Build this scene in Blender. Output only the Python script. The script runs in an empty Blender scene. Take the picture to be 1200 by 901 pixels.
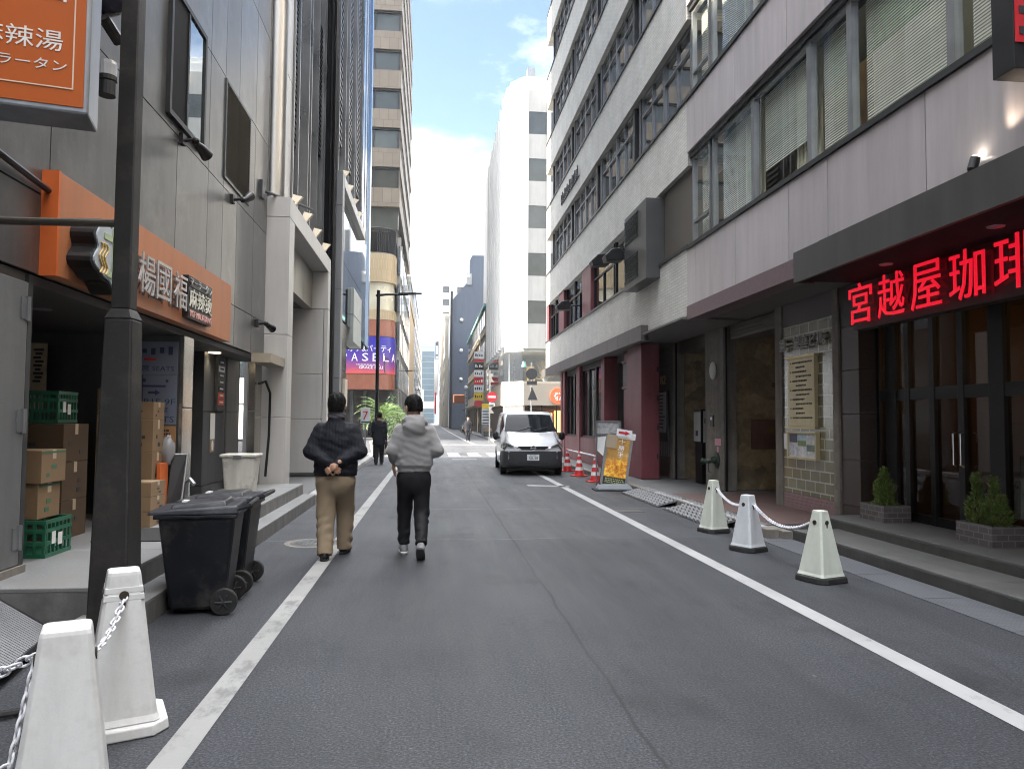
import bpy, bmesh, math, random
import numpy as np
from mathutils import Vector, Matrix
R = math.radians
rnd = random.Random(11)
sc = bpy.context.scene
col = sc.collection
PI = math.pi

# ------------------------------------------------------------------ materials
def nt_new(name):
    m = bpy.data.materials.new(name); m.use_nodes = True
    n = m.node_tree; b = n.nodes['Principled BSDF']
    return m, n, b

def coords(n, plane=None, scale=(1, 1, 1)):
    tc = n.nodes.new('ShaderNodeTexCoord')
    out = tc.outputs['Object']
    if plane in ('x', 'y'):
        s = n.nodes.new('ShaderNodeSeparateXYZ'); c = n.nodes.new('ShaderNodeCombineXYZ')
        n.links.new(out, s.inputs[0])
        n.links.new(s.outputs['Y' if plane == 'x' else 'X'], c.inputs[0]); n.links.new(s.outputs['Z'], c.inputs[1])
        out = c.outputs[0]
    mp = n.nodes.new('ShaderNodeMapping'); mp.inputs['Scale'].default_value = scale
    n.links.new(out, mp.inputs[0])
    return mp.outputs[0]

def noise(n, vec, scale, detail=4, rough=.55):
    t = n.nodes.new('ShaderNodeTexNoise'); t.inputs['Scale'].default_value = scale
    t.inputs['Detail'].default_value = detail; t.inputs['Roughness'].default_value = rough
    n.links.new(vec, t.inputs['Vector'])
    return t.outputs['Fac']

def ramp(n, fac, stops):
    r = n.nodes.new('ShaderNodeValToRGB'); e = r.color_ramp.elements
    while len(e) < len(stops): e.new(.5)
    for k, (p, c) in enumerate(stops):
        e[k].position = p; e[k].color = (*c, 1) if len(c) == 3 else c
    n.links.new(fac, r.inputs[0])
    return r.outputs[0]

def mixc(n, fac, a, b, mode='MIX'):
    m = n.nodes.new('ShaderNodeMix'); m.data_type = 'RGBA'; m.blend_type = mode
    for s, v in ((m.inputs[0], fac), (m.inputs[6], a), (m.inputs[7], b)):
        if isinstance(v, (int, float)): s.default_value = v
        elif isinstance(v, tuple): s.default_value = (*v, 1) if len(v) == 3 else v
        else: n.links.new(v, s)
    return m.outputs[2]

def bump(n, b, h, strength=.3, dist=.01):
    bp = n.nodes.new('ShaderNodeBump'); bp.inputs['Strength'].default_value = strength; bp.inputs['Distance'].default_value = dist
    n.links.new(h, bp.inputs['Height']); n.links.new(bp.outputs[0], b.inputs['Normal'])

def sc_(c, k): return tuple(max(0, min(1, x * k)) for x in c)

def mat(name, c, rough=.6, metal=0., var=.15, vs=3., streak=0., bs=0., bst=.2, spec=.5, emit=None, es=1., isl=0., coat=0., grime=None, gs=2., fine=0.):
    m, n, b = nt_new(name)
    b.inputs['Roughness'].default_value = rough; b.inputs['Metallic'].default_value = metal
    b.inputs['Specular IOR Level'].default_value = spec; b.inputs['Coat Weight'].default_value = coat
    v = coords(n)
    f = noise(n, v, vs, 5)
    out = ramp(n, f, [(.25, sc_(c, 1 - var)), (.75, sc_(c, 1 + var))])
    if streak:
        v2 = coords(n, None, (2.0, 2.0, .2)); f2 = noise(n, v2, 2.2, 6, .65)
        k = ramp(n, f2, [(.35, (1 - streak,) * 3), (.62, (1, 1, 1))])
        out = mixc(n, 1., out, k, 'MULTIPLY')
    if fine:
        f3 = noise(n, v, 160, 2); k = ramp(n, f3, [(.3, (1 - fine,) * 3), (.7, (1 + 0 * fine, 1, 1))])
        out = mixc(n, 1., out, k, 'MULTIPLY')
    if grime:
        f4 = noise(n, v, gs, 7, .7); k = ramp(n, f4, [(.5, (0, 0, 0)), (.68, (1, 1, 1))])
        out = mixc(n, k, out, grime)
    if isl:
        g = n.nodes.new('ShaderNodeNewGeometry')
        k = ramp(n, g.outputs['Random Per Island'], [(0, (1 - isl,) * 3), (1, (1, 1, 1))])
        out = mixc(n, 1., out, k, 'MULTIPLY')
    n.links.new(out, b.inputs['Base Color'])
    rr = n.nodes.new('ShaderNodeMapRange'); rr.inputs[3].default_value = max(0.02, rough - .12 * (rough > .15)); rr.inputs[4].default_value = min(1, rough + .12 * (rough > .15))
    n.links.new(f, rr.inputs[0]); n.links.new(rr.outputs[0], b.inputs['Roughness'])
    if bs: bump(n, b, noise(n, v, bs, 4), bst, .01)
    if emit:
        b.inputs['Emission Color'].default_value = (*emit, 1); b.inputs['Emission Strength'].default_value = es
    return m

def brick(name, c1, c2, mortar, plane, w, h, gap=.01, rough=.6, bst=.5, var=.2, off=.5, metal=0., spec=.5):
    m, n, b = nt_new(name); v = coords(n, plane)
    t = n.nodes.new('ShaderNodeTexBrick'); n.links.new(v, t.inputs['Vector'])
    t.inputs['Scale'].default_value = 1; t.inputs['Brick Width'].default_value = w; t.inputs['Row Height'].default_value = h
    t.inputs['Mortar Size'].default_value = gap; t.inputs['Mortar Smooth'].default_value = .1; t.offset = off
    t.inputs['Color1'].default_value = (*c1, 1); t.inputs['Color2'].default_value = (*c2, 1); t.inputs['Mortar'].default_value = (*mortar, 1)
    f = noise(n, coords(n), 1.7, 6, .65); k = ramp(n, f, [(.3, (1 - var,) * 3), (.65, (1, 1, 1))])
    out = mixc(n, 1., t.outputs['Color'], k, 'MULTIPLY')
    n.links.new(out, b.inputs['Base Color']); b.inputs['Roughness'].default_value = rough; b.inputs['Metallic'].default_value = metal
    b.inputs['Specular IOR Level'].default_value = spec
    i = n.nodes.new('ShaderNodeMath'); i.operation = 'SUBTRACT'; i.inputs[0].default_value = 1; n.links.new(t.outputs['Fac'], i.inputs[1])
    bump(n, b, i.outputs[0], bst, .012)
    return m

def glass(name, tint=(.75, .85, .82), refl=.18, rough=.015, wav=0., bl=.35):
    # architectural pane: fresnel mix of see-through and mirror
    m = bpy.data.materials.new(name); m.use_nodes = True; n = m.node_tree
    n.nodes.remove(n.nodes['Principled BSDF'])
    o = n.nodes['Material Output']; t = n.nodes.new('ShaderNodeBsdfTransparent'); g = n.nodes.new('ShaderNodeBsdfGlossy')
    t.inputs[0].default_value = (*tint, 1); g.inputs['Roughness'].default_value = rough; g.inputs[0].default_value = (.95, .97, 1, 1)
    l = n.nodes.new('ShaderNodeLayerWeight'); l.inputs[0].default_value = bl
    mr = n.nodes.new('ShaderNodeMapRange'); mr.inputs[3].default_value = refl; mr.inputs[4].default_value = 1.
    mx = n.nodes.new('ShaderNodeMixShader')
    ge = n.nodes.new('ShaderNodeNewGeometry'); bk = n.nodes.new('ShaderNodeMath'); bk.operation = 'SUBTRACT'; bk.inputs[0].default_value = 1; n.links.new(ge.outputs['Backfacing'], bk.inputs[1])
    ml = n.nodes.new('ShaderNodeMath'); ml.operation = 'MULTIPLY'; n.links.new(mr.outputs[0], ml.inputs[0]); n.links.new(bk.outputs[0], ml.inputs[1])
    n.links.new(l.outputs['Fresnel'], mr.inputs[0]); n.links.new(ml.outputs[0], mx.inputs[0])
    n.links.new(t.outputs[0], mx.inputs[1]); n.links.new(g.outputs[0], mx.inputs[2]); n.links.new(mx.outputs[0], o.inputs[0])
    if wav:
        bp = n.nodes.new('ShaderNodeBump'); bp.inputs['Strength'].default_value = wav; bp.inputs['Distance'].default_value = .02
        n.links.new(noise(n, coords(n), 1.1, 2), bp.inputs['Height']); n.links.new(bp.outputs[0], g.inputs['Normal'])
    return m

# ------------------------------------------------------------------ mesh builder
class MB:
    def __init__(s): s.v = []; s.f = []; s.M = Matrix(); s.g = []
    def at(s, loc=(0, 0, 0), rz=0., rx=0., ry=0.):
        s.M = Matrix.Translation(loc) @ Matrix.Rotation(rz, 4, 'Z') @ Matrix.Rotation(ry, 4, 'Y') @ Matrix.Rotation(rx, 4, 'X'); return s
    def add(s, vs, fs):
        b = len(s.v); s.g.append((b, len(s.f))); s.v += [tuple(s.M @ Vector(p)) for p in vs]; s.f += [tuple(b + i for i in q) for q in fs]; return s
    def box(s, x0, x1, y0, y1, z0, z1):
        if x0 > x1: x0, x1 = x1, x0
        if y0 > y1: y0, y1 = y1, y0
        if z0 > z1: z0, z1 = z1, z0
        return s.add([(x0, y0, z0), (x1, y0, z0), (x1, y1, z0), (x0, y1, z0), (x0, y0, z1), (x1, y0, z1), (x1, y1, z1), (x0, y1, z1)],
                     [(3, 2, 1, 0), (4, 5, 6, 7), (0, 1, 5, 4), (1, 2, 6, 5), (2, 3, 7, 6), (3, 0, 4, 7)])
    def hexa(s, b4, t4):
        return s.add(list(b4) + list(t4), [(3, 2, 1, 0), (4, 5, 6, 7), (0, 1, 5, 4), (1, 2, 6, 5), (2, 3, 7, 6), (3, 0, 4, 7)])
    def prism(s, poly, a, b, ax='z'):
        n = len(poly)
        def P(p, t): return {'z': (p[0], p[1], t), 'y': (p[0], t, p[1]), 'x': (t, p[0], p[1])}[ax]
        return s.add([P(p, a) for p in poly] + [P(p, b) for p in poly],
                     [tuple(range(n))[::-1], tuple(range(n, 2 * n))] + [(i, (i + 1) % n, n + (i + 1) % n, n + i) for i in range(n)])
    def tube(s, path, r, n=8, cap=True, sq=1.):
        path = [Vector(p) for p in path]; m = len(path)
        rr = r if isinstance(r, (list, tuple)) else [r] * m
        vs = []; prev = None
        for i, p in enumerate(path):
            t = (path[min(i + 1, m - 1)] - path[max(i - 1, 0)]).normalized()
            u = (prev - t * prev.dot(t)) if prev is not None else (Vector((0, 0, 1)) if abs(t.z) < .9 else Vector((1, 0, 0))).cross(t)
            u.normalize(); w = t.cross(u); prev = u
            for k in range(n):
                a = 2 * PI * k / n; vs.append(tuple(p + (u * math.cos(a) + w * math.sin(a) * sq) * rr[i]))
        fs = [(i * n + k, i * n + (k + 1) % n, (i + 1) * n + (k + 1) % n, (i + 1) * n + k) for i in range(m - 1) for k in range(n)]
        if cap: fs += [tuple(range(n))[::-1], tuple(range((m - 1) * n, m * n))]
        return s.add(vs, fs)
    def lathe(s, prof, n=20, sx=1., sy=1.):
        m = len(prof); vs = [(r * sx * math.cos(2 * PI * k / n), r * sy * math.sin(2 * PI * k / n), z) for r, z in prof for k in range(n)]
        fs = [(i * n + k, i * n + (k + 1) % n, (i + 1) * n + (k + 1) % n, (i + 1) * n + k) for i in range(m - 1) for k in range(n)]
        fs += [tuple(range(n))[::-1], tuple(range((m - 1) * n, m * n))]
        return s.add(vs, fs)
    def ball(s, c, rx, ry=None, rz=None, n=12):
        ry = ry or rx; rz = rz or rx; m = n // 2 + 1
        vs = [(c[0] + rx * math.sin(PI * i / m) * math.cos(2 * PI * k / n), c[1] + ry * math.sin(PI * i / m) * math.sin(2 * PI * k / n), c[2] - rz * math.cos(PI * i / m)) for i in range(m + 1) for k in range(n)]
        return s.add(vs, [(i * n + k, i * n + (k + 1) % n, (i + 1) * n + (k + 1) % n, (i + 1) * n + k) for i in range(m) for k in range(n)])
    def build(s, name, m, parent=None, bevel=0., smooth=False, world=True, seg=2):
        me = bpy.data.meshes.new(name); vs = s.v
        if parent is not None and world:
            l = wloc(parent); vs = [(x - l[0], y - l[1], z - l[2]) for x, y, z in vs]
        me.from_pydata(vs, [], s.f); me.update()
        bm = bmesh.new(); bm.from_mesh(me); bmesh.ops.remove_doubles(bm, verts=bm.verts, dist=1e-6); bm.to_mesh(me); bm.free()
        me.materials.append(m)
        if smooth: me.polygons.foreach_set('use_smooth', [True] * len(me.polygons))
        o = bpy.data.objects.new(name, me); col.objects.link(o)
        if parent is not None: o.parent = parent
        if bevel:
            d = o.modifiers.new('bevel', 'BEVEL'); d.width = bevel; d.segments = seg; d.limit_method = 'ANGLE'; d.angle_limit = R(40)
        return o

def build_each(mb, name, m, parent, **k):
    """one object for every shape added to the builder"""
    ends = mb.g[1:] + [(len(mb.v), len(mb.f))]; out = []
    for (v0, f0), (v1, f1) in zip(mb.g, ends):
        q = MB(); q.v = mb.v[v0:v1]; q.f = [tuple(i - v0 for i in f) for f in mb.f[f0:f1]]; out.append(q.build(name, m, parent, **k))
    return out
def wloc(o):
    l = Vector((0, 0, 0))
    while o is not None: l += o.location; o = o.parent
    return l
def tag(o, label, cat, group=None):
    o['label'] = label; o['category'] = cat
    if group: o['group'] = group
    return o
def thing(name, label, cat, loc=(0, 0, 0), rz=0., group=None):
    o = bpy.data.objects.new(name, None); col.objects.link(o); o.empty_display_size = .2
    o.location = loc; o.rotation_euler = (0, 0, rz)
    return tag(o, label, cat, group)
def struct(name, mb, m, **k):
    o = mb.build(name, m, **k); o['kind'] = 'structure'; return o
def copy_tree(o, parent=None):
    c = o.copy(); col.objects.link(c); c.parent = parent
    for ch in list(o.children): copy_tree(ch, c)
    return c
def B(*a): return MB().box(*a)

def text(name, s, m, parent, o, u, v, w, h, ext=.004, world=True):
    """lettering fitted to the box o + u*w + v*h, its face towards u x v"""
    c = bpy.data.curves.new('t', 'FONT'); c.body = s; c.size = 1; c.extrude = 0 if ext < .0011 else .5; c.resolution_u = 2
    t = bpy.data.objects.new('t', c); col.objects.link(t)
    me0 = bpy.data.meshes.new_from_object(t.evaluated_get(bpy.context.evaluated_depsgraph_get()))
    vs = [x.co.copy() for x in me0.vertices]; fs = [tuple(p.vertices) for p in me0.polygons]
    col.objects.unlink(t); bpy.data.objects.remove(t); bpy.data.curves.remove(c); bpy.data.meshes.remove(me0)
    x0 = min(p.x for p in vs); x1 = max(p.x for p in vs); y0 = min(p.y for p in vs); y1 = max(p.y for p in vs)
    u = Vector(u).normalized(); v = Vector(v).normalized(); nn = u.cross(v); o = Vector(o)
    mb = MB(); mb.v = [tuple(o + u * (w * (p.x - x0) / (x1 - x0)) + v * (h * (p.y - y0) / (y1 - y0)) + nn * ((p.z + .5) * ext if ext >= .0011 else ext)) for p in vs]; mb.f = fs
    return mb.build(name, m, parent, world=world)

UY = (0, 1, 0); UZ = (0, 0, 1); UX = (1, 0, 0); UYm = (0, -1, 0)

# ------------------------------------------------------------------ common materials
M = {}
M['black'] = mat('black_metal', (.012, .012, .013), .42, .3, .2, bs=40, bst=.08)
M['blackplastic'] = mat('black_plastic', (.008, .009, .0125), .45, 0, .25, 6, bs=60, bst=.08, spec=.3, grime=(.05, .048, .045), gs=3)
M['rubber'] = mat('rubber', (.018, .018, .018), .8, 0, .3, 12, bs=50)
M['steel'] = mat('steel', (.55, .55, .55), .28, 1, .12, 4, streak=.25)
M['alu'] = mat('aluminium', (.33, .34, .35), .38, .75, .12, 6, streak=.2)
M['darkalu'] = mat('dark_aluminium', (.07, .072, .075), .4, .7, .15, 5)
M['panel'] = mat('metal_panel', (.215, .21, .208), .34, .75, .22, 1.1, streak=.20, isl=.34, bs=2.2, bst=.12, grime=(.255, .25, .245), gs=1.6)
M['panelback'] = mat('panel_joint', (.01, .01, .01), .9)
M['orange'] = mat('orange_board', (.43, .16, .066), .5, 0, .12, 2, streak=.12)
M['orange2'] = mat('orange_face', (.43, .088, .006), .45, 0, .06, 2, streak=.06, spec=.25)
M['white'] = mat('white_paint', (.72, .72, .70), .5, 0, .06, 4, streak=.14)
M['cone'] = mat('white_cone_plastic', (.66, .66, .65), .5, 0, .06, 5, streak=.16, grime=(.50, .49, .475), gs=5, bs=25, bst=.08, fine=.06)
M['cone2'] = mat('greenish_cone_plastic', (.60, .63, .555), .5, 0, .06, 5, streak=.18, grime=(.47, .50, .42), gs=5)
M['cone3'] = mat('bluish_cone_plastic', (.61, .635, .66), .5, 0, .06, 5, streak=.18, grime=(.46, .48, .5), gs=5)
M['chain'] = mat('chain_plastic', (.68, .68, .72), .45, 0, .08, 9)
M['hole'] = mat('dark_hole', (.035, .028, .02), .9)
M['ink'] = mat('ink', (.03, .03, .035), .6)
M['paper'] = mat('paper', (.72, .72, .70), .7, 0, .06)
M['stone'] = mat('step_stone', (.115, .113, .11), .6, 0, .2, 4, fine=.35, grime=(.07, .07, .066), gs=3, bs=70, bst=.12)
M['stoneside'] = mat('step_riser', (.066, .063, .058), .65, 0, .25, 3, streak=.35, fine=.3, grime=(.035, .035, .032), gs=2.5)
M['lstone'] = mat('light_step_stone', (.24, .24, .24), .5, 0, .15, 3, fine=.35, grime=(.2, .19, .18), gs=2.5)
M['lriser'] = mat('light_step_riser', (.22, .215, .21), .6, 0, .2, 3, streak=.4, fine=.3, grime=(.10, .095, .09), gs=2.5)
M['concrete'] = mat('concrete', (.22, .20, .175), .8, 0, .25, 3, streak=.35, bs=30, bst=.2, grime=(.14, .12, .10), gs=4)
M['glassd'] = glass('dark_glass', (.42, .44, .44), .24, wav=.03)
M['glassc'] = glass('clear_glass', (.95, .965, .95), .13, wav=.012, bl=.18)
M['glassk'] = glass('cafe_glass', (.70, .68, .64), .04, bl=.22)
M['glassv'] = glass('tinted_glass', (.25, .28, .3), .35)
M['interior'] = mat('dark_interior', (.045, .04, .036), .9, 0, .3, 1.5)
M['brownint'] = mat('office_interior', (.24, .17, .11), .8, 0, .4, .8)
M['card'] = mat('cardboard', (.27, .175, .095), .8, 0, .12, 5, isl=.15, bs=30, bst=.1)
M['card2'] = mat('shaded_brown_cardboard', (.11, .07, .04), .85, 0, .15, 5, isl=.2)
M['tape'] = mat('packing_tape', (.50, .40, .27), .35)
M['green'] = mat('crate_green', (.010, .115, .06), .45, 0, .15, 8)
M['maroon'] = mat('maroon_paint', (.19, .048, .058), .45, 0, .15, 2, streak=.2, bs=6, bst=.06)
M['red'] = mat('red_plastic', (.58, .035, .03), .5, 0, .15, 5)
M['redsign'] = mat('red_sign', (.55, .02, .03), .4)
M['yellow'] = mat('yellow_sign', (.75, .52, .04), .5)
M['signw'] = mat('white_sign', (.75, .76, .77), .4)
M['navy'] = mat('navy_letter', (.02, .03, .09), .5)
M['leaf'] = mat('leaf', (.055, .115, .035), .55, 0, .35, 3, isl=.55)
M['conifer'] = mat('conifer', (.24, .34, .085), .6, 0, .35, 4, isl=.55)
M['bark'] = mat('bark', (.10, .07, .045), .9, 0, .3, 8, bs=20, bst=.6)
M['soil'] = mat('soil', (.05, .038, .028), .95, bs=30, bst=.5)
M['skin'] = mat('skin', (.46, .26, .175), .5, 0, .08, 9)
M['hair'] = mat('hair', (.006, .0055, .0055), .6, 0, .3, 30, bs=90, bst=.5, spec=.15)
EXPO = 2.65
# ------------------------------------------------------------------ world, sun, camera
SUN_EL, SUN_AZ = 33., -89.2          # azimuth measured from +Y towards +X
w = bpy.data.worlds.new('World'); sc.world = w; w.use_nodes = True
n = w.node_tree; bg = n.nodes['Background']
sky = n.nodes.new('ShaderNodeTexSky'); sky.sky_type = 'NISHITA'; sky.sun_disc = False
sky.sun_elevation = R(SUN_EL); sky.sun_rotation = R(SUN_AZ); sky.air_density = 1.0; sky.dust_density = 1.2
tc = n.nodes.new('ShaderNodeTexCoord'); sp = n.nodes.new('ShaderNodeSeparateXYZ'); n.links.new(tc.outputs['Generated'], sp.inputs[0])
zz = n.nodes.new('ShaderNodeMath'); zz.operation = 'ADD'; zz.inputs[1].default_value = .12; n.links.new(sp.outputs[2], zz.inputs[0])
dv = n.nodes.new('ShaderNodeVectorMath'); dv.operation = 'DIVIDE'; cb = n.nodes.new('ShaderNodeCombineXYZ')
for i in range(3): n.links.new(zz.outputs[0], cb.inputs[i])
n.links.new(tc.outputs['Generated'], dv.inputs[0]); n.links.new(cb.outputs[0], dv.inputs[1])
mp = n.nodes.new('ShaderNodeMapping'); mp.inputs['Scale'].default_value = (1, 1, 0); mp.inputs['Location'].default_value = (.55, .35, 0)
n.links.new(dv.outputs[0], mp.inputs[0])
f1 = noise(n, mp.outputs[0], 1.1, 9, .58)
cl = ramp(n, f1, [(.50, (0, 0, 0)), (.72, (1, 1, 1))])
hz = n.nodes.new('ShaderNodeFloatCurve'); hc_ = hz.mapping.curves[0]; hc_.points[0].location = (0, 1); hc_.points[1].location = (1, 1)
for q in ((.30, 1), (.395, .0), (.52, .0), (.68, 1)): hc_.points.new(*q)
hz.mapping.update()
dz = n.nodes.new('ShaderNodeMath'); dz.operation = 'MULTIPLY_ADD'; dz.inputs[1].default_value = -.42; n.links.new(f1, dz.inputs[0]); n.links.new(sp.outputs[2], dz.inputs[2])
dz2 = n.nodes.new('ShaderNodeMath'); dz2.operation = 'ADD'; dz2.inputs[1].default_value = .21; n.links.new(dz.outputs[0], dz2.inputs[0]); n.links.new(dz2.outputs[0], hz.inputs['Value'])
mxm = n.nodes.new('ShaderNodeMath'); mxm.operation = 'MAXIMUM'; n.links.new(hz.outputs[0], mxm.inputs[0]); n.links.new(cl, mxm.inputs[1])
f2 = noise(n, mp.outputs[0], 3.1, 6, .6)
cw = ramp(n, f2, [(.3, (.74, .77, .82)), (.65, (.97, .99, 1.02))])
cs = n.nodes.new('ShaderNodeVectorMath'); cs.operation = 'SCALE'; n.links.new(cw, cs.inputs[0])
el = n.nodes.new('ShaderNodeFloatCurve'); cu = el.mapping.curves[0]; cu.points[0].location = (0, .19); cu.points[1].location = (1, 1.)
for q in ((.35, .20), (.52, .24), (.72, .75)): cu.points.new(*q)
el.mapping.update(); n.links.new(sp.outputs[2], el.inputs['Value'])
ml = n.nodes.new('ShaderNodeMath'); ml.operation = 'MULTIPLY'; ml.inputs[1].default_value = 30.; n.links.new(el.outputs[0], ml.inputs[0])
fw = n.nodes.new('ShaderNodeMapRange'); fw.inputs[1].default_value = .3; fw.inputs[2].default_value = 1.; fw.inputs[3].default_value = 1.; fw.inputs[4].default_value = 1.9; n.links.new(sp.outputs[1], fw.inputs[0])
m2_ = n.nodes.new('ShaderNodeMath'); m2_.operation = 'MULTIPLY'; n.links.new(ml.outputs[0], m2_.inputs[0]); n.links.new(fw.outputs[0], m2_.inputs[1]); n.links.new(m2_.outputs[0], cs.inputs['Scale'])
n.links.new(mixc(n, mxm.outputs[0], sky.outputs[0], cs.outputs[0]), bg.inputs[0])
bg.inputs[1].default_value = .06

sd = bpy.data.lights.new('sun', 'SUN'); sd.energy = 5.; sd.angle = R(.5); sd.color = (1, .90, .74)
so = bpy.data.objects.new('sun', sd); col.objects.link(so)
dirv = Vector((math.sin(R(SUN_AZ)) * math.cos(R(SUN_EL)), math.cos(R(SUN_AZ)) * math.cos(R(SUN_EL)), math.sin(R(SUN_EL))))
so.rotation_euler = dirv.to_track_quat('Z', 'Y').to_euler()

cd = bpy.data.cameras.new('camera'); cam = bpy.data.objects.new('camera', cd); col.objects.link(cam); sc.camera = cam
cd.sensor_width = 36; cd.lens = 26.01; cd.clip_end = 4000; cd.clip_start = .05
cam.matrix_world = Matrix(((.99428426, -.01214808, -.10607185, 0), (-.10653401, -.04753937, -.99317194, 0), (.00702254, .99879549, -.04856183, 1.5), (0, 0, 0, 1)))
vs_ = sc.view_settings; vs_.view_transform = 'Standard'; vs_.look = 'None'; vs_.exposure = EXPO; vs_.gamma = 1

# ------------------------------------------------------------------ ground, road, lines
m, n, b = nt_new('asphalt')
v = coords(n); s = n.nodes.new('ShaderNodeSeparateXYZ'); n.links.new(v, s.inputs[0])
big = noise(n, v, .45, 6, .6); mid = noise(n, coords(n, None, (2.2, .22, 1)), 1.6, 6, .65); fin = noise(n, v, 70, 3, .75)
wob = noise(n, coords(n, None, (0, 1, 0)), 1.3, 4, .6)
c0 = ramp(n, big, [(.3, (.030, .0318, .0365)), (.7, (.050, .0520, .0575))])
c0 = mixc(n, 1., c0, ramp(n, mid, [(.3, (.74,) * 3), (.6, (1.08,) * 3)]), 'MULTIPLY')
c0 = mixc(n, 1., c0, ramp(n, fin, [(.30, (.30,) * 3), (.5, (1.,) * 3), (.68, (2.7,) * 3)]), 'MULTIPLY')
def mth(op, a, b_, c_=None):
    q = n.nodes.new('ShaderNodeMath'); q.operation = op
    for i, x in enumerate((a, b_, c_)):
        if x is None: continue
        if isinstance(x, (int, float)): q.inputs[i].default_value = x
        else: n.links.new(x, q.inputs[i])
    return q.outputs[0]
xs = mth('ADD', s.outputs[0], mth('MULTIPLY', mth('SUBTRACT', wob, .5), .09))
side = ramp(n, mth('ADD', mth('MULTIPLY', xs, 4.), -3.5), [(0, (1, 1, 1)), (1, (.90, .90, .91))])
c0 = mixc(n, 1., c0, side, 'MULTIPLY')
seam = mth('ABSOLUTE', mth('SUBTRACT', xs, 1.02), 0.)
c0 = mixc(n, ramp(n, mth('MULTIPLY', seam, 20.), [(.05, (.95,) * 3), (.34, (0, 0, 0))]), c0, (.02, .02, .021))
for yy, wdt in ((9.45, 30.), (12.6, 18.), (17.3, 25.), (22.5, 20.)):
    ys = mth('ADD', s.outputs[1], mth('MULTIPLY', mth('SUBTRACT', noise(n, coords(n, None, (1, 0, 0)), 1.5, 4), .5), .35))
    k = ramp(n, mth('MULTIPLY', mth('ABSOLUTE', mth('SUBTRACT', ys, yy), 0.), wdt), [(.1, (.8,) * 3), (.9, (0, 0, 0))])
    k = mth('MULTIPLY', k, ramp(n, noise(n, v, 2.2, 5), [(.4, (0, 0, 0)), (.6, (1, 1, 1))]))
    c0 = mixc(n, k, c0, (.13, .13, .13))
ynear = ramp(n, mth('MULTIPLY_ADD', mth('ADD', s.outputs[1], mth('MULTIPLY', mth('SUBTRACT', noise(n, coords(n, None, (1, .3, 0)), 2.5, 4), .5), .3)), 2., -18.4), [(0, (.84, .85, .87)), (1, (1.1, 1.1, 1.09))])
c0 = mixc(n, 1., c0, ynear, 'MULTIPLY')
trk = ramp(n, mth('ABSOLUTE', mth('SUBTRACT', mth('ABSOLUTE', mth('SUBTRACT', s.outputs[0], .9), 0.), .78), 0.), [(.0, (.88,) * 3), (.32, (1.04,) * 3)])
c0 = mixc(n, 1., c0, trk, 'MULTIPLY')
stn = ramp(n, noise(n, coords(n, None, (1, .7, 1)), 1.15, 5, .6), [(.56, (1, 1, 1)), (.68, (.62,) * 3)])
c0 = mixc(n, 1., c0, stn, 'MULTIPLY')
crk = n.nodes.new('ShaderNodeTexVoronoi'); crk.feature = 'DISTANCE_TO_EDGE'; crk.inputs['Scale'].default_value = .55
cv = n.nodes.new('ShaderNodeVectorMath'); cv.operation = 'ADD'; nzc = n.nodes.new('ShaderNodeTexNoise'); nzc.inputs['Scale'].default_value = 1.6; nzc.inputs['Detail'].default_value = 6; n.links.new(v, nzc.inputs[0]); n.links.new(v, cv.inputs[0]); n.links.new(nzc.outputs['Color'], cv.inputs[1]); n.links.new(cv.outputs[0], crk.inputs[0])
ck = mth('MULTIPLY', ramp(n, crk.outputs['Distance'], [(.002, (.5,) * 3), (.009, (0, 0, 0))]), ramp(n, noise(n, v, .5, 3), [(.5, (0, 0, 0)), (.6, (1, 1, 1))]))
c0 = mixc(n, ck, c0, (.02, .02, .021))
sp_ = ramp(n, noise(n, v, 9, 2, .5), [(.76, (0, 0, 0)), (.79, (1, 1, 1))])
c0 = mixc(n, mth('MULTIPLY', sp_, .5), c0, (.17, .17, .17))
n.links.new(c0, b.inputs['Base Color'])
n.links.new(ramp(n, mid, [(.3, (.55,) * 3), (.7, (.75,) * 3)]), b.inputs['Roughness']); b.inputs['Specular IOR Level'].default_value = .38
bump(n, b, fin, .5, .008)
M['asphalt'] = m
def worn(name, c, lo, hi, dark=(.10, .10, .10)):
    m, n, b = nt_new(name); v = coords(n)
    k = ramp(n, noise(n, coords(n, None, (1, .55, 1)), 4.2, 9, .72), [(lo, (1, 1, 1)), (hi, (0, 0, 0))])
    f = ramp(n, noise(n, v, 1.3, 5), [(.3, sc_(c, .75)), (.7, c)])
    n.links.new(mixc(n, k, f, dark), b.inputs['Base Color']); b.inputs['Roughness'].default_value = .65
    bump(n, b, noise(n, v, 90, 3), .2, .006)
    return m
M['line'] = worn('white_line_worn', (.32, .32, .31), .37, .48, (.17, .17, .168))
M['line2'] = worn('white_line', (.38, .38, .38), .30, .40, (.2, .2, .2))
struct('road', MB().add([(-90, -30, 0), (120, -30, 0), (120, 900, 0), (-90, 900, 0)], [(0, 1, 2, 3)]), M['asphalt'])
def strip(name, pts, wd, m, z=.004):
    mb = MB(); vs = []
    for (x, y) in pts: vs += [(x - wd / 2, y, z), (x + wd / 2, y, z)]
    mb.add(vs, [(2 * i, 2 * i + 1, 2 * i + 3, 2 * i + 2) for i in range(len(pts) - 1)])
    return struct(name, mb, m)
strip('road_line', [(-1.125, -6), (-1.125, 29)], .15, M['line'])
strip('road_line', [(2.965, -6), (2.975, 29.2)], .155, M['line2'])
strip('road_line', [(2.6, 46), (2.35, 60), (2.1, 90), (1.9, 130), (1.7, 200)], .16, M['line2'])
strip('road_line', [(-1.3, 47), (-1.35, 80), (-1.5, 200)], .16, M['line2'])
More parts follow.
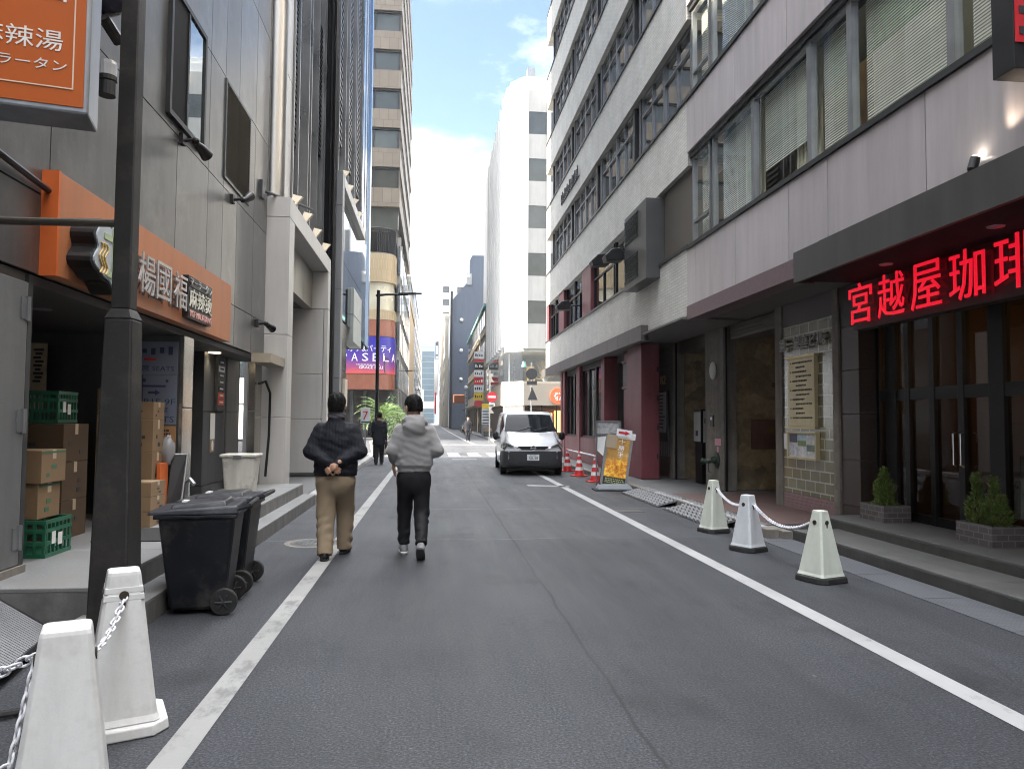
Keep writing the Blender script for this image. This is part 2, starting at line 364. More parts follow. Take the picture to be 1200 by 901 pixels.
for k in range(-4, 6):
    struct('crosswalk_stripe', MB().add([(x, y, .004) for x, y in ((.68 + .87 * k, 30.7), (1.16 + .87 * k, 30.7), (1.16 + .87 * k, 33.7), (.68 + .87 * k, 33.7))], [(0, 1, 2, 3)]), M['line2'])
struct('stop_line', MB().add([(x, y, .004) for x, y in ((.75, 28.3), (1.7, 28.3), (1.7, 28.55), (.75, 28.55))], [(0, 1, 2, 3)]), M['line2'])
struct('pavement_mark', MB().add([(x, y, .004) for x, y in ((2.2, 16.9), (3.1, 16.6), (3.15, 16.9), (2.2, 17.3))], [(0, 1, 2, 3)]), M['line'])
struct('crosswalk_line', MB().add([(x, y, .004) for x, y in ((-2, 45.2), (4, 45.2), (4, 45.7), (-2, 45.7))], [(0, 1, 2, 3)]), M['line2'])
m_ = thing('manhole_cover', 'round iron manhole cover beside the left white line', 'manhole cover', (-1.42, 9.25, 0))
mb = MB(); mb.lathe([(.02, .005), (.27, .006), (.275, .003)], 28); mb.build('cover', mat('iron', (.12, .12, .12), .5, .5, .3, 9), m_, world=False)
mb = MB()
for k in range(-4, 5):
    for j in range(-4, 5):
        if k * k + j * j < 18: mb.box(k * .052 - .015, k * .052 + .015, j * .052 - .015, j * .052 + .015, .006, .010)
o = mb.build('stud_pattern', M['alu'], m_, world=False)
mb = MB(); mb.lathe([(.28, .004), (.34, .005), (.345, .002)], 28); mb.build('collar', M['concrete'], m_, world=False)
tag(B(3.05, 3.5, 12.0, 12.35, .003, .007).build('drain_cover', mat('iron2', (.09, .085, .08), .6, .4, .4, 15)), 'small dark rectangular iron cover in the road near the tilted metal ramps', 'drain cover')

# right pavement, steps, drain strip
M['pink_pave'] = brick('pink_paving', (.125, .075, .066), (.11, .067, .06), (.08, .06, .055), 'z', .3, .3, .008, .7, .3, off=0)
M['rpave'] = mat('right_pavement', (.14, .14, .14), .75, 0, .25, 2, fine=.3, grime=(.12, .115, .11), gs=2)
struct('pavement_right', B(4.47, 9.5, 9.7, 31.5, -.2, .11), M['rpave'])
struct('pavement_tiles', B(4.62, 9, 9.72, 14.0, .11, .116), M['pink_pave'])
mb = MB()
y = 9.2
while y < 31.4:
    mb.box(4.30, 4.465, y, min(y + .6, 31.5) - .008, -.1, .125); y += .6
struct('kerb_right', mb, M['concrete'], bevel=.012)
struct('kerb_line', B(4.33, 4.41, 9.4, 14.2, .125, .130), M['line2'])
struct('pavement_far_right', B(4.2, 60, 50.5, 400, -.2, .12), M['rpave'])
struct('pavement_far_left', B(-60, -2.55, 55, 400, -.2, .12), M['rpave'])
struct('pavement_left', B(-9, -2.32, 13.62, 30.5, -.2, .10), M['rpave'])
mb = MB()
for i in range(28):
    y0 = 13.7 + i * .6; xo = -2.12 - .006 * i
    mb.box(xo - .17, xo, y0, y0 + .592, -.1, .115)
struct('kerb_left', mb, mat('pale_kerb', (.42, .41, .40), .6, 0, .15, 3, streak=.2, grime=(.2, .2, .19), gs=3), bevel=.02)
# textured drain strip along the steps
m, n, b = nt_new('drain_strip')
v = coords(n, None, (1, 1, 0)); vo = n.nodes.new('ShaderNodeTexVoronoi'); vo.inputs['Scale'].default_value = 26; vo.inputs['Randomness'].default_value = .15
n.links.new(v, vo.inputs[0])
f = ramp(n, noise(n, coords(n), 1.5, 6), [(.3, (.055, .058, .066)), (.7, (.085, .09, .10))])
n.links.new(mixc(n, ramp(n, vo.outputs['Distance'], [(.2, (1, 1, 1)), (.45, (.0,) * 3)]), f, (.115, .12, .13)), b.inputs['Base Color'])
b.inputs['Roughness'].default_value = .6; bump(n, b, vo.outputs['Distance'], -.6, .01)
mb = MB(); y = -4.
while y < 9.6:
    mb.box(4.17, 4.60, y, y + .99, .0, .006); y += 1.
struct('drain_strip', mb, m)
def steps(name, x0, x1, ya, yb, z0, z1, mt, ms, L=1.2, lip=.0):
    mb = MB(); y = ya
    while y < yb - .01:
        y2 = min(y + L, yb); mb.box(x0, x1, y, y2 - .004, z0, z1 - .03); y = y2
    struct(name + '_riser', mb, ms)
    mb = MB(); y = ya
    while y < yb - .01:
        y2 = min(y + L, yb); mb.box(x0 - lip, x1, y, y2 - .004, z1 - .03, z1); y = y2
    struct(name + '_tread', mb, mt, bevel=.006)
steps('lower_step', 4.62, 5.3, -6, 9.15, -.05, .13, M['stone'], M['stoneside'])
steps('upper_step', 5.23, 6.3, -6, 9.62, -.05, .25, M['stone'], M['stoneside'])
struct('step_end_block', B(4.5, 4.62, 9.15, 9.7, -.05, .10), M['concrete'])
# left steps
steps('lower_step', -2.32, -2.04, 5.0, 13.45, -.05, .18, M['lstone'], M['lriser'], 1.5)
steps('upper_step', -6.2, -2.26, 5.30, 13.45, -.05, .36, M['lstone'], M['lriser'], 1.5)
struct('apron', B(-6, -3.06, -6, 5.29, -.05, .30), M['concrete'])

sc.cycles.pixel_filter_type = 'BLACKMAN_HARRIS'; sc.cycles.filter_width = 1.05
# ================================================================== RIGHT: pink panel office building
M['pink'] = mat('pinkish_panel', (.47, .43, .44), .33, .15, .07, .9, streak=.17, isl=.10, coat=.12)
M['granite'] = mat('purple_granite', (.16, .105, .115), .45, 0, .35, 40, fine=.4)
M['browngranite'] = mat('brown_granite', (.062, .045, .038), .38, 0, .25, 30, fine=.3, isl=.2)
M['soffit'] = mat('soffit', (.13, .125, .115), .7, 0, .15, 2)
XF = 4.75
SILL = [4.77 + 2.84 * k for k in range(6)]
bd = thing('office_building', 'office building faced with pinkish metal panels over the coffee shop', 'building', (XF, 6, 0))
seams = [13.35, 12.9, 11.13, 9.37, 8.38, 6.59, 4.8, 3.0, 1.2, -.6, -2.4, -4.2, -6, -10, -14, -20]
def band(z0, z1, sh=0.):
    mb = MB()
    for a, b_ in zip(seams, seams[1:]):
        mb.box(XF - .03, XF + .25, b_ + .008 + sh, a - .008 + sh, z0, z1)
    return mb
for k in range(5):
    band(3.66 if k == 0 else SILL[k - 1] + 1.80, SILL[k] - .05).build('spandrel', M['pink'], bd, bevel=.004, seg=1)
mb = MB().box(XF + .26, XF + 1.2, -6, 13.34, 3.66, 4.7)
for k in range(1, 5): mb.box(XF + .26, XF + 1.2, -6, 13.34, SILL[k - 1] + 1.8, SILL[k] - .02)
mb.box(8.5, 14, -20, 13.34, 3.66, 19.4); mb.box(XF + .26, 8.6, -20, 13.34, 18.0, 19.4); mb.box(XF + .26, 8.5, -20, -6.01, .1, 18.0)
mb.build('core', mat('office_core', (.35, .34, .30), .9, 0, .2, .6), bd)
mb = MB()
for k in range(5):
    mb.box(XF - .06, XF + .3, -6, 13.35, SILL[k] - .048, SILL[k] + .02)
    if k: mb.box(XF + .02, XF + .3, -6, 13.35, SILL[k - 1] + 1.70, SILL[k - 1] + 1.795)
mb.build('sill', M['darkalu'], bd)
mull = [13.3, 12.42, 12.3, 10.66, 8.96, 8.02, 6.33, 4.6, 2.8, 1.0, -1.0, -3.0, -5.9, -10, -14, -20]
blind = mat('venetian_blind', (.88, .88, .84), .55, 0, .08, 1, isl=.12)
curtain = mat('cream_curtain', (.62, .58, .44), .8, 0, .1, 2)
for k in range(3):
    for i, (a, b_) in enumerate(zip(mull, mull[1:])):
        if a - b_ < .2: continue
        z0, z1 = SILL[k] + .022, SILL[k] + 1.695
        f = MB(); x = XF + .06
        f.box(x, x + .09, b_, b_ + .055, z0, z1); f.box(x, x + .09, a - .055, a, z0, z1)
        f.box(x + .01, x + .08, b_ + .056, a - .056, z0, z0 + .05); f.box(x + .01, x + .08, b_ + .056, a - .056, z1 - .05, z1)
        if i == 0: f.box(x + .005, x + .085, b_ + .057, a - .057, z0 + .42, z0 + .47)
        wn = f.build('window', M['alu'], bd)
        B(x + .04, x + .05, b_ + .05, a - .05, z0 + .045, z1 - .045).build('pane', M['glassc'], wn)
        if k < 2 and b_ > -2:
            s_ = MB(); zz_ = z0 + (.08 if i != 3 else .5)
            while zz_ < z1 - .05:
                s_.hexa([(x + .16, b_ + .09, zz_), (x + .172, b_ + .09, zz_ + .027), (x + .172, a - .09, zz_ + .027), (x + .16, a - .09, zz_)],
                        [(x + .162, b_ + .09, zz_), (x + .174, b_ + .09, zz_ + .027), (x + .174, a - .09, zz_ + .027), (x + .162, a - .09, zz_)]); zz_ += .033
            s_.build('blind', blind, wn)
            if i in (2, 3):
                q = MB(); yy = b_ + .12
                while yy < b_ + .75:
                    q.box(x + .23, x + .26, yy, yy + .05, z0, z1); q.box(x + .26, x + .28, yy + .05, yy + .10, z0, z1); yy += .10
                q.build('curtain', curtain, wn)
# granite beam, soffit, canopy
B(XF - .04, XF + .3, -6, 13.36, 3.40, 3.655).build('beam', M['granite'], bd)
mb = MB(); y = -6
while y < 17.2:
    mb.box(XF + .32, 9, y, y + .195, 3.46, 3.5); y += .2
mb.build('soffit', M['soffit'], bd)
cn = thing('canopy', 'dark grey flat canopy over the coffee shop front', 'canopy', (4.45, 2, 3.4))
mb = MB()
mb.box(4.45, 4.49, 8.10, 8.72, 3.23, 3.61); mb.box(4.44, 4.49, -6, 8.095, 3.23, 3.61)
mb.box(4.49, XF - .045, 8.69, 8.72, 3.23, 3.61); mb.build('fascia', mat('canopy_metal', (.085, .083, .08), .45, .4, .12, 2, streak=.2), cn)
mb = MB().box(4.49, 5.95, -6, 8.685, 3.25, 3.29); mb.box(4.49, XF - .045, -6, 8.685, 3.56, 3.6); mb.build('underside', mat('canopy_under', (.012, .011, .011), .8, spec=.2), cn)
mb = MB()
for yy in (7.6, 6.0, 4.4):
    mb.at((4.95, yy, 3.243)); mb.lathe([(.045, 0), (.07, 0), (.075, .008)], 18)
build_each(mb, 'downlight_ring', M['alu'], cn)
# ---- ground floor of the pink building
XW = 5.85
wl = thing('entrance_wall', 'glass block wall with building name beside the stone entrance', 'wall', (XW, 11, .1))
M['gblock'] = brick('glass_block', (.17, .155, .085), (.24, .22, .13), (.55, .53, .45), 'x', .29, .165, .012, .18, .6, .35, spec=.8)
B(XW, XW + .12, 10.28, 11.85, .36, 3.08).build('glass_block_panel', M['gblock'], wl)
mb = MB()
for k in range(5): mb.box(XW - .01 - .0 * k, XW + .12, 10.28, 11.85, .11 + k * .05, .11 + k * .05 + .044)
mb.build('siding', mat('pink_siding', (.30, .19, .20), .55, 0, .1, 3, streak=.2), wl)
B(XW + .005, XW + .12, 10.28, 11.85, 3.085, 3.46).build('header', mat('grey_header', (.13, .115, .12), .6), wl)
for a, b_ in ((10.11, 10.27), (11.86, 12.1)): B(XW - .03, XW + .25, a, b_, .11, 3.46).build('pillar', M['concrete'], wl, bevel=.006)
t = text('building_name', '第一銀座ビル', mat('bronze_letter', (.40, .39, .35), .4, .2), wl, (XW - .055, 11.83, 2.67), UYm, UZ, 1.42, .21, .03)
mb = MB().box(XW - .025, XW - .005, 10.4, 11.8, 2.74, 2.76).box(XW - .025, XW - .005, 10.4, 11.8, 2.83, 2.85); build_each(mb, 'letter_rail', M['black'], wl)
dp = thing('directory_plate', 'large brass directory plate on the glass block wall', 'sign', (XW, 11.1, 1.98))
M['brass'] = mat('brass_plate', (.60, .52, .32), .42, .35, .14, 5, streak=.12)
B(XW - .07, XW - .005, 10.72, 11.55, 1.44, 2.52).build('plate', M['brass'], dp, bevel=.005)
mb = MB().box(XW - .09, XW - .005, 10.68, 11.59, 2.521, 2.56).box(XW - .09, XW - .005, 10.68, 11.59, 1.40, 1.439); mb.build('edge_rail', mat('brass_edge', (.42, .34, .18), .35, .8), dp)
mb = MB(); r2 = random.Random(3)
for k in range(13):
    zc = 2.45 - k * .073; y = 11.47 if k % 2 == 0 else 11.36
    if k % 2 == 0: mb.box(XW - .074, XW - .0705, y - .025, y, zc - .011, zc + .011)
    y -= .07; e = 10.80 + r2.uniform(0, .28) * (k % 3 > 0)
    while y > e:
        l_ = r2.uniform(.02, .05); mb.box(XW - .074, XW - .0705, y - l_, y, zc - .013 * r2.uniform(.6, 1.2), zc + .013); y -= l_ + .012
mb.build('engraved_line', M['ink'], dp)
nb = thing('notice_board', 'small brass framed notice board below the brass plate', 'notice board', (XW, 11.1, 1.1))
mb = MB(); x0 = XW - .08
mb.box(x0, XW - .005, 10.68, 10.71, .92, 1.36).box(x0, XW - .005, 11.57, 11.60, .92, 1.36).box(x0, XW - .005, 10.71, 11.57, 1.33, 1.36).box(x0, XW - .005, 10.71, 11.57, .92, .95)
mb.build('frame', M['brass'], nb); B(x0 + .03, XW - .005, 10.712, 11.568, .952, 1.328).build('backing', M['paper'], nb)
cols = [(.02, .025, .06), (.33, .45, .5), (.55, .56, .55), (.5, .5, .55), (.5, .52, .5), (.12, .18, .14), (.16, .22, .08), (.6, .6, .62)]
pm = [mat('poster_%d' % i, c, .4, 0, .5, 14) for i, c in enumerate(cols)]
for i, (ya, yb, za, zb, q) in enumerate(((11.55, 11.3, 1.18, 1.32, 0), (11.55, 11.3, .97, 1.17, 3), (11.28, 11.02, 1.22, 1.32, 1), (11.28, 11.02, 1.13, 1.215, 6), (11.28, 11.02, .97, 1.12, 7), (11.0, 10.74, 1.16, 1.32, 2), (11.0, 10.74, 1.05, 1.155, 5), (11.0, 10.74, .97, 1.045, 7))):
    B(x0 + .024, x0 + .029, yb, ya, za, zb).build('poster', pm[q], nb)
tag(B(XW - .02, XW - .004, 11.66, 11.82, 1.06, 1.32).build('paper_notice', M['paper']), 'white paper notice left of the brass framed notice board', 'notice')
# granite column left of the shop front
cl_ = MB()
for k in range(6):
    cl_.box(5.85, 6.6, 9.64, 10.10, [.12, .34, .98, 1.62, 2.24, 2.86][k] + .004, [.34, .98, 1.62, 2.24, 2.86, 3.45][k])
tag(cl_.build('stone_column', M['browngranite'], bevel=.004), 'brown granite clad column between the glass block wall and the coffee shop doors', 'column')
# coffee shop front
sh = thing('glass_storefront', 'black framed glass shop front of the coffee shop with warm lit interior', 'shop front', (6.1, 6, .25))
mb = MB(); XG = 6.1
ys = [9.62, 9.32, 8.98, 8.5, 8.0, 7.45, 6.9, 6.4, 5.9, 5.35, 4.8, 4.0, 3.0, 2.0, 1.0, 0, -1.5, -3, -5]
wdth = [.10, .22, .09, .09, .10, .22, .09, .09, .09, .2, .1, .1, .1, .1, .1, .1, .1, .1, .1]
for y, q in zip(ys, wdth): mb.box(XG, XG + .1, y - q / 2, y + q / 2, .25, 3.26)
build_each(mb, 'frame', M['black'], sh, bevel=.004)
mb = MB()
for (a, q1), (b_, q2) in zip(zip(ys, wdth), list(zip(ys, wdth))[1:]):
    for z0, z1 in ((.252, .36), (1.80, 1.95), (3.1, 3.255)): mb.box(XG + .01, XG + .09, b_ + q2 / 2 + .001, a - q1 / 2 - .001, z0, z1)
build_each(mb, 'transom', M['black'], sh)
for (a, q1), (b_, q2) in zip(zip(ys, wdth), list(zip(ys, wdth))[1:]):
    if b_ < 2: continue
    B(XG + .045, XG + .055, b_ + q2 / 2, a - q1 / 2, .36, 3.1).build('pane', M['glassk'], sh)
mb = MB()
for y in (8.06, 7.94): mb.tube([(XG - .02, y, 1.0), (XG - .06, y, 1.02), (XG - .06, y, 1.38), (XG - .02, y, 1.4)], .011)
build_each(mb, 'door_handle', M['steel'], sh)
inn = mat('cafe_wall', (.05, .026, .012), .7, 0, .3, 1.5)
mb = MB().box(9.5, 9.6, -6, 10.1, .2, 3.25).box(6.3, 9.5, 10.0, 10.1, .2, 3.25).box(6.2, 9.5, -6, 10.1, .1, .2).box(6.2, 9.5, -6, 10.1, 3.26, 3.4)
mb.build('interior', inn, sh)
warm = mat('warm_lamp', (1, .6, .25), .5, emit=(1, .50, .17), es=5.)
lampm = mat('warm_shelf_light', (1, .6, .25), .5, emit=(1, .46, .14), es=.7)
mb = MB()
for (x, y, z) in ((8.7, 8.6, 2.25), (8.3, 7.5, 2.3), (8.8, 6.6, 2.2), (8.9, 5.9, 2.28), (7.6, 6.9, 2.65), (7.4, 5.6, 2.75)): mb.ball((x, y, z), .05, n=10)
build_each(mb, 'lamp_bulb', warm, sh)
mb = MB()
for (y0, y1, z) in ((9.7, 8.4, 2.42), (8.2, 6.2, 2.42)): mb.box(9.40, 9.46, y0, y1, z, z + .05)
mb.box(9.42, 9.46, 7.65, 7.72, 1.95, 2.9)
for y in (9.2, 8.7, 7.9, 7.3, 6.7, 6.3): mb.box(9.30, 9.4, y - .12, y + .12, 1.98, 2.04)
mb.build('shelf_light', lampm, sh)
mb = MB().box(9.1, 9.5, 5, 9.8, 1.6, 1.66).box(9.1, 9.5, 5, 9.8, 2.2, 2.25).box(8.2, 8.8, 5.5, 9.6, .2, 1.05)
for k in range(16): mb.at((9.25, 5.3 + k * .28, 1.66)); mb.lathe([(.05, 0), (.06, .1), (.03, .2), (.02, .28)], 8)
mb.at(); mb.build('shelf', mat('dark_wood', (.09, .045, .02), .5, 0, .3, 8), sh)
mb = MB().box(9.42, 9.48, 8.0, 8.05, 1.2, 2.0).box(9.42, 9.48, 7.4, 7.45, 1.2, 2.0).box(9.42, 9.48, 8.05, 7.45, 1.95, 2.0)
mb.build('picture_frame', mat('gold_frame', (.4, .28, .1), .4, .6), sh)
ld = bpy.data.lights.new('cafe_lamp', 'POINT'); ld.energy = 1.6; ld.color = (1, .55, .22); ld.shadow_soft_size = .15
for p in ((8.6, 8.4, 2.6), (8.6, 6.2, 2.6)):
    lo = bpy.data.objects.new('cafe_lamp', ld); lo.location = p; col.objects.link(lo)
# red neon sign
ns = thing('neon_sign', 'black fascia sign with glowing red channel letters over the glass doors', 'sign', (5.3, 6, 3))
B(5.30, 5.46, 3.0, 8.83, 2.67, 3.245).build('board', mat('sign_board', (.02, .017, .017), .5, 0, .2, 4), ns)
neon = mat('red_neon', (.8, .01, .03), .4, 0, .02, emit=(1, .010, .035), es=.115)
neond = mat('red_neon_side', (.12, .004, .008), .5)
for i, ch in enumerate('宮越屋珈琲'):
    y = 8.76 - i * .607
    c_ = text('letter', ch, neon, ns, (5.205, y, 2.72), UYm, UZ, .49, .50, .012)
    text('letter_return', ch, neond, c_, (5.222, y, 2.72), UYm, UZ, .49, .50, -.07)
ps = thing('projecting_sign', 'red and black projecting sign box at the upper right above the canopy', 'sign', (4.5, 5.2, 4.4))
B(4.36, 4.70, 5.06, 5.28, 4.20, 5.9).build('case', M['black'], ps, bevel=.006)
B(4.37, 4.70, 5.05, 5.057, 4.40, 5.88).build('face', M['redsign'], ps)
mb = MB()
for k in range(3): mb.box(4.40, 4.66, 5.043, 5.049, 4.46 + k * .16, 4.52 + k * .16)
mb.build('stripe', M['ink'], ps)
# lit spotlight on the canopy
sl = thing('spotlight', 'lit small spotlight standing on the dark canopy, washing the pink panels', 'spotlight', (4.62, 5.86, 3.61))
mb = MB().at((4.62, 5.86, 3.68), rz=0, rx=0, ry=R(18)); mb.lathe([(.03, 0), (.042, .02), (.042, .13), (.036, .13)], 16); mb.at(); mb.tube([(4.62, 5.86, 3.6), (4.62, 5.86, 3.69)], .016)
mb.build('housing', M['black'], sl)
mb = MB().at((4.62 + .041, 5.86, 3.68 + .126), ry=R(18)); mb.lathe([(.02, 0), (.034, .002), (.034, .004)], 16); mb.build('lens', mat('lit_lens', (1, .95, .8), .4, emit=(1, .9, .7), es=7), sl)
ld = bpy.data.lights.new('canopy_spot', 'SPOT'); ld.energy = 2.2; ld.spot_size = R(70); ld.spot_blend = .7; ld.color = (1, .8, .6); ld.shadow_soft_size = .03
lo = bpy.data.objects.new('canopy_spot', ld); lo.location = (4.60, 5.6, 3.86); lo.rotation_euler = (Vector((-.25, .55, -.9))).to_track_quat('Z', 'Y').to_euler(); col.objects.link(lo)
# planters with conifers
M['pbrick'] = brick('planter_brick', (.10, .085, .085), (.14, .12, .12), (.20, .19, .19), 'y', .14, .065, .006, .7, .6)
M['pbrick2'] = brick('planter_brick_side', (.10, .085, .085), (.14, .12, .12), (.20, .19, .19), 'x', .14, .065, .006, .7, .6)
def planter(x, y, L, Wd, label, plant_label, shapes, seed):
    r = random.Random(seed)
    p = thing('planter', label, 'planter', (x, y, .252), 0, 'brick planters at the shop door')
    a, b_ = Wd / 2, L / 2
    mb = MB(); mb.box(-a, -a + .04, -b_, b_, 0, .21); mb.box(a - .04, a, -b_, b_, 0, .21); build_each(mb, 'side_wall', M['pbrick2'], p, world=False)
    mb = MB(); mb.box(-a + .041, a - .041, -b_ + .002, -b_ + .04, 0, .21); mb.box(-a + .041, a - .041, b_ - .04, b_ - .002, 0, .21); build_each(mb, 'end_wall', M['pbrick'], p, world=False)
    B(-a + .041, a - .041, -b_ + .041, b_ - .041, .02, .18).build('soil', M['soil'], p, world=False)
    c = thing('conifer', plant_label, 'shrub', (x, y, .43), 0, 'small conifers in the planters')
    mb = MB()
    for dx, dy, h, rr in shapes: mb.tube([(dx, dy, 0), (dx, dy, h * .8)], [.016, .006], 6)
    mb.build('stem', M['bark'], c, world=False)
    mb = MB()
    for dx, dy, h, rr in shapes:
        for k in range(int(1500 * h * rr / .12)):
            t = r.random() ** 1.25; zz_ = h * t * .98 + .01
            rad = rr * (1 - t) ** .75 * (.75 + .25 * math.sin(9 * t + seed)) * r.uniform(.35, 1.05) ** .5
            an = r.uniform(0, 2 * PI); px, py = dx + rad * math.cos(an), dy + rad * math.sin(an)
            l_ = r.uniform(.035, .075); up = r.uniform(.5, 1.3); ww = r.uniform(.006, .012)
            ox, oy = math.cos(an + r.uniform(-.6, .6)), math.sin(an + r.uniform(-.6, .6)); nn = Vector((ox, oy, up)).normalized() * l_
            sd_ = Vector((-oy, ox, r.uniform(-.4, .4))).normalized() * ww; P = Vector((px, py, zz_)); q = P + nn * .55
            mb.add([tuple(P), tuple(q + sd_), tuple(P + nn), tuple(q - sd_ + Vector((0, 0, .004)))], [(0, 1, 2, 3)])
    mb.build('foliage', M['conifer'], c, world=False)
planter(5.80, 9.02, .52, .36, 'dark brick planter box holding the single rounded conifer', 'single rounded yellow green conifer in the planter nearer the column', [(0, .0, .47, .20), (.02, .08, .30, .16), (-.03, -.08, .27, .15)], 3)
planter(5.80, 7.22, .52, .36, 'dark brick planter box holding the twin peaked conifer', 'twin peaked green conifer in the planter at the right edge', [(-.04, .12, .53, .13), (.02, -.06, .50, .14), (.0, -.17, .32, .14)], 5)
# stone entrance openings
M['crazy'] = None
m, n, b = nt_new('crazy_stone'); v = coords(n)
vo = n.nodes.new('ShaderNodeTexVoronoi'); vo.inputs['Scale'].default_value = 2.1
wv = n.nodes.new('ShaderNodeVectorMath'); wv.operation = 'ADD'; n.links.new(v, wv.inputs[0])
nz = n.nodes.new('ShaderNodeTexNoise'); nz.inputs['Scale'].default_value = 2.; n.links.new(v, nz.inputs[0]); n.links.new(nz.outputs['Color'], wv.inputs[1]); n.links.new(wv.outputs[0], vo.inputs[0])
c0 = ramp(n, noise(n, v, 4.5, 7, .7), [(.3, (.27, .205, .125)), (.7, (.54, .44, .28))])
k = n.nodes.new('ShaderNodeSeparateColor'); n.links.new(vo.outputs['Color'], k.inputs[0])
c0 = mixc(n, 1., c0, ramp(n, k.outputs[0], [(0, (.62, .62, .62)), (1, (1.15, 1.12, 1.05))]), 'MULTIPLY')
n.links.new(c0, b.inputs['Base Color']); b.inputs['Roughness'].default_value = .55
bump(n, b, k.outputs[1], .35, .03); M['crazy'] = m
en = thing('stone_entrance', 'two recessed entrances lined with brown stone and divided by a concrete pillar', 'entrance', (6, 14.5, .11))
B(5.90, 9, 14.62, 14.8, .117, 3.455).build('stone_wall', M['crazy'], en)
B(5.90, 9, 17.62, 17.8, .117, 3.455).build('stone_wall', M['crazy'], en)
B(9, 9.2, 12.1, 17.8, .117, 3.455).build('back_wall', M['crazy'], en)
B(6.2, 9, 12.11, 12.25, .117, 3.455).build('stone_wall', M['crazy'], en)
B(5.82, 6.1, 14.37, 15.35, .117, 3.455).build('pillar', M['concrete'], en, bevel=.01)
B(5.82, 6.1, 17.45, 17.72, .117, 3.455).build('jamb', M['concrete'], en, bevel=.01)
mb = MB().box(5.84, 5.88, 14.31, 14.365, .117, 3.4).box(5.84, 5.88, 15.36, 15.41, .117, 3.4).box(5.84, 5.88, 17.39, 17.445, .117, 3.4); build_each(mb, 'shutter_rail', M['black'], en)
mb = MB()
for a, b_ in ((12.3, 14.3), (15.45, 17.35)):
    mb = MB(); mb.box(5.95, 6.35, a, b_, 3.15, 3.44)
    for k in range(4): mb.box(5.93, 5.949, a, b_, 3.16 + k * .065, 3.16 + k * .065 + .05)
    mb.build('shutter_box', mat('shutter_brown', (.10, .085, .07), .5, .3, .2, 5), en)
B(6.5, 7.35, 14.585, 14.615, .95, 1.55).build('hatch', mat('pink_hatch', (.22, .12, .10), .5, .1, .15, 3, streak=.2), en, bevel=.01)
B(6.86, 6.98, 14.575, 14.584, 1.28, 1.42).build('hatch_latch', mat('rust_latch', (.25, .17, .06), .5, .6), en)
B(6.95, 7.5, 14.58, 14.615, 2.22, 2.32).build('wall_plate', mat('wall_plate', (.17, .13, .08), .5), en)
# things on the pillar
wlmp = thing('wall_lamp', 'oval white wall lamp high on the concrete pillar', 'wall lamp', (5.82, 14.8, 2.5))
mb = MB().box(5.79, 5.817, 14.72, 14.88, 2.44, 2.68); mb.build('base', M['alu'], wlmp)
mb = MB().ball((5.775, 14.8, 2.56), .07, .10, .19, 16); mb.build('shade', M['white'], wlmp, smooth=True)
ic = thing('intercom', 'grey intercom panel on the concrete pillar above the pink stickers', 'intercom', (5.82, 14.95, 1.5))
B(5.785, 5.817, 14.86, 15.02, 1.40, 1.64).build('case', M['darkalu'], ic, bevel=.006); B(5.78, 5.784, 14.90, 14.98, 1.54, 1.60).build('screen', M['signw'], ic)
pk = mat('pink_paper', (.62, .30, .36), .6)
tag(B(5.811, 5.817, 14.50, 14.82, 1.02, 1.16).build('sticker', pk), 'pink sticker on the concrete pillar above the pipe inlet', 'sticker')
tag(B(5.811, 5.817, 14.62, 14.70, .88, .99).build('sticker', pk), 'tiny pink sticker below the larger pink one', 'sticker')
hy = thing('hose_inlet', 'green fire hose inlet with a nozzle on the concrete pillar', 'hydrant', (5.82, 14.72, .68))
gm = mat('verdigris', (.06, .085, .065), .5, .5, .3, 9)
mb = MB().at((5.815, 14.72, .72), ry=R(-90)); mb.lathe([(.16, 0), (.17, .015), (.15, .03), (.07, .04), (.06, .12)], 20); mb.build('flange', gm, hy)
mb = MB().tube([(5.70, 14.72, .72), (5.64, 14.74, .70), (5.58, 14.80, .69)], [.06, .055, .05], 14); mb.tube([(5.58, 14.80, .69), (5.55, 14.84, .69)], [.065, .065], 14); mb.build('nozzle', gm, hy)
mb = MB().tube([(5.64, 14.74, .66), (5.65, 14.75, .5), (5.7, 14.73, .45)], .008); mb.build('cap_chain', gm, hy)
pkm = thing('ticket_machine', 'grey and black parking machine inside the left stone entrance', 'parking machine', (6.05, 16.2, .12))
B(5.98, 6.35, 16.0, 16.42, .12, 1.02).build('pedestal', M['black'], pkm); B(5.95, 6.35, 15.98, 16.44, 1.021, 1.78).build('case', M['black'], pkm, bevel=.008)
B(6.0, 6.31, 15.968, 15.979, 1.04, 1.74).build('face', mat('grey_face', (.45, .46, .46), .4), pkm); B(6.08, 6.2, 15.96, 15.967, 1.16, 1.28).build('slot', M['ink'], pkm)
text('number', '81', M['ink'], pkm, (6.02, 15.967, 1.46), UX, UZ, .13, .12, .002)
B(5.945, 5.949, 16.0, 16.42, 1.06, 1.72).build('side_face', mat('grey_face2', (.42, .43, .43), .4), pkm)
B(5.942, 5.9445, 16.15, 16.3, 1.18, 1.3).build('side_slot', M['ink'], pkm)
tag(MB().tube([(6.45, 17.6, .2), (6.4, 17.5, .5), (6.3, 17.2, .22), (6.2, 17.0, .14), (6.5, 16.6, .14)], .015).build('hose', M['rubber']), 'dark hose lying on the floor beside the parking machine', 'hose')
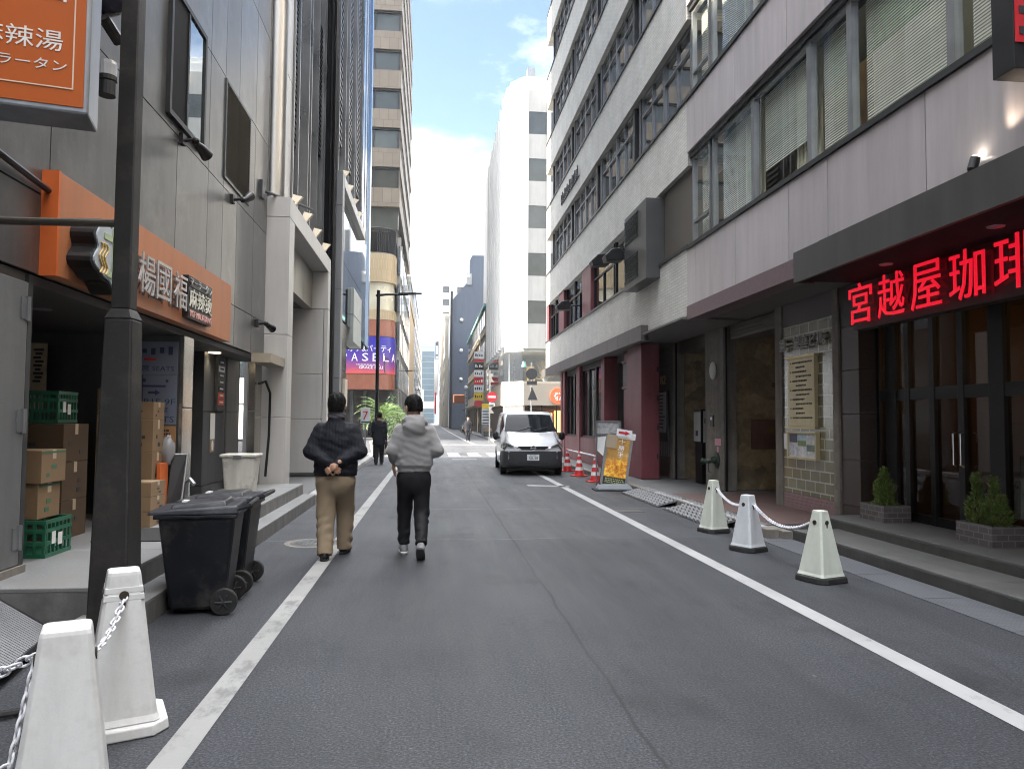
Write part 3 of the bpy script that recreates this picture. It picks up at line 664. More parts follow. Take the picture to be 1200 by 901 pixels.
# sign wall left of the entrances
sw = thing('tiled_wall', 'narrow tiled wall with a street number between the entrance and the maroon column', 'wall', (5.85, 18.4, .1))
B(5.86, 6.1, 17.73, 19.3, 1.0, 3.455).build('tile_panel', brick('grey_tile', (.15, .15, .12), (.18, .18, .14), (.10, .10, .09), 'x', .1, .4, .01, .5, .4), sw)
B(5.85, 6.1, 17.73, 19.3, .117, .62).build('brick_base', brick('pink_brick', (.25, .13, .11), (.22, .12, .10), (.15, .11, .1), 'x', .2, .07, .008), sw)
mb = MB()
for k in range(10): mb.box(5.85, 5.88, 17.78 + k * .15, 17.84 + k * .15, .63, 1.35)
mb.build('grille', M['alu'], sw)
B(5.855, 6.1, 17.73, 19.3, .62, .995).build('panel', M['concrete'], sw)
text('number', '82', M['brass'], sw, (5.855, 18.6, 2.45), UYm, UZ, .45, .22, .02)
db = thing('directory_board', 'white tenant directory board on the tiled wall by the maroon column', 'sign', (5.8, 18.3, 1.7))
B(5.80, 5.85, 17.95, 18.75, 1.0, 2.28).build('case', M['darkalu'], db, bevel=.005); B(5.792, 5.799, 17.99, 18.71, 1.22, 2.24).build('face', M['signw'], db)
mb = MB(); r2 = random.Random(5)
for k in range(10):
    z = 2.16 - k * .09; mb.box(5.788, 5.791, 18.58, 18.63, z - .015, z + .015); mb.box(5.788, 5.791, 18.05 + r2.uniform(0, .2), 18.54, z - .012, z + .012)
mb.build('text_line', M['ink'], db)

# ================================================================== RIGHT: white tile building
M['tile'] = brick('white_tile', (.56, .55, .51), (.63, .62, .58), (.40, .39, .36), 'x', .235, .062, .006, .45, .35, .22)
tb = thing('tile_building', 'grey white brick office building with dark ribbon windows and maroon shop front', 'building', (XF, 22, 0))
Y0, Y1 = 13.37, 31.0
B(XF, 5.5, Y0, Y1, 3.50, SILL[0]).build('wall', M['tile'], tb)
for k in range(1, 6): B(XF, 5.5, Y0, Y1, SILL[k - 1] + 1.57, SILL[k]).build('wall', M['tile'], tb)
B(5.51, 14, Y1 - .3, Y1, 3.5, 19).build('end_wall', M['tile'], tb)
mb = MB().box(7.5, 14, Y0, Y1 - .31, 3.5, 18.8)
for k in range(6): mb.box(5.5, 7.5, Y0, Y1 - .31, SILL[k] - .3, SILL[k] - .02)
mb.build('interior', M['brownint'], tb)
for k in range(6): B(XF - .03, XF + .15, Y0, Y1 + .02, SILL[k] + .001, SILL[k] + .06).build('sill', M['darkalu'], tb)
u0 = MB(); W_, H_ = 1.68, 1.505
u0.box(0, .09, 0, .055, 0, H_); u0.box(0, .09, W_ - .055, W_, 0, H_); u0.box(.005, .085, .056, W_ - .056, 0, .05); u0.box(.005, .085, .056, W_ - .056, H_ - .045, H_)
u0.box(-.005, .085, .056, W_ - .056, 1.0, 1.05); u0.box(.004, .08, W_ / 2 - .025, W_ / 2 + .025, .051, .999); u0.box(.004, .08, W_ / 2 - .02, W_ / 2 + .02, 1.051, H_ - .046)
wproto = u0.build('window', mat('window_frame', (.20, .205, .215), .4, .6, .15, 6), None)
pproto = B(.045, .053, .05, W_ - .05, .04, H_ - .04).build('pane', M['glassd'], wproto, world=False)
b0 = MB()
b0.box(.35, .36, .06, W_ * .5, .0, H_); b0.box(.40, .41, W_ * .5, W_ - .06, .0, H_ * .55)
bproto = b0.build('blind', mat('roller_blind', (.30, .25, .19), .8, 0, .25, 1), wproto, world=False)
first = True
units = []
for bay in range(5):
    ya = 13.5 + bay * 4.12
    for j in range(2): units.append(ya + j * 1.69)
pier = MB()
for k in range(1, 6):
    for y in units:
        if y + W_ > Y1: continue
        if first: wn = wproto; first = False
        else:
            wn = wproto.copy(); col.objects.link(wn)
            q = pproto.copy(); col.objects.link(q); q.parent = wn
            if rnd.random() < .6: q = bproto.copy(); col.objects.link(q); q.parent = wn
        wn.parent = tb; wn.location = (XF + .12 - tb.location.x, y - tb.location.y, SILL[k] + .061)
    for bay in range(5):
        ya = 13.5 + bay * 4.12 + 3.38
        e = min(ya + .73, Y1)
        if ya < Y1:
            pier.box(XF + .1, XF + .5, ya, ya + .16, SILL[k] + .06, SILL[k] + 1.57); pier.box(XF + .2, XF + .5, ya + .17, e - .17, SILL[k] + .06, SILL[k] + 1.57); pier.box(XF + .1, XF + .5, e - .16, e, SILL[k] + .06, SILL[k] + 1.57)
build_each(pier, 'pier', M['darkalu'], tb)
# first floor: maroon piers, windows, duct box, hoods
z0, z1 = SILL[0] + .061, SILL[0] + 1.57
B(XF + .1, XF + .3, 13.37, 15.1, z0, z1).build('infill_panel', mat('brown_panel', (.115, .10, .085), .45, .2, .08, 1.5), tb)
fp = MB(); fr = MB()
for a, b_ in ((22.2, 23.5), (26.9, 27.9), (30.5, 31.0)): fp.box(XF + .03, XF + .3, a, b_, z0, z1)
build_each(fp, 'maroon_pier', M['maroon'], tb)
for a, b_ in ((17.0, 19.5), (19.6, 22.15), (23.55, 25.2), (25.25, 26.85), (27.95, 29.2), (29.25, 30.45)):
    fr = MB(); x = XF + .12
    fr.box(x, x + .09, a, a + .06, z0, z1).box(x, x + .09, b_ - .06, b_, z0, z1).box(x, x + .08, a + .061, b_ - .061, z0 + .95, z0 + 1.0).box(x, x + .08, (a + b_) / 2 - .03, (a + b_) / 2 + .03, z0, z0 + .949)
    f_ = fr.build('window', M['black'], tb); B(x + .04, x + .048, a + .05, b_ - .05, z0, z1).build('pane', M['glassd'], f_)
lv = thing('duct_box', 'grey metal ventilation box with two louvres on the tile facade', 'vent box', (4.45, 16, 4.55))
B(4.45, XF + .11, 15.12, 16.9, 4.53, 6.25).build('case', mat('duct_grey', (.075, .075, .075), .4, .35, .1, 2), lv, bevel=.01)
for z in (4.72, 5.62):
    s_ = MB().box(4.43, 4.449, 15.75, 16.86, z - .03, z).box(4.43, 4.449, 15.75, 16.86, z + .5, z + .53)
    for k in range(9): s_.hexa([(4.42, 15.78, z + .01 + k * .055), (4.449, 15.78, z + .02 + k * .055), (4.449, 16.83, z + .02 + k * .055), (4.42, 16.83, z + .01 + k * .055)], [(4.42, 15.78, z + .02 + k * .055), (4.449, 15.78, z + .055 + k * .055), (4.449, 16.83, z + .055 + k * .055), (4.42, 16.83, z + .02 + k * .055)])
    s_.build('louvre', M['darkalu'], lv)
def hood(x, y, z, label):
    h = thing('hood_lamp', label, 'lamp', (x, y, z), 0, 'black hooded floodlights on the tile facade')
    pr_ = [(0, 0), (-.42, -.04), (-.46, .10), (-.30, .26), (-.08, .30), (0, .2)]
    MB().prism(pr_, -.19, .19, 'y').build('housing', M['black'], h, world=False, bevel=.02)
    MB().tube([(0, 0, .12), (.12, 0, .14), (XF - x + .1, 0, .14)], .03).build('arm', M['black'], h, world=False)
hood(4.5, 17.3, 5.35, 'black hooded floodlight nearest the grey ventilation box')
hood(4.5, 18.8, 5.55, 'black hooded floodlight second from the grey ventilation box')
hood(4.5, 24.2, 5.2, 'black hooded floodlight farthest along the tile facade, beyond the maroon pier')
# company letters on the band
r2 = random.Random(6); mb = MB().box(XF - .03, XF - .005, 23.8, 27.2, 9.60, 9.64)
for k in range(7):
    y = 27.1 - k * .48; mb.box(XF - .06, XF - .03, y - .30, y - .24, 9.62, 10.0).box(XF - .06, XF - .03, y - .24, y - .02, 9.66 + .1 * (k % 3), 9.73 + .1 * (k % 3)).box(XF - .06, XF - .03, y - .06, y, 9.62, 9.95 - .08 * (k % 2))
tag(mb.build('wall_letters', M['ink']), 'dark lettering on the third tile band high up on the brick office building', 'sign')
# ground floor canopy + shop front
fas = MB()
y = 15.98
while y < 31: fas.box(4.58, 4.62, y, min(y + 1.05, 31.1) - .01, 3.30, 3.64); y += 1.05
fas.box(4.62, XF, 15.98, 16.02, 3.3, 3.64)
fas.build('fascia', mat('fascia_grey', (.105, .10, .095), .45, .4, .12, 1.5, isl=.2), tb)
mb = MB().box(4.62, 9, 17.45, 31.05, 3.40, 3.44).box(4.62, 5.85, 13.37, 17.44, 3.42, 3.46); mb.build('soffit', M['soffit'], tb)
sf = thing('maroon_storefront', 'maroon shop front with tall dark windows below the grey fascia', 'shop front', (5, 24, .1))
mb = MB().box(5.0, 5.45, 17.42, 18.75, .117, 3.38); mb.build('column', M['maroon'], sf, bevel=.01)
mb = MB()
for z in (.6, 1.3, 2.0, 2.7): mb.box(5.38, 5.41, 17.40, 17.419, z, z + .12)
build_each(mb, 'hinge', M['black'], sf)
B(5.3, 5.5, 18.76, 20.2, .117, 3.38).build('recess_panel', M['maroon'], sf)
B(5.25, 5.299, 18.9, 20.1, 2.45, 3.1).build('sign_panel', mat('dark_sign_panel', (.08, .055, .05), .5), sf, bevel=.004)
mb = MB().box(5.22, 5.29, 18.84, 20.16, 3.101, 3.16).box(5.22, 5.29, 18.84, 20.16, 2.39, 2.449); build_each(mb, 'sign_frame', M['maroon'], sf)
for a, b_ in ((21.3, 21.75), (25.0, 25.6), (27.9, 28.3), (28.5, 28.8)): B(5.0, 5.4, a, b_, .117, 3.38).build('column', M['maroon'], sf, bevel=.006)
B(5.9, 6.1, 20.2, 21.3, .117, 3.38).build('doorway', M['interior'], sf)
for a, b_ in ((21.76, 24.99), (25.61, 27.89)):
    B(5.03, 5.4, a, b_, .117, .95).build('bulkhead', M['maroon'], sf)
    f = MB().box(5.1, 5.2, a, b_, .951, 1.02).box(5.1, 5.2, a, b_, 3.2, 3.38)
    for q in np.linspace(a, b_ - .08, 4): f.box(5.1, 5.2, q, q + .08, 1.02, 3.2)
    f_ = f.build('window', M['black'], sf); B(5.14, 5.15, a, b_, 1.02, 3.2).build('pane', M['glassd'], f_)
    B(5.7, 5.75, a, b_, .9, 3.3).build('curtain', mat('pale_display', (.20, .17, .14), .8, 0, .5, 1.3), sf)
B(5.5, 9, 28.85, 29.0, .117, 3.38).build('end_wall', M['maroon'], sf)
# ================================================================== LEFT: metal panel restaurant building
XL = -3.0
lb = thing('restaurant_building', 'grey metal panel building with the orange restaurant fascia and open storage bay', 'building', (XL, 6, 0))
rows = [2.58, 3.2, 4.79, 6.38, 8.33, 10.2, 12.1, 14.]
cs_ = [-20, -16, -12, -9, -6, -4.4, -2.8, -1.2, .4, 2., 3.4, 4.8, 6.05, 7.3, 8.86, 10.05, 10.75, 11.5, 12.55, 13.5]
mb = MB()
for a, b_ in zip(cs_, cs_[1:]):
    for c, d in zip(rows, rows[1:]): mb.box(XL - .03, XL, a + .007, b_ - .007, c + .007, d - .007)
mb.build('wall', M['panel'], lb)
mb = MB().box(-14, XL - .035, -20, 13.62, 2.6, 14); mb.box(XL - .2, XL - .001, 13.485, 13.5, 2.58, 14); mb.build('core', M['panelback'], lb)
f = MB(); x = XL
f.box(x + .001, x + .05, 8.44, 8.50, 4.90, 6.42).box(x + .001, x + .05, 9.66, 9.72, 4.90, 6.42).box(x + .001, x + .05, 8.501, 9.659, 4.90, 4.96).box(x + .001, x + .05, 8.501, 9.659, 6.36, 6.42).box(x + .001, x + .045, 9.02, 9.07, 4.96, 6.36)
f_ = f.build('window', M['black'], lb)
B(x + .02, x + .028, 9.07, 9.66, 4.96, 6.36).build('pane', mat('mirror_glass', (.30, .33, .34), .02, .95, .02), f_)
B(x + .02, x + .03, 8.5, 9.02, 4.96, 6.36).build('dark_pane', mat('dark_pane', (.012, .012, .013), .8, spec=.1), f_)
lo_ = MB().box(x + .001, x + .02, 10.78, 12.12, 4.92, 4.96).box(x + .001, x + .02, 10.78, 12.12, 6.32, 6.36).box(x + .001, x + .02, 10.74, 10.779, 4.92, 6.36).box(x + .001, x + .02, 12.121, 12.16, 4.92, 6.36)
lf = lo_.build('louvre_frame', M['darkalu'], lb)
s_ = MB(); z = 4.965
while z < 6.3:
    s_.hexa([(x + .002, 10.78, z + .018), (x + .016, 10.78, z), (x + .016, 12.12, z), (x + .002, 12.12, z + .018)], [(x + .002, 10.78, z + .022), (x + .018, 10.78, z + .005), (x + .018, 12.12, z + .005), (x + .002, 12.12, z + .022)]); z += .036
s_.build('louvre_slat', mat('louvre_bronze', (.20, .17, .12), .4, .5, .2, 2), lf)
# soffit + pillars + recess
dg = mat('dark_wall', (.065, .068, .072), .5, .1, .2, 2, streak=.25)
B(-6.2, XL - .03, -6, 13.48, 2.5, 2.575).build('soffit', mat('soffit_dark', (.06, .058, .055), .6), lb)
shin = mat('shiny_steel', (.50, .48, .44), .22, .95, .15, 3, streak=.3, bs=3, bst=.15)
mb = MB().box(XL - .05, XL, 9.30, 9.66, .36, 1.62).box(XL - .05, XL, 9.30, 9.66, 1.63, 2.5); mb.build('steel_column', shin, lb, bevel=.006)
mb = MB().box(XL - .12, XL - .01, 12.98, 13.46, .36, 1.62).box(XL - .12, XL - .01, 12.98, 13.46, 1.63, 2.5); mb.build('steel_column', shin, lb, bevel=.006)
B(-6.2, XL - .052, 9.31, 9.6, .36, 2.5).build('partition', dg, lb)
mb = MB().box(-3.56, -3.4, 11.45, 13.45, .50, 1.60).box(-3.56, -3.4, 11.45, 13.45, 1.61, 2.5).box(-3.56, -3.39, 11.45, 13.45, .36, .49); mb.build('recess_wall', dg, lb)
mb = MB().tube([(-3.37, 12.55, .36), (-3.37, 12.55, 2.5)], .018); mb.build('conduit', dg, lb)
mb = MB().box(-3.8, -3.7, 9.61, 11.44, .36, 2.5); d_ = mb.build('door', mat('brown_black_door', (.022, .018, .016), .4, .2), lb)
mb = MB().box(-3.70, -3.66, 10.5, 10.56, .36, 2.5).box(-3.7, -3.66, 11.38, 11.44, .36, 2.5); mb.build('door_frame', M['black'], d_)
B(-3.7, -3.67, 11.06, 11.1, 1.2, 1.5).build('handle', M['steel'], d_)
mb = MB().box(-6.3, -6.2, -6, 13.45, .3, 2.5).box(-6.2, -3.4, 13.46, 13.5, .36, 2.5); mb.build('back_wall', M['interior'], lb)
dlm = mat('downlight', (1, .85, .6), .4, emit=(1, .8, .5), es=1.6)
mb = MB().at((-3.3, 11.6, 2.488)); mb.lathe([(.09, 0), (.09, .008)], 18); mb.build('ceiling_light', dlm, lb)
mb = MB()
for p in ((-3.6, 7.2), (-3.4, 8.6)): mb.at((p[0], p[1], 2.489)); mb.lathe([(.09, 0), (.09, .008)], 18)
mb.build('unlit_ceiling_light', M['alu'], lb)
ld = bpy.data.lights.new('recess_light', 'SPOT'); ld.energy = 2.5; ld.spot_size = R(110); ld.color = (1, .82, .55); ld.shadow_soft_size = .08
lo = bpy.data.objects.new('recess_light', ld); lo.location = (-3.3, 11.6, 2.47); col.objects.link(lo)
# left wall with grey steel door
gd = thing('steel_door', 'grey steel door leaf with hinges at the far left below the panels', 'door', (XL, 5.2, .33))
B(XL - .05, XL, 3.6, 5.82, .42, 2.50).build('leaf', mat('door_grey', (.20, .205, .21), .45, .35, .1, 1.2, streak=.15, grime=(.16, .16, .16), gs=2), gd, bevel=.008)
mb = MB()
for z in (.62, 1.47, 2.3): mb.at((XL + .012, 5.80, z)); mb.lathe([(.016, -.09), (.016, .09)], 10); mb.at().box(XL + .001, XL + .008, 5.72, 5.80, z - .08, z + .08)
mb.build('hinge', M['alu'], gd)
B(XL - .06, XL - .001, 5.821, 5.88, .36, 2.56).build('frame', M['darkalu'], gd)
B(XL - .3, XL + .02, -6, 5.88, .28, .415).build('door_sill', M['concrete'], gd)
B(XL - .06, XL - .002, -6, 3.59, .42, 2.5).build('side_panel', M['darkalu'], gd)
tag(MB().tube([(XL + .05, 3, 3.5), (XL + .05, 5.98, 3.23)], .025).box(XL, XL + .06, 3, 3.06, 3.45, 3.55).build('rail', M['darkalu']), 'slanting grey metal rail on the panels left of the orange fascia', 'rail')
# orange fascia
of = thing('fascia_sign', 'orange restaurant fascia with silver raised characters and a cloud shaped emblem', 'sign', (XL, 8.4, 3))
B(XL + .001, XL + .12, 5.97, 10.86, 2.585, 3.39).build('board', M['orange'], of, bevel=.004)
B(XL + .001, XL + .125, 5.94, 5.969, 2.58, 3.395).build('end_board', mat('orange_edge', (.60, .12, .02), .5), of)
silv = mat('silver_letter', (.46, .46, .47), .35, .7, .1, 5)
for i, ch in enumerate('楊國福'):
    y = [7.42, 7.88, 8.39][i]
    c_ = text('character', ch, silv, of, (XL + .20, y - .11, 2.71), UY, UZ, .41, .39, .015)
    text('character_return', ch, M['black'], c_, (XL + .195, y - .11, 2.71), UY, UZ, .41, .39, -.07)
for s_, y, z, wd, h, q in (('マーラータン', 8.84, 3.04, .84, .10, silv), ('麻辣烫', 8.84, 2.79, .84, .22, mat('cream_letter', (.66, .64, .55), .5)), ('YGF MALATANG', 8.84, 2.68, .84, .075, mat('pale_red_letter', (.75, .4, .36), .5))):
    c_ = text('small_character', s_, q, of, (XL + .19, y, z), UY, UZ, wd, h, .01)
B(XL + .121, XL + .185, 8.81, 9.71, 2.66, 3.02).build('character_backing', M['black'], of)
B(XL + .121, XL + .185, 8.81, 9.71, 3.03, 3.15).build('character_backing', M['black'], of)
# cloud emblem
cl_ = []
for k in range(64):
    a = 2 * PI * k / 64; r_ = .33 * (1 + .11 * math.cos(5 * a + .6) + .05 * math.cos(9 * a)); cl_.append((6.50 + r_ * 1.15 * math.cos(a), 2.86 + r_ * .86 * math.sin(a)))
MB().prism(cl_, XL + .121, XL + .30, 'x').build('emblem_body', M['black'], of)
MB().prism([(6.50 + (y - 6.50) * .9, 2.86 + (z - 2.86) * .9) for y, z in cl_], XL + .301, XL + .315, 'x').build('emblem_face', mat('emblem_face', (.42, .46, .50), .4), of)
mb = MB()
for o_ in (0, .05, .10):
    mb.tube([(XL + .322, 6.24 + o_ + .03 * math.sin(k * 1.1), 2.92 - k * .028) for k in range(10)], .007, 5)
mb.build('emblem_line', mat('gold_line', (.6, .4, .12), .4), of)
mb = MB().box(XL + .316, XL + .322, 6.45, 6.51, 2.64, 3.08).box(XL + .316, XL + .322, 6.3, 6.7, 2.96, 3.01).box(XL + .316, XL + .322, 6.36, 6.6, 2.66, 2.71); mb.build('emblem_mark', mat('sage', (.36, .44, .26), .5), of)
# projecting orange sign at the top left
os_ = thing('projecting_sign', 'orange and grey projecting sign box with white characters at the top left', 'sign', (-1.67, 3.7, 2.955), R(13.5))
W0, H0 = 1.5, 2.2
B(-W0, 0, 0, .24, 0, H0).build('case', mat('sign_case', (.30, .31, .33), .4, .5, .15, 2, streak=.3), os_, world=False, bevel=.012)
B(-W0 + .03, -.022, -.006, -.001, .03, H0 - .03).build('face', M['orange2'], os_, world=False)
mb = MB().box(-W0 + .1, -.065, -.010, -.0065, .110, .116).box(-.071, -.065, -.010, -.0065, .116, H0 - .1)
mb.build('border_line', mat('cream_line', (.65, .50, .36), .5), os_, world=False)
cw_ = mat('white_letter', (.68, .66, .62), .5)
text('character', '楊國福', cw_, os_, (-.62, -.0065, .53), UX, UZ, .515, .165, .003, world=False)
text('character', '麻辣湯', cw_, os_, (-.475, -.0065, .287), UX, UZ, .36, .10, .003, world=False)
text('character', 'マーラータン', cw_, os_, (-.53, -.0065, .192), UX, UZ, .435, .052, .003, world=False)
mb = MB().box(-W0 + .1, -W0 + .3, .24, .9, .3, .36).box(-W0 + .1, -W0 + .3, .24, .9, 1.5, 1.56); mb.build('bracket', M['black'], os_, world=False)
# spotlights on the panels
def spot(p, label, target, big=1., two=False):
    s = thing('spotlight', label, 'spotlight', p, 0, 'black spotlights on the metal panels')
    MB().box(0, .05, -.06, .06, -.05, .07).tube([(.03, 0, 0), (.17, .01, .02)], .022).ball((.17, .02, .01), .045, n=10).build('arm', M['black'], s, world=False)
    for t in ([target] if not two else [target, (target[0] + .1, target[1] + .3, target[2] - .1)]):
        d = Vector(t).normalized(); a = Vector((.17, .03 if t is target else .06, .0)); L_ = .24 * big
        hd = MB().tube([a + d * .02, a + d * .06, a + d * (.10), a + d * L_], [.03, .045, .055 * big, .075 * big], 16).build('head', M['black'], s, world=False)
        MB().tube([a + d * (L_ + .001), a + d * (L_ + .004)], .06 * big, 16).build('lens', mat('lens_glass', (.25, .28, .32), .1, .5), hd, world=False)
spot((XL, 8.95, 4.77), 'black spotlight pointing down the street below the mirrored window', (.25, .8, -.35))
spot((XL, 11.15, 4.72), 'black spotlight pointing up with a bright rim below the louvre', (.2, .75, .5))
spot((XL, 12.85, 3.10), 'pair of black spotlights near the corner above the white plastic tub', (.25, .7, -.2), .85, True)
# camera and lamp behind the projecting sign
ct = thing('security_camera', 'round black camera dome on the panels just behind the orange sign box', 'security camera', (XL, 6.5, 4.9))
MB().box(XL, XL + .06, 6.5, 6.62, 4.7, 5.1).tube([(XL + .05, 6.55, 4.95), (XL + .18, 6.5, 5.0), (XL + .22, 6.45, 5.02)], .03).build('arm', M['black'], ct)
MB().ball((XL + .24, 6.4, 5.02), .15, .13, .14, 16).build('dome', mat('dome', (.02, .02, .03), .1), ct, smooth=True)
MB().tube([(XL + .24, 6.32, 4.82), (XL + .3, 6.5, 4.70)], .05).build('bracket', M['black'], ct)
cy = thing('wall_lamp', 'small black and grey cylinder lamp on the panels behind the dark pole', 'wall lamp', (XL, 6.6, 4.4))
MB().at((XL + .16, 6.62, 4.28)).lathe([(.07, 0), (.07, .12), (.08, .13), (.08, .17)], 16).at().box(XL, XL + .1, 6.6, 6.64, 4.32, 4.36).build('base', M['black'], cy)
MB().at((XL + .16, 6.62, 4.451)).lathe([(.07, 0), (.075, .1), (.07, .13)], 16).build('shade', mat('grey_lens', (.45, .46, .48), .25), cy)

# ------------------------------------------------------------------ storage bay contents
def carton(x, y, z, sx, sy, sz, label, m=None, rz=0., group='cardboard boxes in the storage bay', marks=True, fl=None):
    c = thing('cardboard_box', label, 'box', (x, y, z), rz, group)
    B(-sx / 2, sx / 2, -sy / 2, sy / 2, 0, sz).build('carton', m or M['card'], c, world=False, bevel=.004)
    MB().box(-sx / 2 + .001, sx / 2 - .001, -.03, .03, sz, sz + .002).box(-sx / 2 - .002, -sx / 2, -.03, .03, sz * .72, sz).box(sx / 2, sx / 2 + .002, -.03, .03, sz * .72, sz).build('tape', M['tape'], c, world=False)
    if marks:
        p = MB(); r2 = random.Random(int(x * 100 + y * 77 + z * 31))
        for k in range(2):
            a = r2.uniform(-.3, .15) * sx; p.box(a, a + r2.uniform(.1, .2) * sx, -sy / 2 - .003, -sy / 2 - .0005, sz * (.2 + .22 * k), sz * (.2 + .22 * k) + sz * .1)
            a = r2.uniform(-.3, .15) * sy; p.box(sx / 2 + .0005, sx / 2 + .003, a, a + r2.uniform(.08, .2) * sy, sz * (.18 + .24 * k), sz * (.18 + .24 * k) + sz * .12)
        if fl == 'g': p.box(sx / 2 + .0005, sx / 2 + .003, -sy / 2 + .01, sy / 2 - .01, sz * .9, sz * .96)
        p.build('printed_mark', mat('print_green', (.05, .16, .09), .7) if fl == 'g' else M['ink'], c, world=False)
    return c
F0 = .362
def crate(x, y, z, label, rz=0., group='green plastic crates in the storage bay'):
    c = thing('plastic_crate', label, 'crate', (x, y, z), rz, group)
    mb = MB(); sx, sy, h = .30, .22, .30
    for zz in (0, .10, .2, .27): mb.box(-sx, sx, -sy, -sy + .02, zz, zz + .03).box(-sx, sx, sy - .02, sy, zz, zz + .03).box(-sx, -sx + .02, -sy + .021, sy - .021, zz, zz + .03).box(sx - .02, sx, -sy + .021, sy - .021, zz, zz + .03)
    for k in range(9):
        t = -sx + .005 + k * (2 * sx - .03) / 8
        mb.box(t, t + .02, -sy + .003, -sy + .017, .0, .295).box(t, t + .02, sy - .017, sy - .003, 0, .295)
    for k in range(7):
        t = -sy + .022 + k * (2 * sy - .06) / 6
        mb.box(-sx + .003, -sx + .017, t, t + .018, 0, .295).box(sx - .017, sx - .003, t, t + .018, 0, .295)
    mb.box(-sx + .02, sx - .02, -sy + .02, sy - .02, .004, .02); mb.build('crate_body', M['green'], c, world=False)
    MB().box(sx + .0005, sx + .003, -.12, -.06, .10, .20).box(sx + .0005, sx + .003, -.02, .05, .08, .18).build('tag', M['paper'], c, world=False)
crate(-3.40, 6.62, F0, 'green plastic crate on the floor under the cardboard boxes, white tags on its side')
carton(-3.42, 6.62, F0 + .303, .46, .36, .29, 'cardboard box standing on the floor crate, below the topmost box', fl='g')
carton(-3.42, 6.62, F0 + .596, .52, .40, .27, 'topmost cardboard box on the green floor crate beside the steel door', fl='g')
carton(-3.85, 6.75, F0, .40, .40, .32, 'cardboard box on the floor behind the green crate stack')
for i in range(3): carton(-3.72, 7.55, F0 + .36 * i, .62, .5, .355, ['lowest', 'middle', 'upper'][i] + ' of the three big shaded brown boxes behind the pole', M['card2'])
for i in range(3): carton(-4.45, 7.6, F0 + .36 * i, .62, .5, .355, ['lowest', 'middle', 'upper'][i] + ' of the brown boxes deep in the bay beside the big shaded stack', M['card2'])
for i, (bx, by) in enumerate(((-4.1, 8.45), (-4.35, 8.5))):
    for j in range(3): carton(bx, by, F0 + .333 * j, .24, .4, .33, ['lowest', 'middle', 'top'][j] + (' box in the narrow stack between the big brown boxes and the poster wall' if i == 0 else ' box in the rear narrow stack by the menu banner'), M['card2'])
crate(-3.80, 7.55, F0 + 1.085, 'dark green crate lying on top of the big shaded brown boxes', .06)
hs = ['lowest', 'second', 'third', 'topmost']
for i in range(3): carton(-3.14, 8.35, F0 + .155 * i, .44, .42, .152, hs[i] + ' flat printed box in the low front stack behind the pole')
for i, h in enumerate((.40, .34, .37, .2)): carton(-3.29, 8.93, F0 + sum((.40, .34, .37, .2)[:i]) + .003 * i, .30, .34, h, hs[i] + ' tall box in the stack against the poster wall')
for i in range(5): carton(-3.60, 8.88, F0 + .293 * i, .26, .34, .29, ['lowest', 'second', 'third', 'fourth', 'topmost'][i] + ' box of the stack left of the poster wall stack')
# posters on the partition, facing the street entrance
pb = mat('blue_poster', (.15, .17, .225), .5, 0, .06)
p1 = thing('poster', 'pale blue seats poster at the top of the partition wall', 'poster', (-3.35, 9.3, 2.2))
B(-3.64, -3.07, 9.295, 9.305, 2.02, 2.42).build('sheet', pb, p1); text('lettering', '74席 SEATS', M['navy'], p1, (-3.58, 9.295, 2.06), UX, UZ, .47, .075, .002)
mb = MB()
for k, xx in enumerate((-3.6, -3.48, -3.38, -3.28, -3.18)): mb.box(xx, xx + .05, 9.292, 9.2945, 2.26 + (k % 2) * .02, 2.32 + .01 * k)
mb.build('pictogram', M['navy'], p1); B(-3.46, -3.32, 9.292, 9.2945, 2.19, 2.22).build('red_strip', M['redsign'], p1)
p2 = thing('poster', 'pale blue floor guide poster below the seats poster', 'poster', (-3.3, 9.3, 1.8))
B(-3.46, -3.07, 9.290, 9.300, 1.42, 2.015).build('sheet', pb, p2)
for s_, z, wd in (('B1F-9F', 1.66, .36), ('74席', 1.56, .2), ('SEATS', 1.45, .34)): text('lettering', s_, M['navy'], p2, (-3.265 - wd / 2, 9.290, z), UX, UZ, wd, .07, .002)
MB().prism([(-3.40, 1.79), (-3.32, 1.79), (-3.32, 1.77), (-3.26, 1.805), (-3.32, 1.84), (-3.32, 1.82), (-3.40, 1.82)], 9.286, 9.289, 'y').build('arrow', M['navy'], p2)
MB().box(-3.48, -3.43, 9.286, 9.289, 1.93, 1.97).box(-3.2, -3.17, 9.286, 9.289, 1.93, 1.96).box(-3.48, -3.2, 9.286, 9.289, 1.87, 1.895).build('pictogram', M['navy'], p2)
p3 = thing('notice', 'orange brown cardboard notice under the blue posters', 'notice', (-3.35, 9.3, 1.2))
B(-3.60, -3.07, 9.290, 9.300, 1.06, 1.405).build('sheet', mat('orange_card', (.36, .19, .075), .7), p3)
mb = MB(); r2 = random.Random(2)
for k in range(7):
    x = -3.57
    while x < -3.14 - (.2 if k in (3, 4) else 0): l_ = r2.uniform(.015, .05); mb.box(x, x + l_, 9.2865, 9.2895, 1.34 - k * .042, 1.36 - k * .042); x += l_ + .008
mb.build('text_line', M['ink'], p3)
p4 = thing('menu_banner', 'narrow upright menu banner deep in the storage bay', 'banner', (-4.3, 9.0, 1.6))
B(-4.62, -4.42, 9.0, 9.02, 1.56, 2.35).build('sheet', mat('cream_banner', (.45, .36, .22), .6, 0, .3, 6), p4); mb = MB()
for k in range(9): mb.box(-4.56 + .02 * (k % 2), -4.48 + .015 * (k % 3), 8.994, 8.999, 1.9 + k * .045, 1.925 + k * .045)
mb.build('printed_mark', M['ink'], p4)
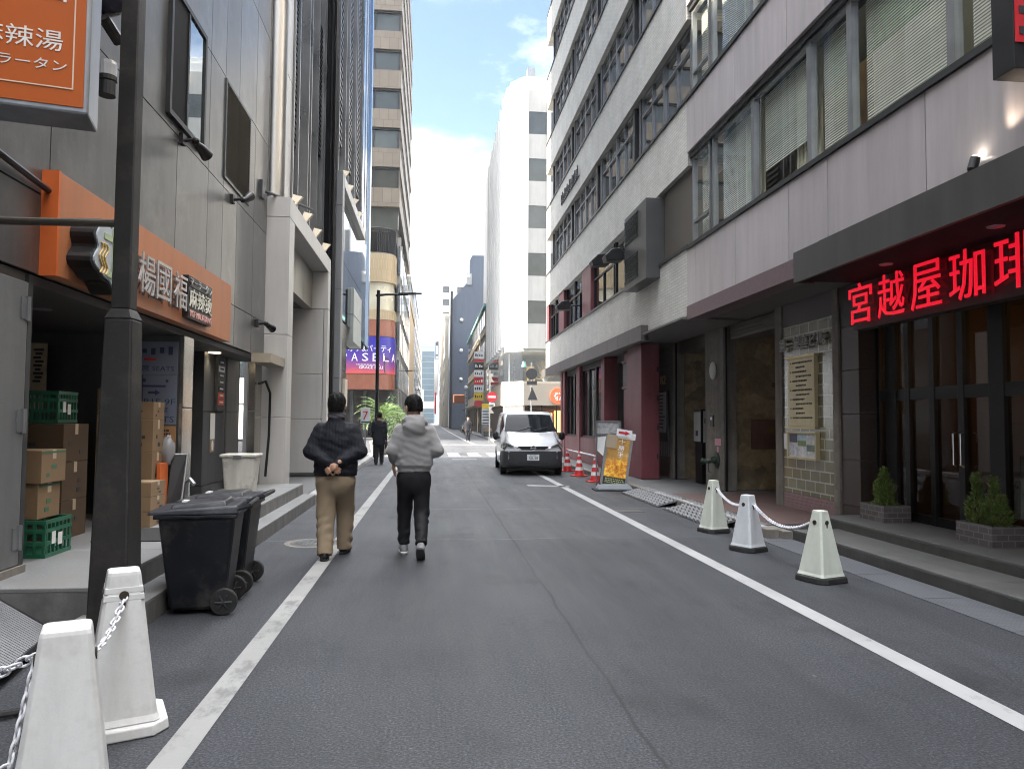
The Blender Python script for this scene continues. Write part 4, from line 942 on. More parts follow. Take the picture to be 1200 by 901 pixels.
B(-4.615, -4.425, 8.994, 8.999, 1.58, 1.82).build('pink_foot', mat('pinkish_foot', (.5, .3, .3), .6), p4)
mb = thing('menu_board', 'large dark menu board on the back of the storage bay', 'board', (-5, 8.6, 1.5)); B(-5.6, -4.75, 8.8, 8.84, 1.5, 2.4).build('panel', mat('slate', (.06, .065, .07), .5, 0, .3, 9), mb); MB().box(-5.62, -4.73, 8.795, 8.799, 2.401, 2.44).build('frame', M['darkalu'], mb)
cb = thing('cabinet', 'pale grey cabinet behind the stacked green crate', 'cabinet', (-4.5, 8.3, F0)); B(-4.75, -4.3, 8.1, 8.5, F0, 1.5).build('body', M['alu'], cb, bevel=.008); B(-4.73, -4.32, 8.085, 8.099, F0 + .1, 1.45).build('door', M['alu'], cb)
bl = thing('folded_board', 'black folded sandwich board leaning on the steel column', 'board', (-3.1, 9.1, F0))
bl_ = MB().hexa([(-3.06, 8.98, F0), (-2.93, 9.05, F0), (-2.93, 9.08, F0), (-3.06, 9.01, F0)], [(-3.07, 9.2, 1.06), (-2.93, 9.25, 1.06), (-2.93, 9.28, 1.06), (-3.07, 9.23, 1.06)]); bl_.build('panel', M['black'], bl)
MB().tube([(-2.92, 9.05, F0), (-2.92, 9.27, 1.07), (-3.08, 9.21, 1.07)], .014).build('frame', M['alu'], bl)
ob = tag(B(-3.125, -3.085, 8.86, 9.12, F0, F0 + .62).build('leaning_board', mat('orange_plastic', (.6, .13, .03), .5), bevel=.005), 'orange plastic panel standing between the boxes and the black board', 'board')
pbag = MB().ball((-3.10, 9.12, 1.12), .08, .07, .17, 14)
r2 = random.Random(8); pbag.v = [(x + r2.uniform(-.015, .015), y + r2.uniform(-.015, .015), z + r2.uniform(-.02, .02)) for x, y, z in pbag.v]
tag(pbag.build('plastic_bag', mat('clear_plastic', (.28, .28, .29), .25), smooth=True), 'translucent plastic bag hanging above the orange panel', 'bag')
lm = thing('floor_mat', 'dark grid floor mat inside the storage bay', 'mat', (-3.8, 7.6, F0)); B(-3.1, -2.45, 7.2, 8.05, F0, F0 + .008).build('mat', M['rubber'], lm)
ltp = thing('faucet_box', 'small grey tap and box at the foot of the steel column', 'tap', (-3, 9.3, .5)); MB().tube([(-2.98, 9.45, .36), (-2.98, 9.45, .72), (-2.92, 9.4, .76), (-2.86, 9.36, .70)], .025).build('pipe', M['alu'], ltp); B(-3.08, -2.97, 9.22, 9.295, .62, .76).build('box', M['alu'], ltp, bevel=.005)
# directory sign in the recess
ds = thing('floor_directory', 'narrow dark tenant sign with white and red plates in the recess by the white tub', 'sign', (-3.38, 12.2, 2))
B(-3.395, -3.35, 11.98, 12.36, 1.62, 2.46).build('case', M['darkalu'], ds, bevel=.004)
for i, q in enumerate(['black', 'signw', 'darkalu', 'darkalu', 'black', 'redsign', 'redsign']):
    B(-3.349, -3.34, 12.02, 12.32, 2.34 - i * .105, 2.43 - i * .105).build('plate', M[q] if q != 'redsign' else mat('vermilion_plate', (.55, .09, .05), .45), ds)
    mb = MB(); mb.box(-3.339, -3.3375, 12.07, 12.26, 2.375 - i * .105, 2.40 - i * .105); mb.build('plate_text', M['ink'] if q == 'signw' else M['signw'], ds)
pn = thing('notice', 'white and brown paper notice below the tenant sign', 'notice', (-3.38, 12.0, 1.3)); B(-3.395, -3.385, 11.8, 12.02, 1.18, 1.58).build('sheet', M['paper'], pn); B(-3.395, -3.386, 11.8, 12.02, .98, 1.175).build('brown_sheet', mat('brown_sheet', (.30, .2, .14), .6), pn)
MB().prism([(11.91 + .05 * math.cos(a), 1.08 + .08 * math.sin(a)) for a in np.linspace(0, 2 * PI, 18)[:-1]], -3.385, -3.383, 'x').build('drop_mark', M['paper'], pn)
# white tub
tub = thing('plastic_tub', 'grubby white plastic tub with a rim on the step', 'tub', (-2.83, 11.45, F0))
m_w = mat('grubby_white', (.62, .60, .54), .5, 0, .08, 3, streak=.25, grime=(.30, .28, .24), gs=4)
MB().hexa([(-.19, -.17, 0), (.19, -.17, 0), (.19, .17, 0), (-.19, .17, 0)], [(-.235, -.21, .57), (.235, -.21, .57), (.235, .21, .57), (-.235, .21, .57)]).build('body', m_w, tub, world=False, bevel=.03)
MB().box(-.26, .26, -.235, .235, .571, .615).build('lid', m_w, tub, world=False, bevel=.015)
MB().box(-.06, .06, -.25, -.236, .56, .60).build('clip', M['alu'], tub, world=False)
hk = tag(MB().tube([(-2.98, 13.1, 2.1), (-2.9, 13.25, 2.15), (-2.85, 13.4, 1.95), (-2.86, 13.42, 1.2), (-2.88, 13.3, .5)], .022).build('cable', M['black']), 'black cable hanging beside the corner column above the white tub', 'cable')

# ================================================================== LEFT: portal frame building
M['cladl'] = mat('grey_cladding', (.20, .205, .215), .45, .15, .06, 1, streak=.1)
M['claddw'] = mat('pale_cladding', (.50, .485, .465), .42, .15, .06, 1, streak=.1)
M['finm'] = mat('fin_steel', (.50, .50, .49), .2, .95, .1, 2, bs=1.5, bst=.12)
M['darkstone'] = brick('dark_stone', (.07, .068, .065), (.09, .086, .08), (.03, .03, .03), 'y', .6, .62, .008, .35, .3)
pbld = thing('portal_building', 'grey building with a pale square portal frame and steel fins above', 'building', (-3, 17, 0))
mb = MB()
for z0, z1 in ((.2, 1.52), (1.53, 3.0), (3.01, 5.13)): mb.box(-3.05, -2.6, 13.55, 14.0, z0, z1)
mb.build('pillar', M['claddw'], pbld, bevel=.006)
mb = MB()
for a, b_ in ((13.55, 15.2), (15.21, 17.0), (17.01, 18.9)): mb.box(-3.05, -2.6, a, b_, 5.14, 5.5)
mb.build('header', M['claddw'], pbld, bevel=.006)
mb = MB()
for z0, z1 in ((.2, 1.5), (1.51, 2.6), (2.61, 4.2)): mb.box(-4.6, -2.7, 18.5, 18.9, z0, z1)
mb.box(-3.05, -2.6, 18.5, 18.9, 4.21, 5.13).box(-2.69, -2.6, 18.5, 18.9, .2, 4.2); mb.build('side_pillar', M['claddw'], pbld, bevel=.006)
mb = MB()
for a, b_ in ((14.01, 15.1), (15.11, 16.2), (16.21, 17.3), (17.31, 18.49)): mb.box(-3.2, -2.98, a, b_, 4.2, 5.13)
mb.build('back_panel', mat('beige_panel', (.34, .32, .26), .4, .2, .08, 1.3, streak=.15), pbld)
B(-4.6, -3.21, 14, 18.5, 4.2, 4.3).build('soffit', M['soffit'], pbld)
mb = MB()
for k in range(6): mb.box(-4.7, -4.5, 13.9, 18.5, .1 + k * .7, .1 + k * .7 + .69)
mb.build('stone_wall', M['darkstone'], pbld)
B(-3.62, -3.58, 14.1, 16.6, .1, 4.2).build('entrance_glass', M['glassv'], pbld)
# the blocks at the foot of the pillar and beige ledge
mb = MB().box(-3.6, -2.62, 13.52, 14.1, .1, .198).box(-3.06, -2.55, 13.5, 14.2, -.05, .19); mb.build('plinth', M['stone'], pbld, bevel=.008)
B(-2.95, -2.64, 12.4, 13.54, 2.42, 2.57).build('ledge', mat('beige_ledge', (.33, .28, .21), .5), pbld)
# upper facade
mb = MB()
for k in range(10): mb.box(-3.45, -3.0, 13.52, 13.6, 5.51 + k * 2.2, 5.51 + k * 2.2 + 2.18)
mb.box(-3.8, -3.45, 13.52, 13.6, 5.5, 27.5); mb.build('side_wall', mat('dark_side', (.095, .095, .10), .5, .2, .1, 1), pbld)
B(-14, -3.3, 13.61, 20.24, 4.4, 27.5).build('core', M['interior'], pbld)
mb = MB().tube([(-3.02, 14.02, 5.52), (-3.02, 14.02, 27.5)], .22, 40, False); mb.build('round_column', mat('satin_column', (.42, .41, .39), .32, .85, .06, .5), pbld, smooth=True)
mb = MB()
for k in range(8): mb.box(-3.2, -2.92, 14.4, 15.15, 5.5 + k * 2.8, 5.5 + k * 2.8 + 2.78)
mb.build('wall', M['claddw'], pbld)
M['finm2'] = mat('fin_grey', (.26, .26, .26), .3, .8, .15, 1, isl=.2)
gls = mat('facade_glass', (.035, .042, .042), .05, .3, .3, .5, bs=.7, bst=.05)
mb = MB()
for k in range(8):
    for j in range(4): mb.box(-3.1, -3.05, 15.2 + j * 1.25, 15.2 + j * 1.25 + 1.23, 5.5 + k * 2.8, 5.5 + k * 2.8 + 2.76)
mb.build('glazing', gls, pbld)
f0 = B(-3.05, -2.88, 15.18, 15.235, 5.5, 27.5).build('fin', M['finm2'], pbld)
for dy in (.55, 1.72, 2.05, 3.05, 3.9, 4.25):
    q = f0.copy(); col.objects.link(q); q.location.y = dy
mb = MB()
for j in range(3):
    for k in range(26): mb.box(-3.045, -2.93, 15.3 + j * 1.66, 15.85 + j * 1.66, 7.2 + j * .5 + k * .13, 7.2 + j * .5 + k * .13 + .05)
mb.build('louvre', M['black'], pbld)
# little uplights on the two headers
def uplight(y, z, x, label):
    s = thing('uplight', label, 'spotlight', (x, y, z), 0, 'beige uplights along the portal headers')
    MB().hexa([(-.05, -.04, 0), (.05, -.04, 0), (.05, .04, 0), (-.05, .04, 0)], [(.0, .10, .28), (.18, .10, .24), (.18, .24, .26), (.0, .24, .30)]).build('body', mat('beige_lamp', (.55, .46, .33), .45), s, world=False, bevel=.006)
    MB().box(-.06, .06, -.06, .06, -.02, -.001).build('foot', M['black'], s, world=False)
nm = ['first', 'second', 'third', 'fourth']
for i, y in enumerate((14.3, 15.5, 16.8, 18.2)): uplight(y, 5.53, -2.72, nm[i] + ' beige uplight from the street corner on the lower portal header')
for i, y in enumerate((21.0, 22.3, 23.7, 25.2)): uplight(y, 8.29, -2.62, nm[i] + ' beige uplight along the higher portal header')
tag(MB().tube([(XL, 13.0, 5.45), (-2.5, 15.2, 5.75)], .03).box(XL, XL + .05, 12.9, 13.1, 5.3, 5.6).build('flag_pole', M['darkalu']), 'thin grey rod projecting from the corner of the metal panels', 'rod')
# ================================================================== LEFT: second glass building
gb = thing('glass_building', 'dark glass building with a taller grey portal and blue glass below', 'building', (-3, 25, 0))
mb = MB()
for z0, z1 in ((.1, 2.6), (2.61, 5.0), (5.01, 7.3), (7.31, 8.25)): mb.box(-2.95, -2.5, 20.2, 20.62, z0, z1)
mb.build('pillar', M['cladl'], gb, bevel=.006)
mb = MB().box(-2.95, -2.5, 20.63, 26.9, 7.95, 8.25); mb.build('header', M['claddw'], gb, bevel=.006)
gb2 = mat('blue_glass', (.14, .17, .20), .03, .8, .1, .6, bs=.7, bst=.05)
mb = MB()
for j in range(5):
    for z0, z1 in ((4.4, 6.1), (6.12, 7.94)): mb.box(-2.72, -2.66, 20.63 + j * 1.3, 20.63 + j * 1.3 + 1.28, z0, z1)
mb.build('glazing', gb2, gb)
mb = MB()
for j in range(2):
    for k in range(3): mb.box(-2.78, -2.68, 20.63 + j * 1.3, 20.63 + j * 1.3 + 1.28, .1 + k * 1.43, .1 + k * 1.43 + 1.41)
mb.build('lower_glazing', mat('grey_glass', (.09, .095, .09), .12, .5, .2, 1), gb)
B(-2.72, -2.66, 27.1, 30.1, 4.4, 30).build('glazing', gb2, gb)
mb = MB()
for j in range(2):
    for k in range(2): mb.box(-2.95, -2.56, 24.0 + j * 1.3, 24.0 + j * 1.3 + 1.28, 4.0 + k * .87, 4.0 + k * .87 + .85)
mb.build('grey_box', mat('pale_grey_box', (.36, .38, .36), .45, .2, .06), gb, bevel=.006)
B(-2.67, -2.6, 22.3, 23.0, 1.9, 2.7).build('sign_plate', mat('cream_plate', (.6, .52, .42), .5), gb)
MB().box(-14, -2.8, 20.25, 30.1, 4.3, 30).box(-14, -2.8, 20.25, 23.2, .1, 4.29).box(-14, -5.5, 23.21, 30.1, .1, 4.29).build('core', M['interior'], gb)
mb = MB()
for k in range(8):
    for j in range(7): mb.box(-2.9, -2.79 + .03 * (j % 2), 20.3 + j * 1.4, 20.3 + j * 1.4 + 1.38, 8.26 + k * 2.75, 8.26 + k * 2.75 + 2.73)
mb.build('upper_glazing', gls, gb)
f0 = B(-2.79, -2.64, 20.3, 20.36, 8.27, 30).build('fin', M['finm2'], gb)
for dy in (1.4, 2.2, 4.0, 4.5, 6.3, 7.6, 8.5):
    q = f0.copy(); col.objects.link(q); q.location.y += dy
mb = MB()
for j in range(3):
    for k in range(60): mb.box(-2.78, -2.70, 20.5 + j * 2.44, 21.4 + j * 2.44, 9.3 + k * .2, 9.3 + k * .2 + .09)
mb.build('louvre', M['black'], gb)
B(-2.72, -2.60, 29.7, 30.12, 4.3, 30).build('corner_glass', mat('sky_glass', (.32, .39, .48), .06, .85, .05), gb)
tag(MB().tube([(-2.62, 19.35, .1), (-2.62, 19.35, 27)], .07).tube([(-2.75, 19.6, .1), (-2.75, 19.6, 27)], .16).build('drain_pipe', M['black']), 'dark vertical pipe in the gap between the two portals', 'pipe')
# ================================================================== brown corner tower
M['tan'] = brick('tan_tile', (.15, .12, .088), (.175, .142, .105), (.10, .08, .06), 'y', .7, 1.3, .02, .5, .2, .15)
M['tanx'] = brick('tan_tile_side', (.15, .12, .088), (.175, .142, .105), (.10, .08, .06), 'x', .7, 1.3, .02, .5, .2, .15)
M['redgran'] = mat('red_granite', (.24, .085, .05), .35, 0, .12, 2, streak=.15, isl=.1)
M['bronzeglass'] = mat('bronze_glass', (.12, .125, .11), .06, .55, .25, .5)
tw = thing('corner_tower', 'tan tiled corner tower with curved lower floors and ribbon windows', 'building', (-3, 58, 0))
TX, TY = -2.75, 57.0
B(-16, TX - .4, TY + .4, 84, 16, 46).build('core', M['interior'], tw)
ft = 17.9
for k in range(9):
    z = ft + k * 3.1
    B(-16, TX, TY, TY + .5, z, z + 1.45).build('spandrel', M['tan'], tw)
    B(TX - .5, TX, TY + .51, 84, z, z + 1.45).build('side_spandrel', M['tanx'], tw)
    if k < 8:
        m1 = MB().box(-16, TX - .1, TY + .25, TY + .3, z + 1.46, z + 3.09); f_ = m1.build('window', M['bronzeglass'], tw)
        fr = MB()
        for q in (-5.9, -4.85, -2.98): fr.box(q, q + .1, TY + .15, TY + .24, z + 1.46, z + 3.09)
        fr.box(-16, TX - .05, TY + .1, TY + .25, z + 2.93, z + 3.09); fr.build('frame', M['black'], f_)
        m1 = MB().box(TX - .35, TX - .3, TY + .6, 84, z + 1.46, z + 3.09); f_ = m1.build('window', M['bronzeglass'], tw)
        fr = MB()
        for j in range(13): fr.box(TX - .29, TX - .05, TY + .7 + j * 2.1, TY + .9 + j * 2.1, z + 1.46, z + 3.09)
        fr.build('pier', M['tanx'], f_)
B(-16, TX - .1, TY + .3, TY + .6, 16.2, 17.89).build('dark_floor', M['bronzeglass'], tw)
def round_front(x0, xr, yf, yb, r, n_=10):
    p = [(x0, yb), (x0, yf)]
    for k in range(n_ + 1):
        a = -PI / 2 + PI / 2 * k / n_; p.append((xr - r + r * math.cos(a), yf + r + r * math.sin(a)))
    p.append((xr, yb)); return p
def rf(z0, z1, d=0.): return MB().prism(round_front(-16 + d, -3.0 + d, TY - 1. - d, TY + 26, 1.3), z0, z1)
rf(3.75, 4.9, .03).build('granite_band', M['redgran'], tw)
rf(7.75, 9.0, .03).build('granite_band', M['redgran'], tw)
M['goldtan'] = brick('gold_tan_tile', (.30, .225, .13), (.34, .26, .155), (.22, .17, .1), 'y', .12, .8, .01, .45, .4, .12)
rf(9.01, 9.75, .06).build('tan_band', M['goldtan'], tw); rf(11.85, 14.0, .06).build('tan_band', M['goldtan'], tw)
rf(9.76, 11.84, -.1).build('curved_window', mat('cream_window', (.40, .37, .28), .25, .1, .25, .6), tw)
rf(14.01, 14.1, .0).build('terrace', M['concrete'], tw)
mb = MB()
pts = round_front(-16, -3.02, TY - .98, TY + 26, 1.28, 14)[1:-1]
path = [(-16 + k * .28, TY - .98) for k in range(40)] + pts[1:]
for (x, y) in path: mb.box(x - .03, x + .03, y - .03, y + .03, 14.1, 16.0)
mb.tube([(x, y, 15.98) for x, y in path], .04, 6); mb.build('terrace_railing', M['black'], tw)
rf(4.901, 7.749, -.02).build('billboard_core', M['darkalu'], tw)
m, n, b = nt_new('billboard'); v = coords(n); s = n.nodes.new('ShaderNodeSeparateXYZ'); n.links.new(v, s.inputs[0])
q = n.nodes.new('ShaderNodeMapRange'); q.inputs[1].default_value = -.05; q.inputs[2].default_value = 2.7; n.links.new(s.outputs[2], q.inputs[0])
ad = n.nodes.new('ShaderNodeMath'); ad.operation = 'MULTIPLY_ADD'; ad.inputs[1].default_value = .35; n.links.new(noise(n, v, .9, 4), ad.inputs[0]); n.links.new(q.outputs[0], ad.inputs[2])
n.links.new(ramp(n, ad.outputs[0], [(.12, (.65, .10, .05)), (.32, (.28, .06, .16)), (.55, (.09, .035, .24)), (.9, (.03, .025, .26))]), b.inputs['Base Color']); b.inputs['Roughness'].default_value = .3
bbt = thing('billboard', 'purple sunset karaoke billboard wrapped round the curved tower corner', 'billboard', (-5, 56, 5))
rfb = MB().prism(round_front(-9, -2.93, TY - 1.07, TY + 8, 1.37, 14), 4.93, 7.7); rfb.build('sheet', m, bbt)
ww = mat('white_print', (.8, .8, .82), .5)
def wrap(o):
    l = wloc(o.parent); r_ = 1.38; xc = -2.93 - 1.37; yc = TY - 1.07 + 1.37
    for v_ in o.data.vertices:
        x = v_.co.x + l.x; dy = v_.co.y + l.y - (TY - 1.07)
        if x > xc: a = (x - xc) / r_; v_.co.x = xc + (r_ - dy) * math.sin(a) - l.x; v_.co.y = yc - (r_ - dy) * math.cos(a) - l.y
    return o
wrap(text('lettering', 'カラオケ&パーティ', ww, bbt, (-7.35, TY - 1.085, 6.55), UX, UZ, 4.3, .50, .01))
for i, ch_ in enumerate('PASELA'): wrap(text('lettering', ch_, ww, bbt, (-6.85 + i * .78, TY - 1.085, 5.85), UX, UZ, .46, .60, .01))
wrap(text('lettering', 'GRACE BALI', ww, bbt, (-5.5, TY - 1.085, 5.28), UX, UZ, 1.75, .22, .01))
mb = MB(); r2 = random.Random(4)
for k in range(16): mb.box(-5.7 + k * .11, -5.63 + k * .11, TY - 1.09, TY - 1.083, 5.56, 5.62)
mb.build('text_line', ww, bbt)
mb = MB()
for k in range(5):
    a = k * 2 * PI / 5; mb.tube([(-3.75, TY - .85, 6.1), (-3.75 + .3 * math.cos(a), TY - .95, 6.1 + .3 * math.sin(a)), (-3.75 + .45 * math.cos(a), TY - .93, 6.0 + .42 * math.sin(a))], [.05, .05, .02], 5)
mb.tube([(-3.75, TY - .88, 6.1), (-3.6, TY - .88, 5.0)], .05, 6); mb.build('palm_print', M['ink'], bbt)
B(-16, TX, TY + .5, 84, .1, 3.74).build('base_wall', M['interior'], tw)
mb = MB()
for k in range(8): mb.box(-10 + k * .95, -9.8 + k * .95, TY - .2, TY + .1, .1, 3.74)
mb.build('column', M['darkalu'], tw)
mb = MB()
for j in range(8): mb.box(TX - .2, TX + .075, TY + 2 + j * 3, TY + 2.3 + j * 3, .12, 16)
mb.build('side_pier', mat('grey_pier', (.25, .24, .22), .5), tw)
mb = MB()
for k in range(4): mb.box(TX - .1, TX + .05, TY + 1.5, 84, 4 + k * 3, 6.2 + k * 3)
mb.build('side_glazing', mat('sky_side', (.3, .36, .42), .06, .8, .2), tw)

# ================================================================== white corner building
wb = thing('white_building', 'tall white corner building with a bright chamfered edge and paired window columns', 'building', (6, 56, 0))
M['wht'] = mat('white_wall', (.70, .69, .665), .55, 0, .04, 1, streak=.06)
M['wht2'] = mat('white_panel', (.46, .44, .405), .6, 0, .05, 1, streak=.10)
CX, CY = 6.55, 54.; SX_, SY_ = 5.35, 55.2; ZT = 26.9; ZB = 6.75
MB().prism([(CX, CY), (30, CY), (30, 80), (SX_, 80), (SX_, 73), (SX_, SY_)], ZB + .02, ZT).build('wall', M['wht'], wb)
MB().prism([(CX + .1, CY + .2), (29.8, CY + .2), (29.8, 79.8), (SX_ + .3, 79.8), (SX_ + .3, SY_ + .2)], ZT, ZT + .5).build('parapet', M['wht'], wb)
mb = MB()
for k in range(8): mb.box(SX_ - .22, SX_ - .003, 56.2 + k * 2.2, 56.9 + k * 2.2, ZB + .3, ZT - .4)
build_each(mb, 'fin', M['wht'], wb)
q = None
for x in (CX + .02, 8.25, 10.0, 11.7, 13.4):
    B(x, x + .30, CY - .28, CY - .003, ZB + .05, ZT - .6).build('pilaster', M['wht'], wb)
for i in range(4):
    x = (6.57, 8.25, 10.0, 11.7)[i] + .301; x2 = (8.25, 10.0, 11.7, 13.4)[i] - .001
    for k in range(5):
        z = ZB + .05 + k * 3.56
        B(x, x2, CY - .10, CY - .003, z, z + 1.85).build('spandrel', M['wht2'], wb)
        B(x, x2, CY - .06, CY - .003, z + 1.851, z + 3.559).build('window', mat('grey_window', (.13, .135, .125), .1, .4, .2, 1) if q is None else q, wb)
        q = bpy.data.materials.get('grey_window')
    B(x, x2, CY - .10, CY - .003, ZB + .05 + 5 * 3.56, ZT - .65).build('spandrel', M['wht2'], wb)
mb = MB()
for k in range(3): mb.at((12.2 - .0 + k * 0, 57 + k * .8, ZT + .5)); mb.lathe([(.5, 0), (.5, 1.1), (.35, 1.2)], 14)
mb.at().box(6.9, 7.5, 55.0, 55.8, ZT + .5, ZT + 1.6); mb.build('roof_tank', M['alu'], wb)
# lower showroom
ch = [(CX + .1, CY - .1), (20, CY - .1), (20, CY + .05), (SX_ + .1, SY_ + .05), (SX_ + .1, SY_ - .1)]
sr = thing('showroom', 'glazed corner showroom with furniture on show above a beige band', 'showroom', (6, 54, 0))
gp = MB().box(CX - .05, 20, CY - .08, CY - .04, 4.42, 6.72).box(SX_ - .08, SX_ - .04, SY_, 74, 4.42, 6.72).hexa([(SX_ - .06, SY_, 4.42), (CX - .05, CY - .08, 4.42), (CX - .02, CY - .05, 4.42), (SX_ - .03, SY_ + .03, 4.42)], [(SX_ - .06, SY_, 6.72), (CX - .05, CY - .08, 6.72), (CX - .02, CY - .05, 6.72), (SX_ - .03, SY_ + .03, 6.72)])
gp.build('glazing', M['glassc'], sr)
MB().prism([(CX + .05, CY), (19, CY), (19, 74), (SX_, 74), (SX_, SY_)], 6.6, 6.74).build('ceiling', M['wht2'], sr)
MB().prism([(CX + .05, CY), (19, CY), (19, 74), (SX_, 74), (SX_, SY_)], 4.2, 4.4).build('floor', mat('showroom_floor', (.4, .36, .3), .4), sr)
B(10.5, 10.6, 56, 74, 4.41, 6.59).build('inner_wall', mat('grey_green_wall', (.17, .18, .15), .8, 0, .2, 1), sr); B(7.3, 10.5, 60, 60.1, 4.41, 6.59).build('inner_wall', mat('grey_green_wall2', (.17, .18, .15), .8, 0, .2, 1), sr)
beige = mat('beige_band', (.30, .26, .205), .55, 0, .05, 1)
B(CX - .02, 20, CY - .6, CY - .1, 2.62, 4.2).build('band', beige, sr)
B(SX_ - .25, SX_ + .2, SY_, 74, 2.62, 4.2).build('band', beige, sr)
MB().prism([(SX_ - .25, SY_), (CX - .02, CY - .6), (CX - .02, CY), (SX_, SY_ + .3)], 2.60, 4.35).build('corner_band', M['wht'], sr)
MB().prism([(SX_ - .1, SY_ + .1), (CX, CY - .35), (CX + .2, CY + .3), (SX_ + .4, SY_ + .4)], .12, 2.59).build('corner_pier', M['wht'], sr)
tag(MB().at((9.1, CY - .62, 3.3), rx=R(90)).lathe([(.62, 0), (.62, .05), (.58, .06)], 32).build('round_sign', mat('orange_disc', (.75, .15, .06), .4)), 'round orange sign on the beige band of the corner showroom', 'sign')
MB().tube([(8.85, CY - .69, 3.25), (8.95, CY - .69, 3.5), (9.08, CY - .69, 3.45)], .045, 6).tube([(8.9, CY - .69, 3.1), (9.05, CY - .69, 3.3), (9.02, CY - .69, 2.98)], .045, 6).tube([(9.15, CY - .69, 3.5), (9.33, CY - .69, 3.42), (9.2, CY - .69, 3.0)], .045, 6).build('round_sign_print', M['signw'], bpy.data.objects['round_sign'])
# cafe below
B(SX_, 20, CY + 3.5, CY + 3.7, .1, 2.6).build('cafe_wall', mat('cafe_back', (.10, .055, .035), .7, 0, .5, 1), sr)
mb = MB()
for k, (x, z) in enumerate(((7.2, 2.0), (7.5, 1.9), (8.3, 2.05), (8.8, 1.95), (9.2, 2.1), (8.0, 1.0), (8.9, 1.2), (7.6, 1.1))): mb.ball((x, CY + 1 + .3 * (k % 3), z), .11, n=8)
mb.box(8.7, 9.3, CY + 3.3, CY + 3.45, .9, 2.1).box(9.5, 10.4, CY + 3.3, CY + 3.45, .6, 2.3); mb.build('cafe_lamp', mat('cafe_glow', (1, .6, .2), .5, emit=(1, .5, .16), es=.5), sr)
mb = MB()
for x in (6.9, 7.9, 9.0, 10.2): mb.box(x, x + .12, CY - .15, CY - .05, .12, 2.6)
mb.build('cafe_frame', M['black'], sr)
B(SX_ + .05, SX_ + .15, SY_ + .5, 74, .12, 2.6).build('brown_wall', mat('brown_side', (.11, .075, .055), .6, 0, .2, 2), sr)
# furniture on display
def chair(x, y, z, label):
    c = thing('chair', label, 'chair', (x, y, z)); ym = mat('yellow_wood', (.60, .36, .08), .5)
    B(-.28, .28, -.26, .26, .55, .62).build('seat', ym, c, world=False, bevel=.01); B(-.28, .28, .22, .28, .75, 1.15).build('backrest', ym, c, world=False, bevel=.01)
    for a in (-.25, .22):
        for q in (-.24, .21): B(a, a + .05, q, q + .05, 0, .549 if q < 0 else 1.1).build('leg', ym, c, world=False)
chair(7.25, 54.7, 4.41, 'yellow wooden chair on display in the corner showroom')
lt = thing('display_lamp', 'blue shaded lamp on display beside the yellow chair', 'lamp', (6.75, 54.8, 4.41)); MB().at((6.75, 54.8, 4.41)).lathe([(.15, 0), (.15, .03), (.02, .05), (.02, 1.1)], 12).build('stand', M['black'], lt); MB().at((6.75, 54.8, 5.5)).lathe([(.2, 0), (.12, .4)], 14).build('shade', mat('blue_shade', (.2, .5, .55), .5), lt)
dt = thing('display_shelf', 'white display stand with dark shelves in the glazed corner', 'shelf', (6.1, 55.2, 4.41)); mb = MB()
for k in range(4): mb.at((6.05, 55.6, 4.7 + k * .45)); mb.lathe([(.26 - .04 * k, 0), (.26 - .04 * k, .05)], 16)
mb.at().tube([(6.05, 55.6, 4.41), (6.05, 55.6, 6.4)], .03); mb.build('shelf', M['black'], dt); B(5.7, 5.8, 55.9, 56, 4.41, 6.59).build('post', M['wht'], dt)
br = thing('branch_arrangement', 'bare branch arrangement in a pot behind the showroom glass', 'plant', (8.3, 54.9, 4.41)); r2 = random.Random(9); mb = MB()
for k in range(60):
    p = Vector((8.4, 55.2, 4.5)); d = Vector((r2.uniform(-.8, .9), r2.uniform(-.3, .3), r2.uniform(.4, 1.3))).normalized(); pt = [p]
    for j in range(5): d = (d + Vector((r2.uniform(-.5, .5), r2.uniform(-.3, .3), r2.uniform(-.25, .4)))).normalized(); p = p + d * .33; pt.append(p)
    mb.tube(pt, [.018, .015, .012, .01, .008, .006], 4)
mb.build('branch', mat('pale_branch', (.42, .32, .2), .8), br); MB().at((8.4, 55.2, 4.41)).lathe([(.15, 0), (.22, .3), (.18, .35)], 14).build('pot', M['alu'], br)

# ================================================================== far street, right side
def wins(name, m, parent, plane, p, a0, a1, z0, z1, na, nz, wa, wz, d=.05, sgn=-1):
    """windows as one part per storey row"""
    for j in range(nz):
        mb = MB(); zc = z0 + (z1 - z0) * (j + .5) / nz
        for i in range(na):
            ac = a0 + (a1 - a0) * (i + .5) / na
            if plane == 'x': mb.box(p, p + sgn * d, ac - wa / 2, ac + wa / 2, zc - wz / 2, zc + wz / 2)
            else: mb.box(ac - wa / 2, ac + wa / 2, p, p - d, zc - wz / 2, zc + wz / 2)
        mb.build(name, m, parent)
M['farwin'] = mat('far_window', (.06, .065, .07), .15, .3, .3, .3)
ol = thing('old_building', 'old beige low building with dark ribbon windows behind the stacked shop signs', 'building', (6, 90, 0))
obm = mat('old_beige', (.33, .29, .225), .7, 0, .15, .5, streak=.3)
B(5.25, 20, 74.3, 112, .1, 13.2).build('wall', obm, ol)
for k in range(3): B(5.05, 5.24, 74.4, 111.5, 3.3 + k * 3.4, 3.55 + k * 3.4).build('ledge', obm, ol)
wins('window', M['farwin'], ol, 'x', 5.25, 75, 111, 3.7, 13.7, 12, 3, 2.1, 1.7)
B(5.0, 5.24, 74.3, 112, 13.0, 13.3).build('teal_coping', mat('teal', (.15, .38, .36), .5), ol)
mb = MB()
for k in range(9): mb.box(5.1, 5.24, 75 + k * 4, 78.2 + k * 4, .12, 2.9)
mb.build('shop_opening', mat('dark_shop', (.035, .028, .022), .6, 0, .6, .4), ol)
